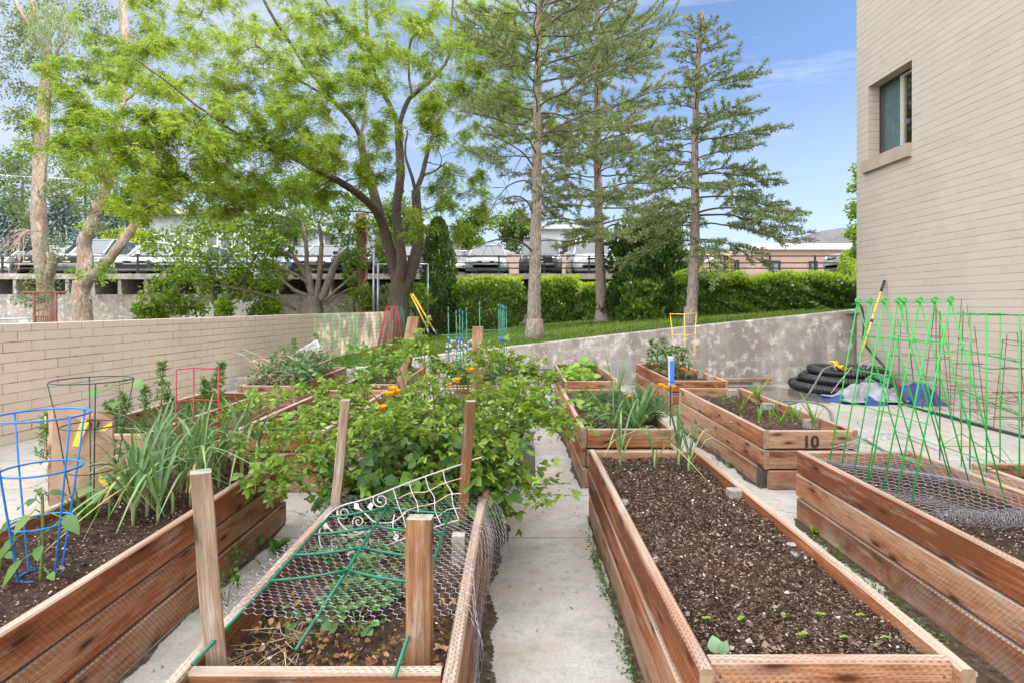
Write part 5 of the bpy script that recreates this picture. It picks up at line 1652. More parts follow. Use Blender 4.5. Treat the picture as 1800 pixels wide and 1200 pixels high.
# dense bright shrub-like maple in front of the deck
cl_ = []
for x, y, r in ((290, 430, 34), (330, 410, 36), (380, 400, 36), (420, 420, 34), (300, 470, 38), (350, 455, 40), (400, 460, 40), (450, 450, 38), (280, 510, 30), (330, 505, 38), (385, 505, 38), (435, 500, 36), (475, 490, 28), (290, 540, 26), (340, 540, 24), (460, 530, 26), (475, 545, 20), (265, 545, 22), (440, 400, 30), (480, 430, 26), (395, 540, 16)):
    cl_.append((x, y, U(19.6, 21.3), r, 1.0))
broad_tree('maple_tree', 'dense bright green leafy tree hiding part of the deck above the block wall', at(385, 590, 20.5),
    [(A([(385, 600, 20.5), (380, 540, 20.5), (370, 480, 20.5), (350, 440, 20.5)]), .12, .06), (A([(383, 560, 20.5), (420, 500, 20.4), (450, 450, 20.3)]), .09, .04), (A([(520, 545, 20.5), (470, 520, 20.3), (400, 505, 20), (340, 500, 20)]), .06, .03)],
    cl_, 'bark_dark', 'lf_maple', .11, .05, 470)

# many-stemmed tree with bare fanned limbs, leafy on top
Ym = 20.8
cl_ = []
for x, y, r in ((475, 350, 30), (520, 345, 34), (570, 360, 34), (610, 375, 28), (500, 390, 30), (545, 400, 30), (600, 410, 28), (650, 400, 24), (470, 400, 24), (640, 350, 28), (660, 440, 24), (690, 470, 20), (625, 455, 22), (480, 470, 22), (500, 440, 20), (620, 490, 18), (430, 340, 30), (400, 320, 30), (350, 340, 28), (450, 370, 28), (680, 420, 20), (555, 330, 30), (535, 480, 12), (640, 520, 22), (660, 535, 18)):
    cl_.append((x, y, U(20, 22), r, .8))
broad_tree('fan_limbed_tree', 'many-limbed tree with bare grey limbs fanning from a short trunk, left of the utility pole', at(556, 590, Ym),
    [(A([(556, 600, Ym), (556, 560, Ym), (553, 535, Ym), (552, 520, Ym)]), .28, .25), (A([(551, 528, Ym), (535, 480, Ym), (512, 450, Ym - .3), (485, 440, Ym - .6)]), .12, .05), (A([(552, 525, Ym), (540, 470, Ym), (538, 430, Ym), (530, 390, Ym)]), .12, .05), (A([(556, 528, Ym), (562, 480, Ym), (565, 430, Ym), (560, 395, Ym)]), .11, .06),
     (A([(565, 528, Ym), (580, 490, Ym), (592, 460, Ym), (612, 440, Ym)]), .16, .10), (A([(590, 465, Ym), (605, 452, Ym), (630, 445, Ym - .2), (640, 440, Ym - .2)]), .12, .06), (A([(570, 530, Ym), (592, 510, Ym - .2), (615, 490, Ym - .4), (630, 475, Ym - .4)]), .06, .03), (A([(548, 522, Ym), (520, 512, Ym - .3), (500, 495, Ym - .5), (485, 480, Ym - .6)]), .09, .03), (A([(545, 500, Ym), (515, 480, Ym - .3), (490, 470, Ym - .5)]), .07, .03), (A([(572, 535, Ym), (600, 515, Ym), (625, 505, Ym)]), .05, .02)],
    cl_, 'bark_fan', 'lf_fan', .11, .05, 430)

# ---------------- pines
def pine(label, base, trunk, zmin, profile, r0, leaf, dens=1.0, wh=.33, seed=1, bare=(), needle=.10, flat=1.0, droop=.28, per=12, nw=.008):
    random.seed(seed)
    root = empty('pine_tree', base, label, 'tree')
    mb = MB(); s = Skel(mb)
    q = s.limb(trunk, r0, r0 * .22, 12, .006, 8)
    mb.tube([base + Vector((0, 0, -.15)), base + Vector((0, 0, .08)), base + Vector((0, 0, .35))], [r0 * 1.5, r0 * 1.22, r0 * 1.0], 12)
    TP = []; TD = []
    ztop = q[-1].z
    def on_trunk(z):
        for a, b in zip(q, q[1:]):
            if a.z <= z <= b.z: return a.lerp(b, (z - a.z) / max(1e-6, b.z - a.z))
        return q[-1].copy()
    br = MB()
    z = zmin
    k0 = 0
    while z < ztop - .1:
        nb_ = random.choice((3, 4, 4, 5))
        for k in range(nb_):
            az = k0 * 2.4 + U(-.3, .3); k0 += 1
            o = on_trunk(z + U(-.1, .1))
            L = profile(o.z, az) * U(.7, 1.12)
            if L < .08: continue
            h = Vector((math.cos(az), math.sin(az), 0))
            f = (o.z - zmin) / (ztop - zmin)
            up0 = .25 + .5 * f
            pts = [o]
            for i in range(1, 7):
                t_ = i / 6
                pts.append(o + h * L * t_ + Vector((0, 0, L * (up0 * t_ * .55 - droop * (1.15 - f) * t_ * t_ + .10 * t_ ** 4))) + Vector((U(-.02, .02), U(-.02, .02), U(-.02, .02))) * L)
            r_ = min(.04, .007 + .008 * L)
            bq = sm3(pts, 3)
            br.tube(bq, [r_ * (1 - .8 * i / (len(bq) - 1)) for i in range(len(bq))], 5)
            n_t = max(4, int(L * 9 * dens))
            st = .30 if f < .7 else .12
            for j in range(n_t):
                t_ = st + (1 - st) * (j + U(0, .8)) / n_t
                ii = min(len(bq) - 2, int(t_ * (len(bq) - 1)))
                o2 = bq[ii]
                tang = (bq[ii + 1] - bq[ii]).normalized()
                sd = tang.cross(Vector((0, 0, 1))).normalized() * (1 if j % 2 else -1)
                l2 = L * (.20 + .22 * (1 - t_)) * U(.6, 1.15) + .10
                dirn = (sd * U(.3, 1.0) + tang * U(.4, .9) + Vector((0, 0, U(-.35, .55) * flat))).normalized()
                e = o2 + dirn * l2
                br.tube([o2, o2.lerp(e, .5) + Vector((0, 0, -.02)), e + Vector((0, 0, .03))], .005, 3, cap=False)
                nt_ = max(2, int(l2 / .062))
                for m in range(nt_):
                    g_ = (m + .6) / nt_
                    if g_ < .25 and random.random() < .6: continue
                    TP.append(o2.lerp(e, g_) + Vector((0, 0, -.01))); TD.append(dirn + Vector((0, 0, .35)))
            TP.append(bq[-1]); TD.append((bq[-1] - bq[-2]).normalized())
        z += wh * U(.75, 1.25)
    for l, r_ in bare:
        br.tube(sm3(l, 5), [r_ * (1 - .75 * i / (len(l) * 5 - 5)) for i in range((len(l) - 1) * 5 + 1)], 5)
        # fine dead side twigs
        for _ in range(14):
            a = Vector(random.choice(l[1:])); br.tube([a, a + Vector((U(-.4, .4), U(-.3, .3), U(-.5, .2)))], .005, 3, cap=False)
    TP = np.array([tuple(p) for p in TP]); TD = unit(np.array([tuple(p) for p in TD]))
    lv = Leaves()
    P = np.repeat(TP, per, 0); D = unit(np.repeat(TD, per, 0) * .75 + RNG.normal(size=(len(P), 3)) * .62)
    lv.kite(P, D, rdir(len(P)), needle * RNG.uniform(.7, 1.2, len(P)), nw, .5)
    obj('trunk', mb, 'bark_pine', root, smooth=True)
    obj('limbs', br, 'twig', root, smooth=True)
    lv.build('needles', leaf, root)
    ck = RNG.random(len(TP)) < .035
    cn = Leaves(); Pc = TP[ck]
    for s_ in range(3): cn.kite(Pc, np.tile((0, 0, -1.0), (len(Pc), 1)) + RNG.normal(size=(len(Pc), 3)) * .4, rdir(len(Pc)), .055, .022, .45)
    cn.build('cones', 'cone', root)['kind'] = 'stuff'
    return root

# P3: the isolated one against the sky, thin trunk, lopsided to the right
b3 = at(1214, 571, 11.4)
tr3 = A([(1214, 572, 11.4), (1217, 520, 11.4), (1221, 440, 11.4), (1222, 360, 11.4), (1221, 280, 11.4), (1223, 200, 11.4), (1228, 100, 11.4), (1232, 40, 11.4), (1234, 18, 11.4)])
def prof3(z, az):
    ztop = tr3[-1].z; f = (ztop - z) / (ztop - 2.6)
    right = math.cos(az)
    L = .12 + 1.55 * min(1, f * 1.1) ** .8
    L *= (1.0 + .22 * right) if f > .3 else 1
    return L
pine('slender pine standing alone against the sky, layered boughs reaching right', b3, tr3, 2.55, prof3, .125, 'lf_pine_pale', 1.0, .26, 31, needle=.095, droop=.46, flat=.45, per=13, nw=.0085)
# P1: thick straight trunk
b1 = at(940, 589, 12.6)
tr1 = A([(940, 590, 12.6), (939, 540, 12.6), (941, 440, 12.6), (943, 340, 12.6), (944, 240, 12.6), (945, 140, 12.6), (947, 40, 12.6), (948, -60, 12.6), (950, -170, 12.6)])
def prof1(z, az):
    return (2.25 if z > 4.5 else 1.3) * (1 + .22 * math.cos(az)) * (1 - .5 * max(0, (z - 7.5) / 2.8))
pine('tall pine with the straight pale trunk in the middle of the lawn', b1, tr1, 3.6, prof1, .17, 'lf_pine', .95, .46, 12, needle=.10, droop=.15, nw=.0085, per=11,
     bare=[(A([(940, 450, 12.6), (925, 432, 12.4), (895, 420, 12.2), (860, 425, 12.0), (815, 445, 11.8)]), .03), (A([(942, 405, 12.6), (930, 360, 12.5), (905, 345, 12.3), (870, 360, 12.2)]), .026), (A([(942, 340, 12.6), (925, 318, 12.5), (890, 330, 12.4), (862, 372, 12.2)]), .024),
           (A([(941, 300, 12.6), (920, 270, 12.4), (880, 245, 12.2), (850, 235, 12.1)]), .024), (A([(943, 355, 12.6), (965, 325, 12.4), (1000, 312, 12.2), (1040, 320, 12.0)]), .028), (A([(943, 250, 12.6), (968, 230, 12.4), (1020, 205, 12.2), (1060, 190, 12)]), .026)])
# P2: behind, wide crown
b2 = at(1059, 566, 17.2)
tr2 = A([(1060, 567, 17.2), (1057, 520, 17.2), (1054, 440, 17.2), (1052, 360, 17.2), (1050, 260, 17.2), (1050, 150, 17.2), (1050, 50, 17.2), (1050, -60, 17.2), (1050, -130, 17.2)])
def prof2(z, az):
    f = (z - 3.0) / 9.5
    return (2.35 - 1.2 * max(0, f - .2)) * (1 + .08 * math.cos(az))
pine('wide grey-green pine behind, between the straight trunk and the lone pine', b2, tr2, 3.2, prof2, .19, 'lf_pine', .9, .44, 5, needle=.125, droop=.22, nw=.010, per=10,
     bare=[(A([(1055, 430, 17.2), (1035, 415, 17), (1000, 425, 16.8), (960, 420, 16.6)]), .03), (A([(1055, 410, 17.2), (1080, 395, 17), (1110, 405, 16.7), (1135, 430, 16.5)]), .03)])
random.seed(99)

# ---------------- dark conifers and hedges
def shell_shrub(name, label, c, rx, ry, h, n, leaf, LL, LW, tip=None, cone=.0, cat='shrub', lean=0.0, group=None, stem=True, lumps=1.0):
    root = empty(name, c, label, cat, group)
    lv = Leaves(); tv = Leaves()
    sd = [U(0, 6) for _ in range(4)]
    th = RNG.uniform(0, 2 * PI, n); t_ = RNG.uniform(0, 1, n)
    r = np.where(t_ < .18, .72 + .28 * t_ / .18, 1 - cone * ((t_ - .18) / .82) ** 1.3)
    r = r * np.where(t_ > .8, np.sqrt(np.clip(1 - ((t_ - .8) / .2) ** 2, 0, 1)) * (1) + .05, 1)
    lump = 1 + lumps * (.13 * np.sin(th * 3 + t_ * 9 + sd[0]) + .10 * np.sin(th * 5 - t_ * 17 + sd[1]) + .07 * np.sin(th * 9 + t_ * 31 + sd[2]))
    dep = 1 - .38 * RNG.random(n) ** 2.2
    R = r * lump * dep
    P = np.stack([c.x + rx * R * np.cos(th) + lean * t_, c.y + ry * R * np.sin(th), c.z + h * t_], 1)
    out = np.stack([np.cos(th), np.sin(th), np.full(n, .35)], 1)
    D = unit(out * .5 + np.array([0, 0, .9]) + RNG.normal(size=(n, 3)) * .5)
    lv.kite(P, D, out + RNG.normal(size=(n, 3)) * .5, LL * RNG.uniform(.6, 1.3, n), LW, .5, .2)
    lv.build('foliage', leaf, root)
    if tip:
        m = tip[1]
        th = RNG.uniform(0, 2 * PI, m); rr = np.sqrt(RNG.random(m)); t2 = RNG.uniform(.78, 1.04, m)
        P = np.stack([c.x + rx * rr * .95 * np.cos(th), c.y + ry * rr * .95 * np.sin(th), c.z + h * t2], 1)
        D = unit(np.array([0, 0, 1.0]) + RNG.normal(size=(m, 3)) * .45)
        tv.kite(P, D, rdir(m), LL * 1.15 * RNG.uniform(.6, 1.3, m), LW, .5, .2)
        tv.build('new_growth', tip[0], root)
    if stem:
        mb = MB()
        for k in range(4):
            a = k * 1.7
            mb.tube([c + Vector((.1 * math.cos(a), .1 * math.sin(a), -.1)), c + Vector((rx * .35 * math.cos(a), ry * .35 * math.sin(a), h * .35)), c + Vector((rx * .4 * math.cos(a + .4), ry * .4 * math.sin(a + .4), h * .8))], [.05, .04, .015], 5)
        obj('stems', mb, 'bark_dark', root)
    return root
def shrub_px(name, label, px0, px1, ytop, ybase, Y, n, leaf, LL, LW, **k):
    c = at((px0 + px1) / 2, ybase, Y); top = at((px0 + px1) / 2, ytop, Y)
    rx = (px1 - px0) / 2 * Y / F
    return shell_shrub(name, label, c, rx, min(rx, 1.2), top.z - c.z, n, leaf, LL, LW, **k)
shrub_px('dark_conifer', 'dark green pointed conifer right of the big tree trunk', 735, 806, 385, 590, 21.5, 7000, 'lf_thuja', .13, .035, cone=.62, cat='tree')
shrub_px('dark_conifer', 'broad dark conifer with pale ivy-like tips, left of the lone pine', 1072, 1212, 392, 568, 16.8, 14000, 'lf_thuja', .12, .036, cone=.30, cat='tree', lumps=1.4, tip=('lf_pine_pale', 900))
shrub_px('bright_shrub', 'light green bush at the foot of the broad dark conifer', 1090, 1170, 500, 570, 15.9, 2600, 'lf_hedge', .12, .05, cat='shrub', tip=('lf_hedge', 300), cone=.3)
hg = 'clipped leafy bushes in front of the deck'
shrub_px('clipped_bush', 'wide clipped bush left of the straight pine trunk', 800, 922, 492, 578, 21.0, 7500, 'lf_hedge', .10, .045, tip=('lf_hedgetip', 1500), cone=.05, group=hg, lumps=.6)
shrub_px('clipped_bush', 'taller clipped bush just right of the straight pine trunk', 946, 1022, 491, 576, 21.0, 5500, 'lf_hedge', .10, .045, tip=('lf_hedgetip', 1100), cone=.05, group=hg, lumps=.8)
shrub_px('clipped_bush', 'lower clipped bush around the foot of the wide pine', 1010, 1092, 503, 572, 20.4, 4500, 'lf_hedge', .10, .045, tip=('lf_hedgetip', 800), cone=.12, group=hg, lumps=1)
# long hedge on the right
hr = empty('hedge', (6.5, 14.2, .9), 'long trimmed green hedge between the lone pine and the building', 'hedge')
n_ = 26000
x0_, x1_, yf, yb_, zt_ = 4.15, 9.6, 14.3, 15.9, 2.06
u_ = RNG.uniform(0, 1, n_); pick = RNG.random(n_)
X_ = x0_ + (x1_ - x0_) * u_
zb_ = .9
lmp = .10 * np.sin(X_ * 3.1) + .07 * np.sin(X_ * 7.3 + 1) + .05 * np.sin(X_ * 13 + 2)
ff = pick < .72
hz_ = RNG.uniform(0, 1, n_)
Yv = np.where(ff, yf + .12 * np.sin(hz_ * 7 + X_ * 4) + .08 * np.sin(hz_ * 15 + X_ * 9) + .35 * RNG.random(n_) ** 2 + .35 * np.maximum(0, hz_ - .8), yf + RNG.uniform(.1, 1, n_) * (yb_ - yf)) + (.25 * np.maximum(0, .35 - u_ * 1.0))
Zv = np.where(ff, zb_ + (zt_ - zb_) * hz_ + lmp * .4 * hz_, zt_ + lmp * .5 - .22 * RNG.random(n_) ** 2)
nrm = np.where(ff[:, None], np.array([0, -1.0, .25]), np.array([0, -.1, 1.0]))
lv = Leaves()
lv.kite(np.stack([X_, Yv - .45 * (X_ - x0_) + .30 * np.sin(X_ * 5.3 + Zv * 8) * np.sin(Zv * 11 + X_ * 3) * ff, Zv - .05 * (X_ - x0_)], 1), unit(nrm * .4 + np.array([0, 0, .5]) + RNG.normal(size=(n_, 3)) * .6), nrm + RNG.normal(size=(n_, 3)) * .6, .105 * RNG.uniform(.6, 1.3, n_), .03, .45, .2)
lv.build('foliage', 'lf_hedge', hr)
m_ = 9500
X_ = RNG.uniform(x0_, x1_, m_); lmp = .10 * np.sin(X_ * 3.1) + .07 * np.sin(X_ * 7.3 + 1) + .05 * np.sin(X_ * 13 + 2)
Y_ = yf + .02 + (yb_ - yf) * RNG.random(m_) ** 1.5
Z_ = zt_ + lmp * .5 - .30 * RNG.random(m_) ** 1.2 + .10
lv = Leaves(); lv.kite(np.stack([X_, Y_ - .45 * (X_ - x0_), Z_ - .05 * (X_ - x0_)], 1), unit(np.array([0, -.2, 1.0]) + RNG.normal(size=(m_, 3)) * .45), rdir(m_), .09 * RNG.uniform(.6, 1.3, m_), .024, .45, .2)
lv.build('new_growth', 'lf_hedgetip', hr)
mb = MB()
for k in range(22):
    x = x0_ + .1 + k * .24; a = U(-.2, .2); yk = 15.0 - .45 * (x - x0_)
    mb.tube([(x, yk, .8), (x + a * .4, yk + U(-.2, .1), 1.3), (x + a, yk + U(-.3, .2), 1.75)], [.03, .022, .01], 5)
obj('stems', mb, 'bark_dark', hr)

# small weeds under the far trees, against the base wall
gw = 'low bushes behind the block wall'
for x, y0, y1, w_, Y, lab in ((262, 540, 572, 22, 21, 'low grey-green bush under the maple, at its left'), (455, 540, 575, 26, 21, 'low dark bush left of the fan-limbed trunk'), (635, 512, 560, 34, 21.5, 'thin leafy bush around the foot of the utility pole'), (690, 500, 560, 30, 21.5, 'thin leafy bush just left of the big trunk'), (735, 500, 545, 22, 19.6, 'bright leafy shoots right of the big trunk')):
    shrub_px('low_bush', lab, x - w_, x + w_, y0, y1, Y, 700, 'lf_maple' if x > 700 else 'lf_cotton', .10, .035, group=gw, cone=.4, lumps=2)
# tree behind the corner of the building
cl_ = [(x, y, U(17.5, 19), r, 1.0) for x, y, r in ((1515, 330, 18), (1510, 370, 18), (1518, 300, 18), (1508, 410, 18), (1515, 440, 16), (1530, 360, 30), (1520, 400, 24), (1540, 320, 30))]
broad_tree('corner_tree', 'green tree just peeping out past the corner of the building', at(1530, 500, 18.5), [(A([(1530, 560, 18.5), (1530, 450, 18.5), (1525, 350, 18.5), (1525, 300, 18.5)]), .12, .05)], cl_, 'bark_dark', 'lf_maple', .10, .045, 260)
shb = at(1487, 482, 22.5)
shell_shrub('bright_shrub', 'bright green bush at the right end of the hedge top', at(1490, 492, 22.4), .35, .3, 1.1, 600, 'lf_hedgetip', .11, .04, cone=.5)

# trees beyond the deck
def spruce(label, px, ybase, ytop, Y, w, leaf='lf_spruce', n=5200):
    c = at(px, ybase, Y); h = at(px, ytop, Y).z - c.z
    root = empty('spruce_tree', c, label, 'tree', 'spruces beyond the deck')
    mb = MB(); mb.tube([c + Vector((0, 0, -.5)), c + Vector((0, 0, h))], [.18, .02], 6); obj('trunk', mb, 'bark_dark', root)
    rx = w * Y / F
    t_ = RNG.uniform(0, 1, n) ** 1.2; th = RNG.uniform(0, 2 * PI, n)
    tier = np.floor(t_ * 13) / 13
    fr = t_ * 13 - np.floor(t_ * 13)
    rr = RNG.random(n) ** .5
    R = rx * (1 - tier * .95) * rr * (1 + .2 * np.sin(th * 5 + tier * 40))
    z = h * (tier + .07) - R * .32 + .1 * RNG.normal(size=n)
    P = c_arr(c) + np.stack([R * np.cos(th), R * np.sin(th), z], 1)
    D = np.stack([np.cos(th), np.sin(th), -.15 + .3 * RNG.normal(size=n)], 1) + RNG.normal(size=(n, 3)) * .35
    lv = Leaves(); lv.kite(P, D, rdir(n) + np.array([0, 0, 1.5]), .42, .06, .5); lv.build('crown', leaf, root)
def c_arr(c): return np.array(tuple(c))
spruce('blue-grey spruce at the far left beyond the cars', 20, 445, 352, 44, 62)
spruce('blue-grey spruce between the two left trunks beyond the cars', 112, 445, 345, 46, 60)
spruce('blue-grey spruce right of the forked trunk beyond the cars', 205, 440, 350, 48, 55)
shrub_px('yellow_shrub', 'yellow-green rounded shrub beyond the cars at the left', 178, 272, 408, 448, 40, 2600, 'lf_shrub', .3, .1, cone=.4)
def backtree(px, ybase, ytop, Y, w, label, leaf='lf_back'):
    c = at(px, ybase, Y); h = at(px, ytop, Y).z - c.z
    root = empty('background_tree', c, label, 'tree', 'green trees beyond the deck')
    mb = MB(); mb.tube([c + Vector((0, 0, -1)), c + Vector((0, 0, h * .6))], [.2, .08], 6); obj('trunk', mb, 'bark_dark', root)
    lv = Leaves(); R = w * Y / F
    for k in range(24):
        d_ = rdir(1)[0]
        leafball(lv, c_arr(c) + np.array([d_[0] * R * U(.3, .9), d_[1] * R * .6, h * (.52 + .38 * d_[2])]), R * U(.25, .55), 110, .26, .10, .8)
    lv.build('crown', leaf, root)
backtree(835, 450, 372, 44, 40, 'green tree beyond the deck, above the grey saloon car')
backtree(905, 450, 368, 47, 38, 'green tree beyond the deck, just left of the straight pine trunk')
backtree(985, 450, 395, 50, 30, 'green tree beyond the deck, right of the straight pine trunk', 'lf_maple')
backtree(700, 440, 340, 46, 50, 'green tree beyond the deck, behind the big trunk')
backtree(520, 440, 290, 46, 60, 'green tree beyond the deck, behind the fan-limbed tree')
backtree(400, 430, 270, 50, 58, 'green tree beyond the deck, behind the left office block')
backtree(1040, 448, 400, 52, 26, 'small green tree beyond the deck, right of the white building', 'lf_maple')
backtree(40, 420, 235, 52, 62, 'tall green tree far beyond the deck at the left edge')
backtree(150, 420, 225, 54, 60, 'tall green tree far beyond the deck between the left trunks')
backtree(270, 420, 240, 54, 55, 'tall green tree far beyond the deck right of the forked trunk')

# grass blades over the lawn
n_ = 60000
X_ = RNG.uniform(-5, 9, n_); a_ = RNG.random(n_) ** 1.6
W_ = 9.4 + .0857 * (np.minimum(X_, 5.9) + 4.6) + .24
Yg = W_ + (22.5 - W_) * a_
Zg = .585 + .105 * np.clip(X_, -4.7, 6.0) + .012 * np.sin(X_ * 1.3 + Yg * .7)
ok = X_ > -4.937 + .0835 * (Yg - 5.588) + .05
P = np.stack([X_, Yg, Zg - .005], 1)[ok]
lv = Leaves(); m_ = len(P)
lv.kite(P, np.array([0, 0, 1.0]) + RNG.normal(size=(m_, 3)) * .45, rdir(m_), RNG.uniform(.03, .075, m_) * (1 + .03 * P[:, 1]), .006 + .0004 * P[:, 1], .3)
M['grass'] = leafmat('grass_blade', (.06, .11, .018), (.12, .19, .03), (.22, .26, .06), .35, .5, .3, 1.0)
setp(lv.build('grass', 'grass'), 'short green grass on the sloping lawn', 'grass', kind='stuff')
# ------------------------------------------------------------------ plants in the beds
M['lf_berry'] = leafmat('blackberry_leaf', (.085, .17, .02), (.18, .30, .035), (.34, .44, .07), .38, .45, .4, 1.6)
M['lf_berrybig'] = leafmat('blackberry_dark_leaf', (.03, .085, .018), (.07, .16, .03), (.13, .24, .04), .3, .45, .4, 2)  # darker leaf colour for the low apron and the trailing plants
M['cane'] = plain('berry_cane', (.16, .10, .055), .7, 0, .4, 6)
M['lf_leek'] = leafmat('leek_leaf', (.065, .145, .05), (.135, .245, .085), (.26, .37, .14), .2, .42, .4, 3)
M['lf_leekdry'] = leafmat('dry_leek_leaf', (.35, .28, .08), (.50, .42, .18), None, .3)
M['leekstem'] = plain('pale_leek_stem', (.24, .34, .15), .5, 0, .2, 12)
M['lf_corn'] = leafmat('corn_leaf', (.12, .24, .03), (.20, .36, .05), (.32, .45, .08), .4, .45, .35, 4)
M['lf_pepper'] = leafmat('pepper_leaf', (.03, .095, .014), (.06, .155, .02), (.12, .23, .035), .16, .4, .4, 4)
M['lf_straw'] = leafmat('strawberry_leaf', (.045, .12, .04), (.09, .20, .06), (.17, .30, .09), .3, .5, .3, 4)
M['lf_weed'] = leafmat('weed_leaf', (.05, .12, .03), (.11, .21, .05), (.20, .30, .08), .3, .5, .3, 3)
M['lf_fern'] = leafmat('feathery_poppy_leaf', (.06, .13, .06), (.11, .20, .09), (.19, .28, .12), .25, .55, .3, 3)
M['lf_lettuce'] = leafmat('lettuce_leaf', (.14, .28, .03), (.24, .40, .05), (.38, .50, .10), .4, .45, .35, 5)
M['stem'] = plain('green_stem', (.12, .20, .05), .55, 0, .25, 9)
M['petal'] = leafmat('poppy_petal', (.85, .30, .008), (.92, .40, .012), (.95, .48, .02), .35, .6, .2, 4)
M['aster'] = leafmat('aster_petal', (.36, .27, .50), (.50, .41, .62), (.66, .58, .74), .3)
M['dry'] = leafmat('dry_stalk', (.28, .20, .12), (.46, .36, .24), (.60, .50, .36), .2, .8, .1, 5)
M['dryleaf'] = leafmat('curled_dead_leaf', (.16, .075, .03), (.34, .19, .09), (.50, .33, .18), .2, .8, .1, 6)
M['moss'] = plain('moss', (.055, .10, .015), .95, 0, .5, 40)

def trifol(lv, O, D, size, n_lf=3, droop=.25, fat=.31, up=1.0):
    """compound leaves of n_lf leaflets"""
    O = np.asarray(O); D = unit(D); n = len(O)
    Nn = unit(np.array([0, 0, up]) + RNG.normal(size=(n, 3)) * .5)
    S = unit(np.cross(D, Nn)); Nn = np.cross(S, D)
    size = np.broadcast_to(np.asarray(size, float), (n,)) * RNG.uniform(.75, 1.25, n)
    tip = O + D * size[:, None] * .45
    angs = {1: (0,), 3: (0, 1.2, -1.2), 5: (0, .95, -.95, 1.95, -1.95)}[n_lf]
    for a in angs:
        dd = D * math.cos(a) + S * math.sin(a)
        k = 1.0 if a == 0 else .82
        lv.ov(tip, dd + RNG.normal(size=(n, 3)) * .08, Nn + RNG.normal(size=(n, 3)) * .18, size * k, size * k * fat, .3, droop)
    return O, tip

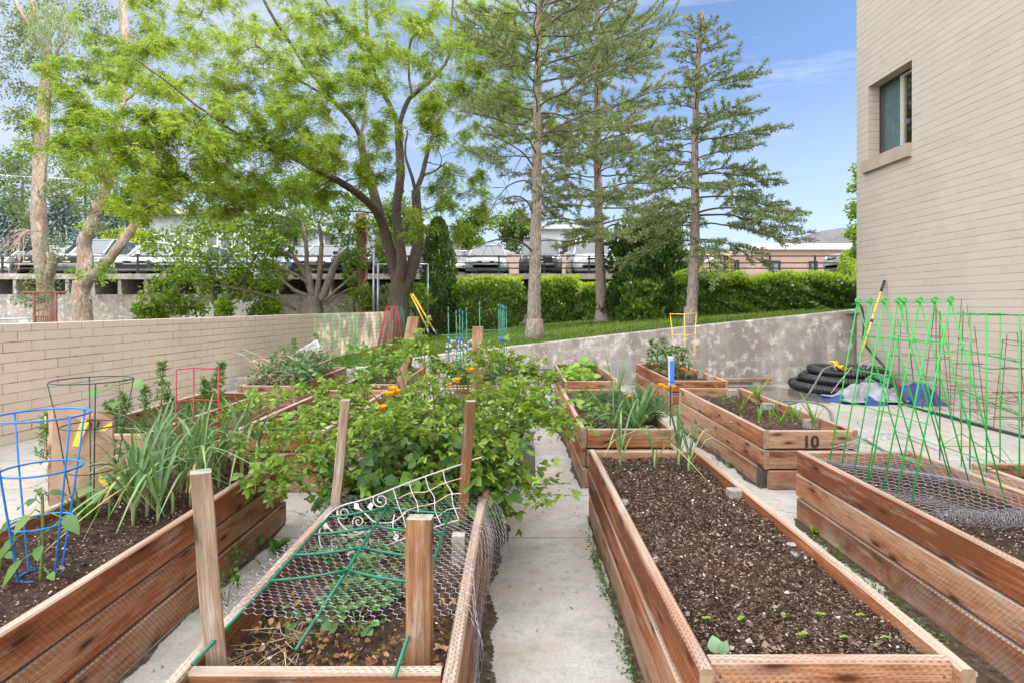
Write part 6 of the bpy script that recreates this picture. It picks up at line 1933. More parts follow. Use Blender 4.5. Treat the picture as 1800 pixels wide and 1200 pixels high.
# ---------------- blackberries
def blackberry():
    root = empty('blackberry_bush', (-.5, 3.6, .36), 'big sprawling blackberry bush spilling over the middle bed', 'bush')
    cn = MB(); lv = Leaves(); big = Leaves(); pet = MB()
    def cane(p0, p2, hgt, shoots=1.0, r=.0055, lsz=.040, t0=.22):
        p0, p2 = Vector(p0), Vector(p2)
        hgt *= .38
        m = p0.lerp(p2, .38); m.z = max(p0.z, p2.z) + hgt
        m2 = p0.lerp(p2, .75); m2.z = max(p2.z + hgt * .62, p2.z)
        q = sm3([p0, p0.lerp(m, .5) + Vector((U(-.03, .03), U(-.03, .03), hgt * .25)), m, m2, p2], 6)
        cn.tube(q, [r * (1 - .7 * i / (len(q) - 1)) for i in range(len(q))], 5)
        L = sum((b - a).length for a, b in zip(q, q[1:]))
        O = []; D = []
        n_ = int(L / .021)
        for i in range(n_):
            t_ = t0 + (1 - t0) * (i + U(0, 1)) / n_
            k = min(len(q) - 2, int(t_ * (len(q) - 1)))
            o = q[k].lerp(q[k + 1], U(0, 1)); tg = (q[k + 1] - q[k]).normalized()
            sd = tg.cross(Vector((U(-.4, .4), U(-.4, .4), 1))).normalized() * (1 if i % 2 else -1)
            if random.random() < .42 * shoots:       # short side shoot with several leaves
                l2 = U(.07, .17); dr = (sd * .8 + tg * .5 + Vector((0, 0, U(.0, .7)))).normalized()
                e = o + dr * l2
                cn.tube([o, e], [.0026, .0015], 3, cap=False)
                for j in range(4):
                    O.append(o.lerp(e, (j + 1) / 4)); D.append(dr * .6 + sd * (1 if j % 2 else -1) * .5 + Vector((U(-.5, .5), U(-.5, .5), U(-.1, .4))))
            else:
                O.append(o); D.append(sd + tg * .4 + Vector((0, 0, U(-.2, .4))))
        if O: trifol(lv, np.array([tuple(o) for o in O]), np.array([tuple(d_) for d_ in D]), lsz, 3)
    def soilpt(): return Vector((U(-.75, -.25), U(2.95, 4.4), .36))
    # canes that reach out of the mass, by their tips
    tips = [(428, 862, 2.85, .30), (455, 835, 2.95, .25), (440, 800, 3.1, .3), (470, 880, 2.8, .22), (500, 845, 2.9, .25), (520, 790, 3.1, .3), (480, 760, 3.4, .3), (400, 735, 3.5, .32), (425, 720, 3.7, .3), (545, 740, 3.4, .3),
            (998, 748, 3.05, .34), (985, 738, 3.1, .30), (1000, 772, 3.0, .30), (965, 752, 3.1, .3), (962, 888, 2.85, .34), (945, 872, 2.85, .28), (920, 850, 2.9, .22), (900, 830, 3.0, .2), (925, 800, 2.95, .2),
            (650, 628, 4.0, .12), (690, 640, 3.8, .12), (735, 610, 3.9, .1), (770, 650, 3.9, .15), (640, 665, 3.8, .15), (610, 690, 3.7, .2), (700, 700, 3.5, .15), (760, 690, 3.6, .12), (800, 660, 3.9, .15), (850, 640, 4.2, .15), (890, 640, 4.2, .15), (930, 655, 4.1, .18), (960, 690, 4.0, .2), (868, 700, 3.7, .15), (975, 672, 4.2, .2), (965, 668, 4.15, .2)]
    for x, y, Y, hg_ in tips:
        e = at(x, y, Y)
        s0 = soilpt(); s0.x = max(-.78, min(-.2, .65 * s0.x + .35 * e.x)); s0.y = max(2.95, min(4.4, Y + U(-.1, .7)))
        top_ = Y > 3.45 and y < 725
        cane(s0, e, hg_, .5 if top_ else 1.0, .005, .038 if top_ else .040, .5 if top_ else .22)
    for k in range(52):
        s0 = soilpt()
        e = Vector((s0.x * 1.05 + U(-.35, .35), s0.y + U(-.45, .3), U(.44, .74)))
        if e.y > 3.6: e.z = U(.42, .60)
        e.x = max(-1.05, min(-.12, e.x)); e.y = max(2.85, e.y)
        cane(s0, e, U(.04, .2), .9, .004, .038)
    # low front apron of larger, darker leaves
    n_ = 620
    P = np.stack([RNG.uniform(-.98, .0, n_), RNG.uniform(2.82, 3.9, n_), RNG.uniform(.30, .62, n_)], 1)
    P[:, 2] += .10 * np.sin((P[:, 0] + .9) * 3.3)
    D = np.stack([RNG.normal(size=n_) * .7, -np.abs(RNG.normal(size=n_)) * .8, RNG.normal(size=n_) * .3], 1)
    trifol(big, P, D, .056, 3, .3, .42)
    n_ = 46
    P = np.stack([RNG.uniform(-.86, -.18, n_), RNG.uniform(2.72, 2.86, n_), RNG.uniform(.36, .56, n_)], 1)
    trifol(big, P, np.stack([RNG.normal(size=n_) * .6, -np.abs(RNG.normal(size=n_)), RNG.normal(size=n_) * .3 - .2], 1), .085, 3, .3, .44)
    for x, y, r_ in ((-.9, 2.95, .2), (-.72, 2.86, .18), (-.5, 2.84, .2), (-.25, 2.86, .2), (-.1, 2.95, .12)):
        n_ = 60
        P = np.array([x, y, .42]) + RNG.normal(size=(n_, 3)) * np.array([r_ * .5, .05, .10])
        trifol(lv, P, np.stack([RNG.normal(size=n_), -np.abs(RNG.normal(size=n_)), RNG.normal(size=n_) * .3 + .1], 1), .042, 3)
    for _ in range(34):
        a = soilpt(); cn.tube([a, a + Vector((U(-.15, .15), U(-.15, .15), U(.2, .4)))], .004, 4)
    # pale flower buds
    bd_ = Leaves(); n_ = 150
    P = np.stack([RNG.uniform(-.95, 0, n_), RNG.uniform(2.85, 3.9, n_), RNG.uniform(.5, .9, n_)], 1)
    for s_ in range(3): bd_.kite(P + RNG.normal(size=P.shape) * .006, rdir(n_, .6), rdir(n_), .014, .006)
    obj('canes', cn, 'cane', root, smooth=True)
    lv.build('leaves', 'lf_berry', root)
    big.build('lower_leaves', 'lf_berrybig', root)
    M['bud'] = leafmat('pale_bud', (.35, .36, .22), (.5, .5, .36), None, .2)
    bd_.build('buds', 'bud', root)['kind'] = 'stuff'
blackberry()

# ---------------- leeks and onions
def leek_proto(k):
    lv = Leaves(); dr = Leaves(); mb = MB()
    mb.tube([(0, 0, -.04), (.004, 0, .06), (.0, .004, .12)], [.009, .008, .007], 7)
    n_ = 8
    for i in range(n_):
        a = (i % 2) * PI + k * .9 + U(-.5, .5)
        h = Vector((math.cos(a), math.sin(a), 0))
        L = U(.30, .54); lean = U(.15, 1.0); bend = U(.4, 1.5) if i < 5 else U(0, .5)
        z0 = .05 + .016 * i
        pts = []
        for j in range(8):
            t_ = j / 7
            fold_ = 1.0 if t_ < .6 else 1.0 + bend * 1.8 * (t_ - .6)
            pts.append(h * (L * lean * t_ * fold_ * .85 + .006) + Vector((0, 0, z0 + L * (t_ * (1 - lean * .25)) - L * bend * 1.1 * max(0, t_ - .45) ** 1.6 * 1.6)))
        w = [.0072, .0082, .0082, .0078, .007, .0055, .004, .001]
        (dr if i == 0 else lv).strap(pts, w, N=(h.x * -.6, h.y * -.6, .8), keel=.35)
    return lv, dr, mb
LEEKS = []
def leek(k, loc, rz, s, label, group):
    while len(LEEKS) <= k: LEEKS.append(None)
    if LEEKS[k] is None:
        lv, dr, mb = leek_proto(k)
        r = empty('leek', loc, label, 'leek', group)
        # build around the origin, then hang on the empty
        for nm, L_, mt in (('leaves', lv, 'lf_leek'), ('dry_leaf', dr, 'lf_leekdry')):
            o = L_.build(nm, mt, None, (0, 0, 0)); o.parent = r; o.location = (0, 0, 0)
        o = obj('stem', mb, 'leekstem', None, (0, 0, 0), smooth=True); o.parent = r
        r.rotation_euler = (0, 0, rz); r.scale = (s, s, s)
        LEEKS[k] = r
        return r
    return dup(LEEKS[k], loc, rz, s, label, group)
glk = 'leeks in the left front bed'
lk_ = []
for i in range(34):
    row = i % 3
    y = 2.62 + .028 * i + U(-.02, .02); x = -1.90 + row * .15 + U(-.03, .03) + (.06 if i > 20 else 0)
    if y > 3.52: y = U(2.7, 3.5)
    lk_.append((max(x, -.655 * y), y))
for i, (x, y) in enumerate(lk_):
    leek(i % 5, (x, y, soilz('K', x, y)), U(0, 6.28), U(.74, 1.0), 'green leek with strap leaves growing in the dense rows right of the dark cage', glk)
for i, (px, py, lab) in enumerate(((1091, 817, 'young leek at the far left corner of the bare mulch bed'), (1151, 820, 'young leek in the middle of the far end of the bare mulch bed'), (1193, 817, 'young upright leek at the far right corner of the bare mulch bed'), (1211, 826, 'young leek bent over against the right board of the bare mulch bed'))):
    q = gnd(px, py, .39); leek((i + 1) % 5, (q.x, min(3.62, q.y), .38), U(0, 6), .78 if i != 2 else .9, lab, None)
# strappy clump and onions in the poppy bed
def strapclump(name, label, c, n_, L, w, mat, spread=.5, cat='plant', bend=1.0, dens=None):
    root = empty(name, c, label, cat)
    lv = Leaves()
    for i in range(n_):
        a = U(0, 2 * PI); h = Vector((math.cos(a), math.sin(a), 0)); l = L * U(.65, 1.1); le = U(.1, spread)
        o = Vector(c) + h * U(0, .05)
        pts = [o + h * l * le * (t_ + .5 * t_ * t_) + Vector((0, 0, l * (t_ - bend * .42 * le * 2 * t_ ** 2.6))) for t_ in [j / 7 for j in range(8)]]
        lv.strap(pts, [w, w * 1.1, w * 1.1, w, w * .9, w * .75, w * .5, .001], N=(-h.x * .5, -h.y * .5, .8), keel=.3)
    lv.build('leaves', mat, root)
    return root
strapclump('strappy_plant', 'clump of broad strappy blue-green leaves beside the poppies', (.93, 4.62, .37), 26, .42, .014, 'lf_leek', .75, bend=1.15)
strapclump('strappy_plant', 'loose clump of thin onion leaves at the front of the poppy bed', (.78, 4.75, .37), 14, .44, .007, 'lf_leek', .7, bend=1.0)
strapclump('chives', 'tuft of dark green chives in the far bed by the concrete wall', (1.02, 8.1, .35), 90, .30, .004, 'lf_leek', .45, bend=.6)
strapclump('strappy_plant', 'tall thin onion leaves crossing in front of the chive bed', (1.03, 6.1, .37), 9, .55, .006, 'lf_leek', .35, bend=.6)
strapclump('squash_stump', 'leafy green tuft at the foot of the paper sack', (-1.97, 2.68, .36), 22, .2, .008, 'lf_weed', .5)

# ---------------- corn seedlings
gc = 'corn seedlings in the numbered bed'
PC = None
for i, (px, py, hh) in enumerate(((1272, 713, .26), (1303, 730, .27), (1334, 742, .19), (1330, 708, .33), (1360, 728, .21), (1354, 740, .14), (1372, 751, .24), (1393, 740, .20), (1403, 741, .17), (1431, 750, .33))):
    q = gnd(px, py, .36)
    lab = 'small corn seedling with upright strappy leaves in the bed numbered 10'
    if i in (0, 1, 2):
        r = empty('corn_seedling', q, lab, 'corn', gc)
        lv = Leaves()
        for j in range(5):
            a = j * PI + U(-.4, .4) + i; h = Vector((math.cos(a), math.sin(a), 0)); l = .27 * (1 - .09 * j) * U(.8, 1.1); le = U(.15, .55)
            pts = [q + h * l * le * (t_ ** 1.3) + Vector((0, 0, l * (t_ - .5 * le * t_ ** 2.5))) for t_ in [k / 6 for k in range(7)]]
            lv.strap(pts, [.007, .011, .0125, .012, .009, .006, .001], N=(-h.x, -h.y, .6), keel=.3)
        mb = MB(); mb.tube([q + Vector((0, 0, -.03)), q + Vector((0, 0, .08))], [.007, .005], 6)
        lv.build('leaves', 'lf_corn', r); obj('stem', mb, 'leekstem', r)
        PC = (PC or []) + [r]
        r.scale = (hh / .25,) * 3; r.rotation_euler = (0, 0, U(0, 6))
    else:
        dup(PC[i % 3], q, U(0, 6), hh / .25, lab, gc)

# ---------------- sprouts in the bare bed
gs = 'tiny sprouts in the bare mulch bed'
PS = None
for i, (px, py) in enumerate(((1242, 1094), (1302, 1095), (1377, 1089), (1443, 1087), (1512, 1089), (1412, 1124), (1483, 1127), (1558, 1127))):
    q = gnd(px, py, .39)
    if PS is None:
        PS = empty('sprout', q, 'tiny two-leaved sprout in the row near the front of the bare bed', 'sprout', gs)
        lv = Leaves(); c_ = np.array(tuple(q)) + np.array([0, 0, .016])
        lv.ov(np.tile(c_, (4, 1)), np.array([(1, .1, .4), (-1, -.2, .4), (.2, .9, .8), (-.1, -.9, .9)]), np.array([(0, 0, 1.0)] * 4) + RNG.normal(size=(4, 3)) * .1, np.array([.019, .018, .011, .01]), np.array([.0085, .008, .005, .004]), .2, .3)
        lv.build('leaves', 'lf_lettuce', PS)
        mb = MB(); mb.tube([q + Vector((0, 0, -.01)), q + Vector((0, 0, .016))], .0012, 5); obj('stem', mb, 'stem', PS)
        PS.scale = (.9,) * 3
    else: dup(PS, q, U(0, 6), U(.75, 1.15), None, gs)
M['palescrap'] = leafmat('pale_green_leaf', (.20, .36, .20), (.30, .47, .28), None, .3)
lv = Leaves(); q = gnd(1260, 1148, .40)
lv.ov(np.array([tuple(q), tuple(q + Vector((.008, 0, .0)))]), np.array([(-.15, .3, 1), (.5, .2, .7)]), np.array([(0, -1, .2), (.2, -1, .3)]), np.array([.05, .042]), np.array([.022, .017]), .2, .1)
setp(lv.build('cabbage_seedling', 'palescrap', None, q), 'pale blue-green seedling leaf at the front corner of the bare bed', 'seedling')
# pale stones
for i, (px, py, s_, lab) in enumerate(((1393, 957, .022, 'pale flat stone near the right board of the bare mulch bed'), (748 + 352, 0, 0, ''), (1180, 946, .012, 'little pale pebble in the middle of the bare mulch bed'), (1287, 741, .02, 'pale stone lying among the corn seedlings'), (1400, 744, .012, 'white scrap near the front of the corn bed'))):
    if not lab: continue
    q = gnd(px, py, .385 if px < 1200 or px > 1390 and py > 900 else .37)
    mb = MB(); a = [U(.7, 1.2) for _ in range(9)]
    mb.lathe(q + Vector((0, 0, -.004)), [(0.001, 0), (s_ * .9, .002), (s_, s_ * .3), (s_ * .6, s_ * .6), (0.001, s_ * .65)], 9)
    mb.v = [(q.x + (x - q.x) * a[i2 % 9] * 1.3, q.y + (y - q.y) * a[i2 % 9] * .8, z) for i2, (x, y, z) in enumerate(mb.v)]
    setp(obj('stone', mb, 'castpale', loc=q), lab, 'stone')

# ---------------- strawberries and dead leaves
gst = 'strawberry plants under the chicken wire'
for i, (px, py, n_, sz) in enumerate(((626, 1122, 9, .034), (503, 1123, 4, .02), (590, 1080, 10, .034), (660, 1062, 14, .042), (620, 1032, 14, .04), (583, 988, 14, .04), (686, 1036, 9, .034), (697, 968, 10, .036), (605, 955, 8, .034), (655, 1000, 12, .038), (645, 950, 8, .03), (615, 1060, 8, .034))):
    q = gnd(px, py, .345)
    r = empty('strawberry_plant', q, 'green strawberry plant under the chicken wire' if i > 1 else ('bright strawberry plant at the front, clear of the chicken wire' if i == 0 else 'tiny strawberry plant at the front left among dead leaves'), 'strawberry plant', gst if i > 1 else None)
    lv = Leaves(); mb = MB()
    th = RNG.uniform(0, 2 * PI, n_); R = RNG.uniform(.02, .085, n_); zz = RNG.uniform(.03, .075, n_)
    O = np.array(tuple(q)) + np.stack([R * np.cos(th), R * np.sin(th), zz], 1)
    D = np.stack([np.cos(th), np.sin(th), .15 + 0 * th], 1)
    trifol(lv, O, D, sz, 3, .2, .48, 2)
    for o in O: mb.tube([q, tuple(q.lerp(Vector(o), .6) + Vector((0, 0, .02))), tuple(o)], .0015, 4)
    lv.build('leaves', 'lf_straw', r); obj('stalks', mb, 'stem', r)
n_ = 420
P = np.stack([RNG.uniform(-.80, -.20, n_), 1.50 + .5 * RNG.random(n_) ** 1.5, RNG.uniform(.348, .375, n_)], 1)
lv = Leaves(); lv.ov(P, RNG.normal(size=(n_, 3)) * np.array([1, 1, .35]), rdir(n_, 1.2), RNG.uniform(.010, .028, n_), RNG.uniform(.004, .010, n_), 1.2, -.3)
n_ = 160
P = np.stack([RNG.uniform(-.80, -.20, n_), RNG.uniform(1.9, 2.7, n_), RNG.uniform(.348, .37, n_)], 1)
lv.ov(P, RNG.normal(size=(n_, 3)) * np.array([1, 1, .35]), rdir(n_, 1.2), RNG.uniform(.015, .035, n_), RNG.uniform(.006, .012, n_), 1.0, -.3)
setp(lv.build('dead_leaves', 'dryleaf', None, (-.5, 1.6, .35)), 'curled brown dead leaves on the strawberry bed', 'dead leaves', kind='stuff')
mb = MB()
for k in range(20):
    c_ = Vector((U(-.78, -.62), U(1.55, 1.75), .36)); mb.tube(sm3([c_ + Vector((U(-.06, .06), U(-.06, .06), U(0, .03))) for _ in range(4)], 3), .0011, 3)
setp(obj('dry_roots', mb, 'dry', loc=(-.7, 1.65, .35)), 'tangle of pale dry stalks in the front left corner of the strawberry bed', 'dry stalks', kind='stuff')

# ---------------- pepper plant inside the blue cage, seedling, squash
def bigleaf(name, label, c, stem_h, leaves, mat, L, W, cat='plant'):
    root = empty(name, c, label, cat); lv = Leaves(); mb = MB(); c = Vector(c)
    mb.tube(sm3([c + Vector((0, 0, -.02)), c + Vector((.01, 0, stem_h * .5)), c + Vector((.0, .01, stem_h))], 4), [.005] * 9, 6)
    for dx, dy, z, ox, oz, k in leaves:
        o = c + Vector((0, 0, stem_h * z)); e = o + Vector((dx, dy, .02)) * ox
        mb.tube([o, o.lerp(e, .5) + Vector((0, 0, .015)), e], .0022, 4)
        lv.ov(np.array([tuple(e)]), np.array([(dx, dy, oz)]), np.array([(-dx * .3 + U(-.3, .3), -.5, 1)]), L * k, W * k, .25, .45)
    lv.build('leaves', mat, root); obj('stem', mb, 'stem', root, smooth=True)
    return root
bigleaf('pepper_plant', 'pepper plant with big drooping leaves inside the bright blue cage', (-1.68, 2.06, .37), .31,
        [(-.9, -.4, .55, .06, -.8, 1.25), (-.7, -.6, .3, .05, -.9, 1.2), (.9, -.2, .75, .11, -.25, 1.15), (.5, -.7, .45, .04, -.2, .85), (-.8, .2, .9, .05, -.1, 1.0), (.3, .6, .95, .04, .3, .8), (-.2, -.8, .8, .04, -.4, .9), (.8, -.5, .15, .08, .2, .7), (-.9, -.2, .72, .09, -.7, 1.0), (.6, .3, 1.0, .03, .1, .95), (-.5, .5, 1.0, .03, .5, .7), (.2, -.9, .98, .03, .1, .7)], 'lf_pepper', .064, .0205)
bigleaf('seedling', 'small leafy seedling at the far left of the leek bed', (-1.93, 2.18, .37), .05, [(1, 0, .9, .02, .2, 1), (-1, .2, .9, .02, .2, 1), (.1, 1, 1, .02, .3, .9), (0, -1, .9, .02, .1, 1), (.7, -.7, 1, .01, .3, .8), (-.6, -.7, .8, .02, 0, .9)], 'lf_straw', .045, .018)
bigleaf('squash_plant', 'squash seedling with toothed leaves in front of the paper sack', (-1.86, 2.66, .36), .19, [(1, -.2, .9, .03, .1, .9), (-1, -.2, .8, .05, .1, .9), (-.2, 1, 1, .03, .4, .8), (.2, -1, .85, .04, 0, 1), (.7, .6, 1, .02, .6, .7), (-.7, .5, 1, .02, .5, .7)], 'lf_straw', .085, .028)
bigleaf('squash_plant', 'tall plant with broad lobed leaves behind the paper sack', (-2.93, 4.3, .36), .42, [(-.9, -.3, .85, .12, .15, 1.3), (.9, -.3, 1, .14, .1, 1.3), (-.3, -.9, .9, .1, .0, 1.2), (.4, -.9, .7, .1, 0, 1.0), (.1, .9, 1, .06, .4, 1.0), (-.7, .4, .95, .1, .2, 1.1)], 'lf_pepper', .085, .04)

# ---------------- tall feathery weeds in bed L
def weed_spire(label, c, h, w, n_, mat='lf_weed', group=None, nm='tall_weed'):
    root = empty(nm, c, label, 'weed', group); c = Vector(c); mb = MB(); lv = Leaves()
    q = sm3([c + Vector((0, 0, -.02)), c + Vector((U(-.02, .02), 0, h * .5)), c + Vector((U(-.03, .03), 0, h))], 5)
    mb.tube(q, [.006 * (1 - .6 * i / (len(q) - 1)) for i in range(len(q))], 5)
    t_ = RNG.uniform(.08, 1, n_); th = RNG.uniform(0, 2 * PI, n_)
    k = w * (1.05 - t_ ** 1.6) * (.6 + .4 * RNG.random(n_))
    O = np.array([tuple(q[int(a * (len(q) - 1))]) for a in t_])
    e = O + np.stack([k * np.cos(th), k * np.sin(th), k * .55 + 0 * th], 1)
    for s_ in range(6):
        f = (s_ + 1) / 6
        P = O + (e - O) * f
        lv.kite(P, unit(e - O) * .5 + rdir(n_) * .9, rdir(n_), .045 * RNG.uniform(.6, 1.3, n_), .0055)
    lv.kite(O, unit(e - O), rdir(n_), np.linalg.norm(e - O, axis=1), .002)
    lv.build('leaves', mat, root); obj('stem', mb, 'stem', root)
gwd = None
for px, py0, py1, Y, w, n_, lab in ((281, 632, 735, 4.9, .10, 60, 'tallest thin feathery weed against the block wall, left of the red cage'), (256, 675, 745, 4.6, .07, 45, 'shorter slim feathery weed left of the tallest one'), (300, 690, 745, 5.0, .10, 50, 'low feathery weed just left of the red cage'), (384, 634, 715, 5.3, .12, 110, 'bushy feathery weed just right of the red cage'), (363, 665, 715, 5.2, .11, 80, 'bushy feathery weed seen through the red cage'), (195, 705, 770, 4.4, .13, 70, 'low bushy weed behind the paper sack'), (215, 690, 760, 4.5, .12, 60, 'feathery weed right of the tall lobed leaves'), (330, 705, 745, 4.6, .12, 50, 'low spreading weed at the foot of the red cage')):
    c_ = at(px, py1, Y); weed_spire(lab, (c_.x, Y, .35), at(px, py0, Y).z - .35, w, n_)
c_ = at(88, 800, 4.3); 
weed_spire('little weed growing between the stacked boards beside the paper sack', (-3.38, 4.2, .25), .33, .08, 50)
# tomatoes in bed G
for px, Y, h, lab in ((1156, 8.4, .52, 'left leafy tomato plant in the bed with the orange board'), (1192, 8.0, .44, 'right leafy tomato plant beside the yellow cage')):
    x = (px - CX) * Y / F
    root = empty('tomato_plant', (x, Y, .36), lab, 'tomato plant'); lv = Leaves(); mb = MB()
    mb.tube([(x, Y, .33), (x, Y, .36 + h * .9)], .008, 6)
    n_ = 110; t_ = RNG.uniform(.15, 1, n_); th = RNG.uniform(0, 2 * PI, n_); k = .17 * (1.1 - t_ * .6) * RNG.random(n_) ** .5
    O = np.stack([x + k * np.cos(th), Y + k * np.sin(th), .36 + h * t_], 1)
    trifol(lv, O, np.stack([np.cos(th), np.sin(th), -.1 + 0 * th], 1), .055, 3, .4, .3)
    lv.build('leaves', 'lf_pepper', root); obj('stem', mb, 'stem', root)
# lettuce and herb patches
def patch(name, label, key, x0, x1, y0, y1, n_, size, mat, h=.08, cat='seedlings', kind=None, loc=None):
    P = np.stack([RNG.uniform(x0, x1, n_), RNG.uniform(y0, y1, n_), np.zeros(n_)], 1)
    P[:, 2] = [soilz(key, p[0], p[1]) for p in P]; P[:, 2] += RNG.uniform(.01, h, n_)
    lv = Leaves(); th = RNG.uniform(0, 2 * PI, n_)
    lv.ov(P, np.stack([np.cos(th), np.sin(th), RNG.uniform(.0, .9, n_)], 1), rdir(n_, 2.0), size * RNG.uniform(.6, 1.3, n_), size * .36, .3, .3)
    return setp(lv.build(name, mat, None, (x0, y0, .36)), label, cat, kind=kind)
patch('lettuce_patch', 'bright green lettuce beside the chives', 'F', .62, .98, 7.3, 8.6, 420, .09, 'lf_lettuce', .14, 'lettuce', 'stuff')
q = at(1026, 645, 8.0)
bigleaf('tall_lettuce', 'taller light green plant standing among the lettuce', (q.x, 8.0, .36), .22, [(1, -.2, .9, .03, .3, 1), (-1, -.2, .8, .05, .2, 1), (-.2, -1, 1, .03, .4, 1), (.4, -1, .6, .04, 0, 1), (.3, .2, 1, .0, 1, 1.1)], 'lf_lettuce', .13, .06)
gl = 'seedlings in the bed left of the blackberries'
for i in range(26):
    x, y = U(-2.0, -1.5), U(4.3, 6.1)
    big_ = i % 3 == 0
    P = np.array([x, y, soilz('M', x, y) + .015]); m_ = 7
    lv = Leaves(); th = RNG.uniform(0, 2 * PI, m_)
    lv.ov(np.tile(P, (m_, 1)), np.stack([np.cos(th), np.sin(th), RNG.uniform(.3, 1.2, m_)], 1), rdir(m_, 2), (.13 if big_ else .075) * RNG.uniform(.7, 1.2, m_), .03 if big_ else .018, .3, .35)
    setp(lv.build('seedling', 'lf_lettuce', None, tuple(P)), 'bright green seedling in the bed left of the blackberry bush', 'seedling', gl)
patch('herb_patch', 'low grey-green herbs in the poppy bed', 'E', .55, .78, 4.6, 6.2, 160, .06, 'lf_weed', .1, 'herbs', 'stuff')
patch('ground_cover', 'low green seedlings near the front of the seedling bed', 'M', -2.0, -1.5, 4.26, 4.45, 160, .04, 'lf_lettuce', .05, 'seedlings', 'stuff')

# ---------------- poppies
def feathery(label, c, R, h, n_, mat='lf_fern', nm='poppy_plant'):
    root = empty(nm, c, label, 'poppy plant'); lv = Leaves(); mb = MB(); c = Vector(c)
    for i in range(n_):
        a = U(0, 2 * PI); t_ = U(.2, 1); k = R * U(.3, 1)
        e = c + Vector((k * math.cos(a), k * math.sin(a), h * t_ * (1.1 - .5 * k / R)))
        m_ = c.lerp(e, .5) + Vector((0, 0, .03))
        mb.tube([c, m_, e], .0022, 3, cap=False)
        P = np.array([tuple(m_.lerp(e, j / 7)) for j in range(8)])
        for s_ in range(3): lv.kite(P, rdir(8, .4), rdir(8), .035, .0035)
    lv.build('leaves', mat, root); obj('stalks', mb, 'stem', root)
    return root
def poppy(px, py, Y, label, par=None, s=1.0):
    """a cup of four broad petals on a thin stalk"""
    e = at(px, py, Y)
    root = empty('poppy_flower', e, label, 'flower')
    mb = MB(); mb.tube(sm3([(e.x + U(-.04, .04), e.y + .03, e.z - .26), (e.x + .01, e.y + .01, e.z - .12), tuple(e + Vector((0, 0, -.02)))], 4), .0018, 5)
    obj('stalk', mb, 'stem', root)
    lv = Leaves()
    th = np.arange(5) * 2 * PI / 5 + U(0, 1)
    lv.ov(np.tile(np.array(tuple(e + Vector((0, 0, -.018 * s)))), (5, 1)), np.stack([np.cos(th) * .85, np.sin(th) * .85, .75 + 0 * th], 1), np.stack([-np.cos(th), -np.sin(th), .9 + 0 * th], 1), .046 * s, .027 * s, .35, -.1)
    lv.build('petals', 'petal', root)
feathery('feathery grey-green poppy plant at the right of the poppy bed', (1.04, 4.82, .37), .22, .40, 130)
feathery('low feathery poppy plant behind the strappy leaves', (.86, 5.6, .37), .2, .22, 70)
feathery('feathery poppy plant half hidden behind the blackberry bush', (-.95, 4.95, .36), .22, .42, 80)
for px, py, Y, lab in ((1162, 677, 4.62, 'leftmost of the three orange poppies around the rain gauge'), (1171, 681, 4.55, 'middle orange poppy in front of the rain gauge'), (1182, 680, 4.6, 'rightmost of the three orange poppies around the rain gauge'), (1106, 697, 4.8, 'orange poppy above the strappy leaves'), (1138, 702, 5.0, 'small orange poppy left of the rain gauge stake'), (1144, 703, 4.9, 'small closed orange poppy beside another left of the gauge stake'),
                    (690, 683, 3.5, 'uppermost orange poppy left in the blackberries'), (684, 692, 3.45, 'second orange poppy of the group left in the blackberries'), (697, 688, 3.5, 'right orange poppy of the group left in the blackberries'), (671, 716, 3.3, 'low orange poppy left in the blackberries'), (792, 641, 4.2, 'wide open orange poppy beside the purple asters'), (826, 650, 3.9, 'orange poppy just left of the flat knotted post'), (802, 668, 3.7, 'orange poppy below the purple asters'), (790, 675, 3.7, 'small orange poppy below the others near the asters')):
    poppy(px, py, Y, lab, s=.95 if 'small' not in lab else .65)
# purple asters
c_ = at(815, 640, 7.0)
root = empty('aster_plant', (c_.x, 7.0, .37), 'pale purple asters in flower behind the flat knotted post', 'aster')
lv = Leaves(); gv = Leaves(); mb = MB()
for i in range(150):
    o = Vector((c_.x + U(-.20, .17), 7.0 + U(-.18, .18), U(.52, .93)))
    th = np.arange(9) * 2 * PI / 9 + U(0, 1)
    n0 = Vector((U(-.6, .6), -U(.2, .9), U(.3, 1))).normalized()
    s1 = np.array(tuple(n0.orthogonal().normalized())); s2 = np.cross(np.array(tuple(n0)), s1)
    D = np.cos(th)[:, None] * s1 + np.sin(th)[:, None] * s2
    lv.kite(np.tile(np.array(tuple(o)), (9, 1)), D, np.tile(np.array(tuple(n0)), (9, 1)), .019, .0048, .6)
    if i % 3 == 0: mb.tube([(c_.x + U(-.1, .1), 7.0 + U(-.1, .1), .36), tuple(o)], .003, 3, cap=False)
leafball(gv, (c_.x, 7.0, .60), .22, 300, .06, .011)
lv.build('petals', 'aster', root); gv.build('leaves', 'lf_weed', root); obj('stems', mb, 'stem', root)

# ---------------- heap of dried weeds on bed N
mb = MB(); hp = []
for k in range(120):
    c_ = Vector((U(-3.08, -2.66), U(6.8, 8.3), U(.40, .60)))
    a = U(0, 2 * PI); L = U(.12, .42)
    e = c_ + Vector((math.cos(a) * L, math.sin(a) * L * .8, U(-.08, .28)))
    mb.tube(sm3([c_, c_.lerp(e, .5) + Vector((U(-.05, .05), U(-.05, .05), U(0, .12))), e], 4), [.0045] * 8 + [.002], 4)
hp = setp(bpy.data.objects.new('dried_weeds', None), 'heap of dried straw-coloured weeds and grey-green leaves on the far left bed', 'weed heap')
COL.objects.link(hp); hp.location = (-2.87, 7.2, .4)
obj('dry_stalks', mb, 'dry', hp)['kind'] = 'stuff'
lv = Leaves()
for x, y, z, n_ in ((-2.95, 7.0, .5, 260), (-2.75, 7.3, .56, 420), (-3.0, 7.6, .62, 340), (-2.7, 7.8, .6, 400), (-2.65, 7.0, .52, 300)): leafball(lv, (x, y, z), .24, n_, .07, .02, .7)
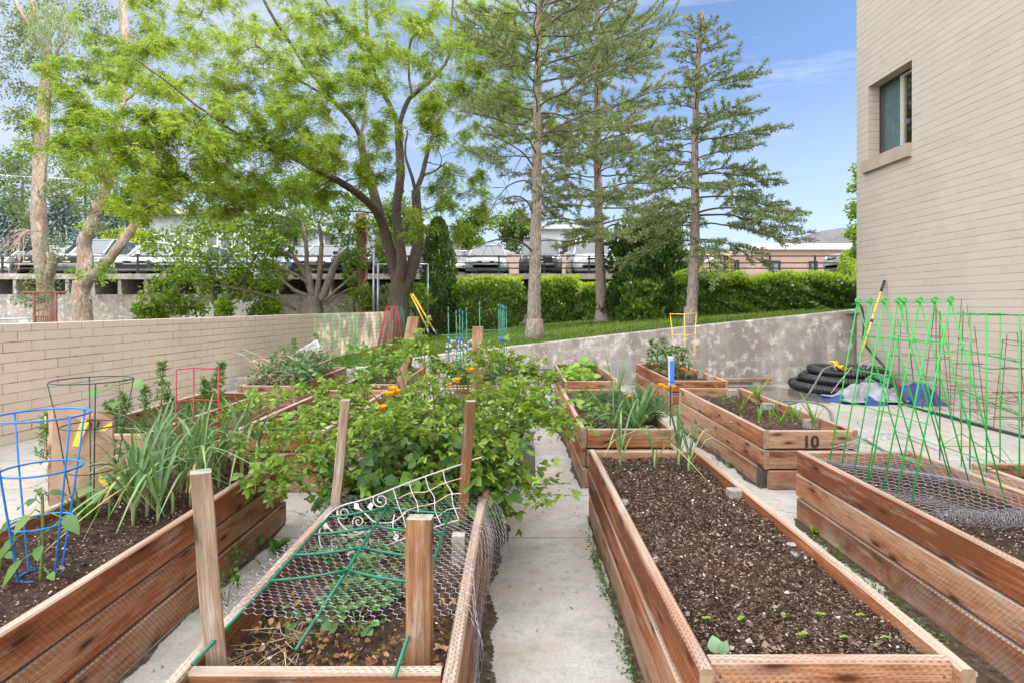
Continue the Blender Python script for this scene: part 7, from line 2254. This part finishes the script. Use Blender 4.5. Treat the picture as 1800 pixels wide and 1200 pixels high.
lv.build('wilted_leaves', 'lf_fern', hp)['kind'] = 'stuff'
lv = Leaves(); n_ = 500
P = np.stack([RNG.uniform(-3.15, -2.6, n_), RNG.uniform(6.76, 7.6, n_), RNG.uniform(.41, .55, n_)], 1)
lv.kite(P, RNG.normal(size=(n_, 3)) * np.array([1, 1, .4]), rdir(n_, 1), RNG.uniform(.03, .1, n_), RNG.uniform(.003, .012, n_)); lv.build('straw', 'dry', hp)['kind'] = 'stuff'
weed_spire('leafy grey-green weed rising behind the white tub', (-2.95, 8.5, .4), .55, .14, 60)
weed_spire('leafy weed rising left of the white tub', (-3.05, 8.0, .4), .5, .12, 60)
patch('ground_cover', 'mixed low weeds in the bed beyond the seedlings', 'O', -2.0, -1.45, 6.9, 8.5, 260, .09, 'lf_weed', .25, 'weeds', 'stuff')
patch('ground_cover', 'low weeds in the bed behind the blackberries', 'P', -.8, -.2, 6.85, 8.6, 260, .09, 'lf_weed', .25, 'weeds', 'stuff')
# dark ivy-like plant on the path side of bed D
for (x, y, z), r_, n_, fl_, lab in (((-.03, 5.6, .3), .16, 200, 1.6, 'largest dark leafy plant trailing down the path side of the netted bed'), ((-.02, 5.1, .25), .13, 110, 1.5, 'dark leafy plant trailing over the bed edge just behind the blackberries'), ((.0, 6.3, .3), .14, 120, 1.5, 'dark leafy plant at the far corner of the netted bed'), ((.22, 7.3, .12), .14, 120, .9, 'low dark plant on the path at the corner of the chive bed')):
    lv = Leaves(); leafball(lv, (x, y, z), r_, n_, .07, .028, fl_)
    lv.kite(np.array([(x, y, .0)] * 6), np.array([(0, 0, 1.0)] * 6) + RNG.normal(size=(6, 3)) * .25, rdir(6), z + r_ * .5, .006)
    setp(lv.build('trailing_plant', 'lf_berrybig', None, (x, y, 0)), lab, 'plant', 'dark plants along the path side')['kind'] = 'thing'
# ---------------- weeds in the paving joints
def rosette(px, py, L, n_, label, mat='lf_weed', up=.5, fat=.22):
    q = gnd(px, py, 0)
    lv = Leaves(); th = RNG.uniform(0, 2 * PI, n_)
    root = empty('path_weed', q, label, 'weed')
    lv.ov(np.tile(np.array(tuple(q)) + np.array([0, 0, .01]), (n_, 1)) + RNG.normal(size=(n_, 3)) * .006, np.stack([np.cos(th), np.sin(th), up + RNG.random(n_) * .7], 1), rdir(n_, 2), L * RNG.uniform(.6, 1.2, n_), L * fat, .3, .4)
    lv.build('leaves', mat, root)
    mb = MB(); mb.tube([q + Vector((0, 0, -.01)), q + Vector((0, 0, .03))], .003, 5); obj('stem', mb, 'stem', root)
rosette(445, 962, .12, 11, 'long-leaved weed on the left path, nearest the leek bed', up=.9)
rosette(487, 972, .12, 11, 'long-leaved weed in the middle of the left path', up=.8)
rosette(1435, 938, .05, 16, 'bright clover-like weed at the foot of the right front bed', 'lf_lettuce', fat=.45)
rosette(1483, 970, .055, 16, 'bright weed with a tall shoot at the foot of the right front bed', 'lf_lettuce', 1.0, .4)
rosette(1370, 858, .06, 14, 'flat green weed at the foot of the bed numbered 10', fat=.35)
rosette(1398, 857, .05, 8, 'small green weed in the corner between the right-hand beds', fat=.35)
rosette(1282, 820, .05, 12, 'dark little weed in the gap beside the bed numbered 10', fat=.4)
rosette(1230, 770, .05, 10, 'small weed along the left foot of the bed numbered 10', fat=.4)
rosette(1222, 758, .04, 10, 'tiny weed farther along the left foot of the bed numbered 10', fat=.4)
def parsley(px, py, h, label):
    q = gnd(px, py, 0); root = empty('path_weed', q, label, 'weed'); lv = Leaves(); mb = MB()
    for i in range(9):
        a = U(0, 6.28); e = q + Vector((math.cos(a) * h * .5 * U(.2, 1), math.sin(a) * h * .5, h * U(.5, 1)))
        mb.tube([q, q.lerp(e, .5) + Vector((0, 0, .02)), e], .0016, 4)
        P = np.tile(np.array(tuple(e)), (8, 1)) + RNG.normal(size=(8, 3)) * .016
        trifol(lv, P, rdir(8, .4), .016, 3, .1, .4)
    lv.build('leaves', 'lf_weed', root); obj('stalks', mb, 'stem', root)
parsley(398, 1065, .16, 'parsley-like weed on the left path beside the strawberry bed')
parsley(404, 1008, .12, 'smaller parsley-like weed on the left path')
# moss along the right path edge
mv = Leaves()
for y0, y1, n_, x in ((1.55, 3.5, 900, .425), (1.55, 3.2, 120, .43)):
    P = np.stack([x - np.abs(RNG.normal(size=n_)) * .018, RNG.uniform(y0, y1, n_), RNG.uniform(.002, .012, n_)], 1)
    P = P[np.sin(P[:, 1] * 7) + RNG.normal(size=len(P)) * .6 > -.4]
    mv.kite(P, rdir(len(P), .5), rdir(len(P), 1), RNG.uniform(.008, .022, len(P)), .005)
P = np.stack([1.72 - np.abs(RNG.normal(size=200)) * .03, RNG.uniform(2.3, 3.4, 200), RNG.uniform(.002, .012, 200)], 1)
mv.kite(P, rdir(200, .5), rdir(200, 1), RNG.uniform(.008, .022, 200), .006)
setp(mv.build('moss', 'lf_weed', None, (.43, 2, 0)), 'green moss and seedlings along the foot of the bare bed', 'moss', kind='stuff')
# litter on the paving
n_ = 420
P = np.concatenate([np.stack([RNG.uniform(.30, .47, 160), RNG.uniform(3.7, 7.0, 160), np.full(160, .006)], 1), np.stack([RNG.uniform(-1.4, -.85, 120), RNG.uniform(1.4, 3.8, 120), np.full(120, .006)], 1), np.stack([RNG.uniform(-.12, .45, 90), RNG.uniform(1.4, 4.5, 90), np.full(90, .006)], 1), np.stack([RNG.uniform(4.6, 5.8, 120), RNG.uniform(5.6, 8.2, 120), np.full(120, .006)], 1)])
lv = Leaves(); m_ = len(P); lv.kite(P, RNG.normal(size=(m_, 3)) * np.array([1, 1, .1]), rdir(m_, 3), RNG.gamma(2, .006, m_) + .004, RNG.gamma(2, .0018, m_) + .001)
setp(lv.build('leaf_litter', 'dryleaf', None, (0, 4, 0)), 'scraps of dry leaves on the paving', 'litter', kind='stuff')
# ------------------------------------------------------------------ cars on the deck
t = T('car_glass'); M['carglass'] = t.done((.035, .045, .05), .05, 0, None, .8)
def carpaint(name, c): 
    t = T(name); return t.done(c, .28, .25, None, .6)
M['c_white'] = carpaint('white_paint', (.55, .56, .575)); M['c_silver'] = carpaint('silver_paint', (.30, .31, .33)); M['c_grey'] = carpaint('grey_green_paint', (.22, .26, .26))
M['c_dark'] = carpaint('dark_grey_paint', (.05, .055, .065)); M['c_blue'] = carpaint('grey_blue_paint', (.10, .14, .22)); M['c_black'] = carpaint('black_paint', (.015, .016, .02))
M['lamp'] = plain('headlamp_glass', (.60, .62, .63), .12, .1, .15, 20, .8)
M['plate'] = plain('number_plate', (.62, .40, .30), .5, 0, .4, 40)
M['carblack'] = plain('black_trim', (.012, .012, .013), .5, 0, .2, 20)
M['rim'] = plain('alloy_rim', (.45, .46, .47), .35, .7, .1, 20)

def car(loc, rz, paint, label, suv=False, grille='slim', L=4.7, W=1.82, Hh=1.47, group='cars parked on the deck'):
    """nose towards -Y at rz = 0"""
    root = empty('parked_car', loc, label, 'car', group)
    root.rotation_euler = (0, 0, rz)
    hw = W / 2
    bz = .98 if suv else .86          # belt line
    hood = .95 if suv else .80
    # lower body: sections along the length (y, half width low, half width belt, z low, z top)
    st = [(0.0, hw * .78, hw * .70, .30, hood - .22), (.10, hw * .93, hw * .84, .22, hood - .10), (.35, hw, hw * .90, .20, hood - .03), (1.15, hw, hw * .94, .20, bz - .02), (L * .5, hw, hw * .95, .20, bz + .01), (L - .7, hw, hw * .93, .20, bz + .04), (L - .12, hw * .95, hw * .88, .25, bz + .02), (L, hw * .82, hw * .8, .36, bz - .12)]
    def sec(y, a, b, z0, z1):
        h = z1 - z0
        pr = [(a * .90, z0), (a * .99, z0 + h * .22), (a, z0 + h * .5), (b + (a - b) * .5, z0 + h * .82), (b * .95, z1 - .02), (b * .82, z1 + .005), (b * .4, z1 + .02)]
        return [(x, y, z) for x, z in pr] + [(-x, y, z) for x, z in reversed(pr)]
    def loft(mb, secs, mi=0):
        n = len(secs[0])
        vs = [p for s_ in secs for p in s_]
        fs = []
        for i in range(len(secs) - 1):
            for j in range(n):
                k = (j + 1) % n
                fs.append((i * n + j, i * n + k, (i + 1) * n + k, (i + 1) * n + j))
        fs.append(tuple(range(n - 1, -1, -1))); fs.append(tuple((len(secs) - 1) * n + j for j in range(n)))
        mb.raw(vs, fs, mi)
    def put(nm, mb, mat, par=root, smooth=False):
        o = obj(nm, mb, mat, None, (0, 0, 0), smooth=smooth); o.parent = par; return o
    mb = MB(); loft(mb, [sec(*s_) for s_ in st]); body = put('body', mb, paint, smooth=True)
    # cabin: glass block with a painted roof and pillars
    y0, y1 = (.95, 1.62) if suv else (1.05, 1.85)
    yb0, yb1 = (L - .55, L - .12) if suv else (L - 1.35, L - .55)
    rt = hw * (.74 if suv else .66)
    rz_ = Hh - .05
    base = [(-hw * .88, y0, bz), (hw * .88, y0, bz), (hw * .88, yb1, bz + .03), (-hw * .88, yb1, bz + .03)]
    topq = [(-rt, y1, rz_), (rt, y1, rz_), (rt, yb0, rz_ - .02), (-rt, yb0, rz_ - .02)]
    mb = MB(); mb.raw(base + topq, [(0, 1, 5, 4), (1, 2, 6, 5), (2, 3, 7, 6), (3, 0, 4, 7)]); put('windows', mb, 'carglass')
    mb = MB(); mb.raw([(-rt, y1, rz_), (rt, y1, rz_), (rt, yb0, rz_ - .02), (-rt, yb0, rz_ - .02), (-rt * .86, y1 + .12, Hh), (rt * .86, y1 + .12, Hh), (rt * .86, yb0 - .12, Hh - .02), (-rt * .86, yb0 - .12, Hh - .02)], [(0, 1, 5, 4), (1, 2, 6, 5), (2, 3, 7, 6), (3, 0, 4, 7), (4, 5, 6, 7)])
    for sx in (-1, 1):
        mb.tube([(sx * hw * .885, y0 - .02, bz - .01), (sx * rt, y1, rz_ + .01)], .035, 6)
        mb.tube([(sx * hw * .885, yb1, bz + .02), (sx * rt, yb0, rz_)], .05, 6)
        ym = (y1 + yb0) / 2; mb.tube([(sx * hw * .89, ym, bz), (sx * rt * 1.005, ym, rz_)], .03, 6)
        mb.tube([(sx * rt, y1, rz_ + .01), (sx * rt, yb0, rz_ - .01)], .03, 6)
    mb.tube([(-rt, y1, rz_ + .01), (rt, y1, rz_ + .01)], .025, 6)
    put('roof', mb, paint)
    fz = hood - .2
    def front(nm, x0, x1, z0, z1, mat, d_=.02, y=.0, par=root):
        mb = MB(); mb.obox(((x0 + x1) / 2, y, (z0 + z1) / 2), ((x1 - x0) / 2, 0, 0), (0, d_, 0), (0, .06 * 0, (z1 - z0) / 2)); return put(nm, mb, mat, par)
    if grille == 'slim':
        front('grille', -.34, .34, fz - .07, fz + .0, 'carblack', .03, .02); front('lower_grille', -.55, .55, .30, .44, 'carblack', .03, .03)
    elif grille == 'big':
        front('grille', -.48, .48, fz - .28, fz + .02, 'carblack', .03, .015); front('lower_grille', -.6, .6, .30, .40, 'carblack', .03, .03)
    else:
        front('grille', -.52, .52, fz - .14, fz + .02, 'carblack', .03, .015); front('bumper', -hw * .9, hw * .9, .30, .52, 'carblack', .05, .03)
    front('bumper_bar', -.5, .5, .47, .50, 'rim', .012, -.02)
    front('badge', -.055, .055, fz - .05, fz + .0, 'rim', .012, -.03)
    front('number_plate', -.16, .16, .50, .60, 'plate', .012, -.035)
    for sx in (-1, 1):
        mb = MB(); c0 = Vector((sx * hw * .72, .09, fz + .02))
        vs = [Vector((sx * hw * .50, .0, fz - .02)), Vector((sx * hw * .90, .17, fz + .0)), Vector((sx * hw * .89, .30, fz + .13)), Vector((sx * hw * .55, .05, fz + .08))]
        off = Vector((0, -.035, .012))
        mb.raw([v + off for v in vs] + [v + Vector((0, .06, -.02)) for v in vs], [(0, 1, 2, 3), (0, 4, 5, 1), (1, 5, 6, 2), (2, 6, 7, 3), (3, 7, 4, 0)])
        put('headlight', mb, 'lamp')
        front('fog_light', sx * .66 - .09, sx * .66 + .09, .36, .43, 'carblack', .02, .045)
        mb = MB(); mb.obox((sx * (hw + .06), y0 + .28, bz + .08), (.10, 0, 0), (0, .06, 0), (0, 0, .065)); put('mirror', mb, paint)
        for yy in (.85, L - .95):
            mb = MB(); R = .36 if suv else .33
            prof_ = [(R * .66, -.105), (R * .96, -.105), (R, -.07), (R, .07), (R * .96, .105), (R * .66, .105)]
            n = 22; vs = []; fs = []
            for r_, x in prof_:
                for j in range(n): a = 2 * PI * j / n; vs.append((sx * (hw - .10) + sx * x, yy + r_ * math.cos(a), R + r_ * math.sin(a)))
            for i in range(len(prof_) - 1):
                for j in range(n): k = (j + 1) % n; fs.append((i * n + j, i * n + k, (i + 1) * n + k, (i + 1) * n + j))
            mb.raw(vs, fs); wh = put('wheel', mb, 'rubber')
            mb = MB()
            for j in range(5):
                a = 2 * PI * j / 5; mb.obox((sx * (hw - .005), yy + R * .33 * math.cos(a), R + R * .33 * math.sin(a)), (.012, 0, 0), (0, R * .33 * math.cos(a), R * .33 * math.sin(a)), (0, -.035 * math.sin(a), .035 * math.cos(a)))
            vs = [(sx * (hw - .03), yy + R * .66 * math.cos(2 * PI * j / n), R + R * .66 * math.sin(2 * PI * j / n)) for j in range(n)]
            mb.raw(vs, [tuple(range(n))]); put('rim', mb, 'rim', wh)
    return root
DZ = 2.588
def carx(px, Y): return (px - CX) * Y / F
car((carx(854, 24.2), 24.2, DZ), 0, 'c_grey', 'grey-green saloon car parked nose out left of the straight pine', grille='slim')
car((carx(951, 24.3), 24.3, DZ), 0, 'c_dark', 'dark off-roader parked behind the straight pine trunk', True, 'big', Hh=1.70)
car((carx(1047, 24.3), 24.3, DZ), 0, 'c_white', 'white off-roader parked behind the wide pine trunk', True, 'slim', Hh=1.66)
car((carx(20, 27.5), 27.5, DZ), .3, 'c_silver', 'silver saloon car at the far left edge of the deck', False, 'slim')
car((carx(48, 24.3), 24.3, DZ), 0, 'c_black', 'black car with a wide mesh grille, left of the leftmost trunk', True, 'big', Hh=1.5)
car((carx(118, 24.2), 24.2, DZ), -.12, 'c_silver', 'pale silver off-roader between the two left trunks', True, 'big', Hh=1.7)
car((carx(182, 25.5), 25.3, DZ), -.85, 'c_white', 'white estate car seen half from the side behind the forked trunk', True, 'slim', L=5.0, Hh=1.62)
car((carx(238, 24.2), 24.2, DZ), .05, 'c_white', 'white car with a black nose and an orange plate, right of the forked trunk', False, 'black', Hh=1.5)
car((carx(300, 24.3), 24.3, DZ), 0, 'c_silver', 'silver car mostly hidden by the bright maple', False)
car((carx(480, 24.6), 24.6, DZ), -.3, 'c_blue', 'grey-blue saloon car behind the left limbs of the fan-limbed tree', False)
car((carx(549, 24.3), 24.3, DZ), 0, 'c_silver', 'silver car behind the trunk of the fan-limbed tree', False, 'black')
car((carx(615, 24.3), 24.3, DZ), 0, 'c_black', 'black off-roader left of the utility pole', True, 'big', Hh=1.7)
car((carx(690, 24.3), 24.3, DZ), 0, 'c_dark', 'dark car behind the big tree trunk', False)
car((carx(806, 26.8), 26.8, DZ), 0, 'c_white', 'white car just showing left of the grey-green saloon', False)
car((carx(1462, 24.4), 24.4, DZ), -PI / 2, 'c_silver', 'silver off-roader seen from the side at the corner of the building', True, 'slim', Hh=1.68)
# blue pop-up awning between the cars
aw = empty('awning', at(545, 448, 27), 'bright blue sloping awning between the parked cars', 'awning')
M['awnblue'] = plain('blue_awning_cloth', (.02, .11, .55), .6, 0, .1, 3)
mb = MB(); q = at(545, 446, 27)
mb.raw([(q.x - .5, 26.6, q.z - .15), (q.x + .5, 26.6, q.z + .18), (q.x + .5, 27.6, q.z + .25), (q.x - .5, 27.6, q.z - .05), (q.x - .5, 26.6, q.z - .19), (q.x + .5, 26.6, q.z + .14), (q.x + .5, 27.6, q.z + .21), (q.x - .5, 27.6, q.z - .09)], [(0, 1, 2, 3), (7, 6, 5, 4), (0, 4, 5, 1), (1, 5, 6, 2), (2, 6, 7, 3), (3, 7, 4, 0)])
obj('cloth', mb, 'awnblue', aw)
mb = MB()
for sx in (-.48, .48): mb.tube([(q.x + sx, 27.1, 2.59), (q.x + sx, 27.1, q.z + sx * .3)], .025, 6)
obj('frame', mb, 'railblack', aw)

# ------------------------------------------------------------------ buildings beyond
def windows(par, name, rects, mat, fmat, d_=.06):
    """rects: (corner, along vector, up vector)"""
    for o, a, u in rects:
        o, a, u = Vector(o), Vector(a), Vector(u)
        nn = a.cross(u).normalized()
        mb = MB(); c = o + a / 2 + u / 2 
        for s_ in (-1, 1):
            mb.obox(c + a.normalized() * s_ * a.length / 2 + nn * d_ / 2, a.normalized() * .05, nn * (d_ / 2 + .01), u / 2 + u.normalized() * .05)
            mb.obox(c + u.normalized() * s_ * u.length / 2 + nn * d_ / 2, a / 2 - a.normalized() * .05, nn * (d_ / 2 + .006), u.normalized() * .05)
        f = obj(name, mb, fmat, par)
        mb = MB(); mb.obox(c, a / 2 - a.normalized() * .03, nn * .012, u / 2 - u.normalized() * .03); obj('pane', mb, mat, f)
M['roofwhite'] = plain('white_fascia', (.75, .75, .74), .6, 0, .06, 1)
M['offwhite'] = plain('white_panel', (.46, .48, .50), .6, 0, .08, 1)
M['grpanel'] = plain('grey_panel', (.30, .31, .33), .7, 0, .12, 1)
M['beige'] = plain('beige_render', (.40, .35, .29), .8, 0, .1, 1)
# low brick building on the right, angled corner
bb = empty('brick_building', (12, 36, 2.5), 'low pink brick building with a curved white roof edge beyond the hedge', 'building')
Yb = 36.0
def bp(px, Y): return ((px - CX) * Y / F, Y)
pl = [bp(1222, 52), bp(1268, 40), bp(1312, Yb), bp(1620, Yb), bp(1700, 60), bp(1250, 64)]
zb0, zb1 = 2.3, 1.34 + (HY - 439) * Yb / F
mb = MB(); acc = 0
for (xa, ya), (xb, yb__) in zip(pl, pl[1:] + pl[:1]):
    l = math.hypot(xb - xa, yb__ - ya)
    mb.face([(xa, ya, zb0), (xb, yb__, zb0), (xb, yb__, zb1), (xa, ya, zb1)], 0, [(acc, zb0), (acc + l, zb0), (acc + l, zb1), (acc, zb1)]); acc += l
obj('wall', mb, 'redbrick', bb)
mb = MB(); ex = [(x + (-.3 if x < 12 else .3) , y - .35) for x, y in pl]
mb.raw([(x, y, zb1 - .02) for x, y in ex] + [(x, y, zb1 + .32) for x, y in ex], [(0, 1, 7, 6), (1, 2, 8, 7), (2, 3, 9, 8), (3, 4, 10, 9), (4, 5, 11, 10), (5, 0, 6, 11), (6, 7, 8, 9, 10, 11), (5, 4, 3, 2, 1, 0)])
obj('roof', mb, 'roofwhite', bb)
def wr(px0, px1, py0, py1, Y=Yb): 
    a = at(px0, py1, Y - .03); b = at(px1, py1, Y - .03); c = at(px0, py0, Y - .03); return (a, b - a, c - a)
windows(bb, 'window', [wr(1358, 1370, 460, 479), wr(1424, 1435, 461, 484)], 'glass', 'darkframe')
for (xa, ya), (xb, yb__), f0, f1, z0, z1 in ((pl[1], pl[2], .15, .35, 3.0, 4.2), (pl[1], pl[2], .6, .72, 2.6, 4.2)):
    a = Vector((xa, ya, 0)).lerp(Vector((xb, yb__, 0)), f0); b = Vector((xa, ya, 0)).lerp(Vector((xb, yb__, 0)), f1)
    nn = Vector((yb__ - ya, -(xb - xa), 0)).normalized() * .03
    windows(bb, 'window', [(a + nn + Vector((0, 0, z0)), b - a, Vector((0, 0, z1 - z0)))], 'glass', 'darkframe')
# long pink brick garden wall behind the middle cars
mb = MB(); a, b = at(700, 0, 33), at(1215, 0, 33)
z1 = at(0, 444, 33).z
for i in range(1):
    mb.box(a.x, b.x, 33, 33.3, 2.5, z1, 0, True)
setp(obj('brick_wall', mb, 'redbrick', loc=(0, 33, 2.5)), 'long pink brick wall behind the middle row of parked cars', 'wall')
# block buildings
def block(label, px0, px1, ytop, Y, depth, mat, rows, rmat='grpanel', cols=6, frame='grpanel', ww=.62, zb=2.5):
    a, b = at(px0, ytop, Y), at(px1, ytop, Y)
    r = empty('office_building', ((a.x + b.x) / 2, Y, zb), label, 'building', 'buildings beyond the deck')
    mb = MB(); mb.box(a.x, b.x, Y, Y + depth, zb, a.z - .3); obj('wall', mb, mat, r)
    mb = MB(); mb.box(a.x - .5, b.x + .5, Y - .8, Y + depth + .3, a.z - .297, a.z); obj('roof', mb, rmat, r)
    cw = (b.x - a.x) / cols
    rc = []
    for z0, z1 in rows:
        for i in range(cols):
            x = a.x + cw * (i + (1 - ww) / 2)
            rc.append(((x, Y - .02, z0), (cw * ww, 0, 0), (0, 0, z1 - z0)))
    windows(r, 'window', rc, 'glass', frame)
block('long grey office building with a flat roof behind the bright maple', 262, 485, 372, 44, 12, 'grpanel', [(5.3, 6.7)], 'beige', 9, 'roofwhite', .8)
block('white building with dark windows between the pine trunks', 945, 1022, 398, 46, 10, 'offwhite', [(3.2, 4.5), (5.3, 6.5)], 'offwhite', 4, 'grpanel')
block('white building behind the big tree trunk', 575, 735, 388, 48, 10, 'offwhite', [(3.4, 5.0), (5.8, 7.2)], 'grpanel', 8, 'grpanel', .55)
block('beige building with a dark pitched roof behind the dark conifer', 735, 830, 420, 50, 10, 'beige', [(4.0, 5.4)], 'grpanel', 4, 'railblack', .5)
block('white building left of the fan-limbed tree', 455, 560, 400, 46, 8, 'offwhite', [(3.3, 5.2)], 'offwhite', 5, 'grpanel', .5)

# utility pole and line
up_ = empty('utility_pole', at(636, 590, 21.3), 'brown wooden utility pole between the fan-limbed tree and the big tree', 'utility pole')
rod([at(639, 600, 21.3), at(637, 480, 21.3), at(634, 376, 21.3)], .18, 'shaft', up_, 'bark_dark', 10)
M['polewood'] = barkmat('pole_wood', (.06, .032, .02), (.19, .10, .062), 2, 6); up_.children[0].data.materials[0] = M['polewood']
rod([at(639, 512, 21.08), at(639, 517, 21.08)], .03, 'tag', up_, 'whiteplastic', 5)
mb = MB(); mb.tube(smooth([at(-40, 304, 22), at(40, 311, 22), at(160, 316, 22), at(320, 321, 22), at(460, 321, 22), at(590, 319, 22), at(634, 380, 21.3)], 6), .018, 5)
M['cable'] = plain('pale_cable', (.55, .56, .58), .6, 0, .1, 5)
setp(obj('power_line', mb, 'cable', loc=at(300, 320, 22)), 'thin pale cable strung across the trees on the left', 'cable')
# dead pink twigs hanging at the left edge
mb = MB()
for k in range(22):
    a = at(U(40, 60), U(404, 412), 18); b = at(U(-10, 45), U(425, 485), 18 + U(-.4, .4))
    mb.tube(sm3([a, a.lerp(b, .4) + Vector((U(-.2, .1), 0, U(.0, .25))), b], 5), [.012] * 6 + [.008] * 5, 4)
M['deadtwig'] = plain('pinkish_dead_twig', (.36, .27, .23), .9, 0, .2, 8)
mb.tube([at(60, 406, 18), at(76, 408, 20.3)], .02, 5)
o = obj('dead_branch', mb, 'deadtwig', t1)
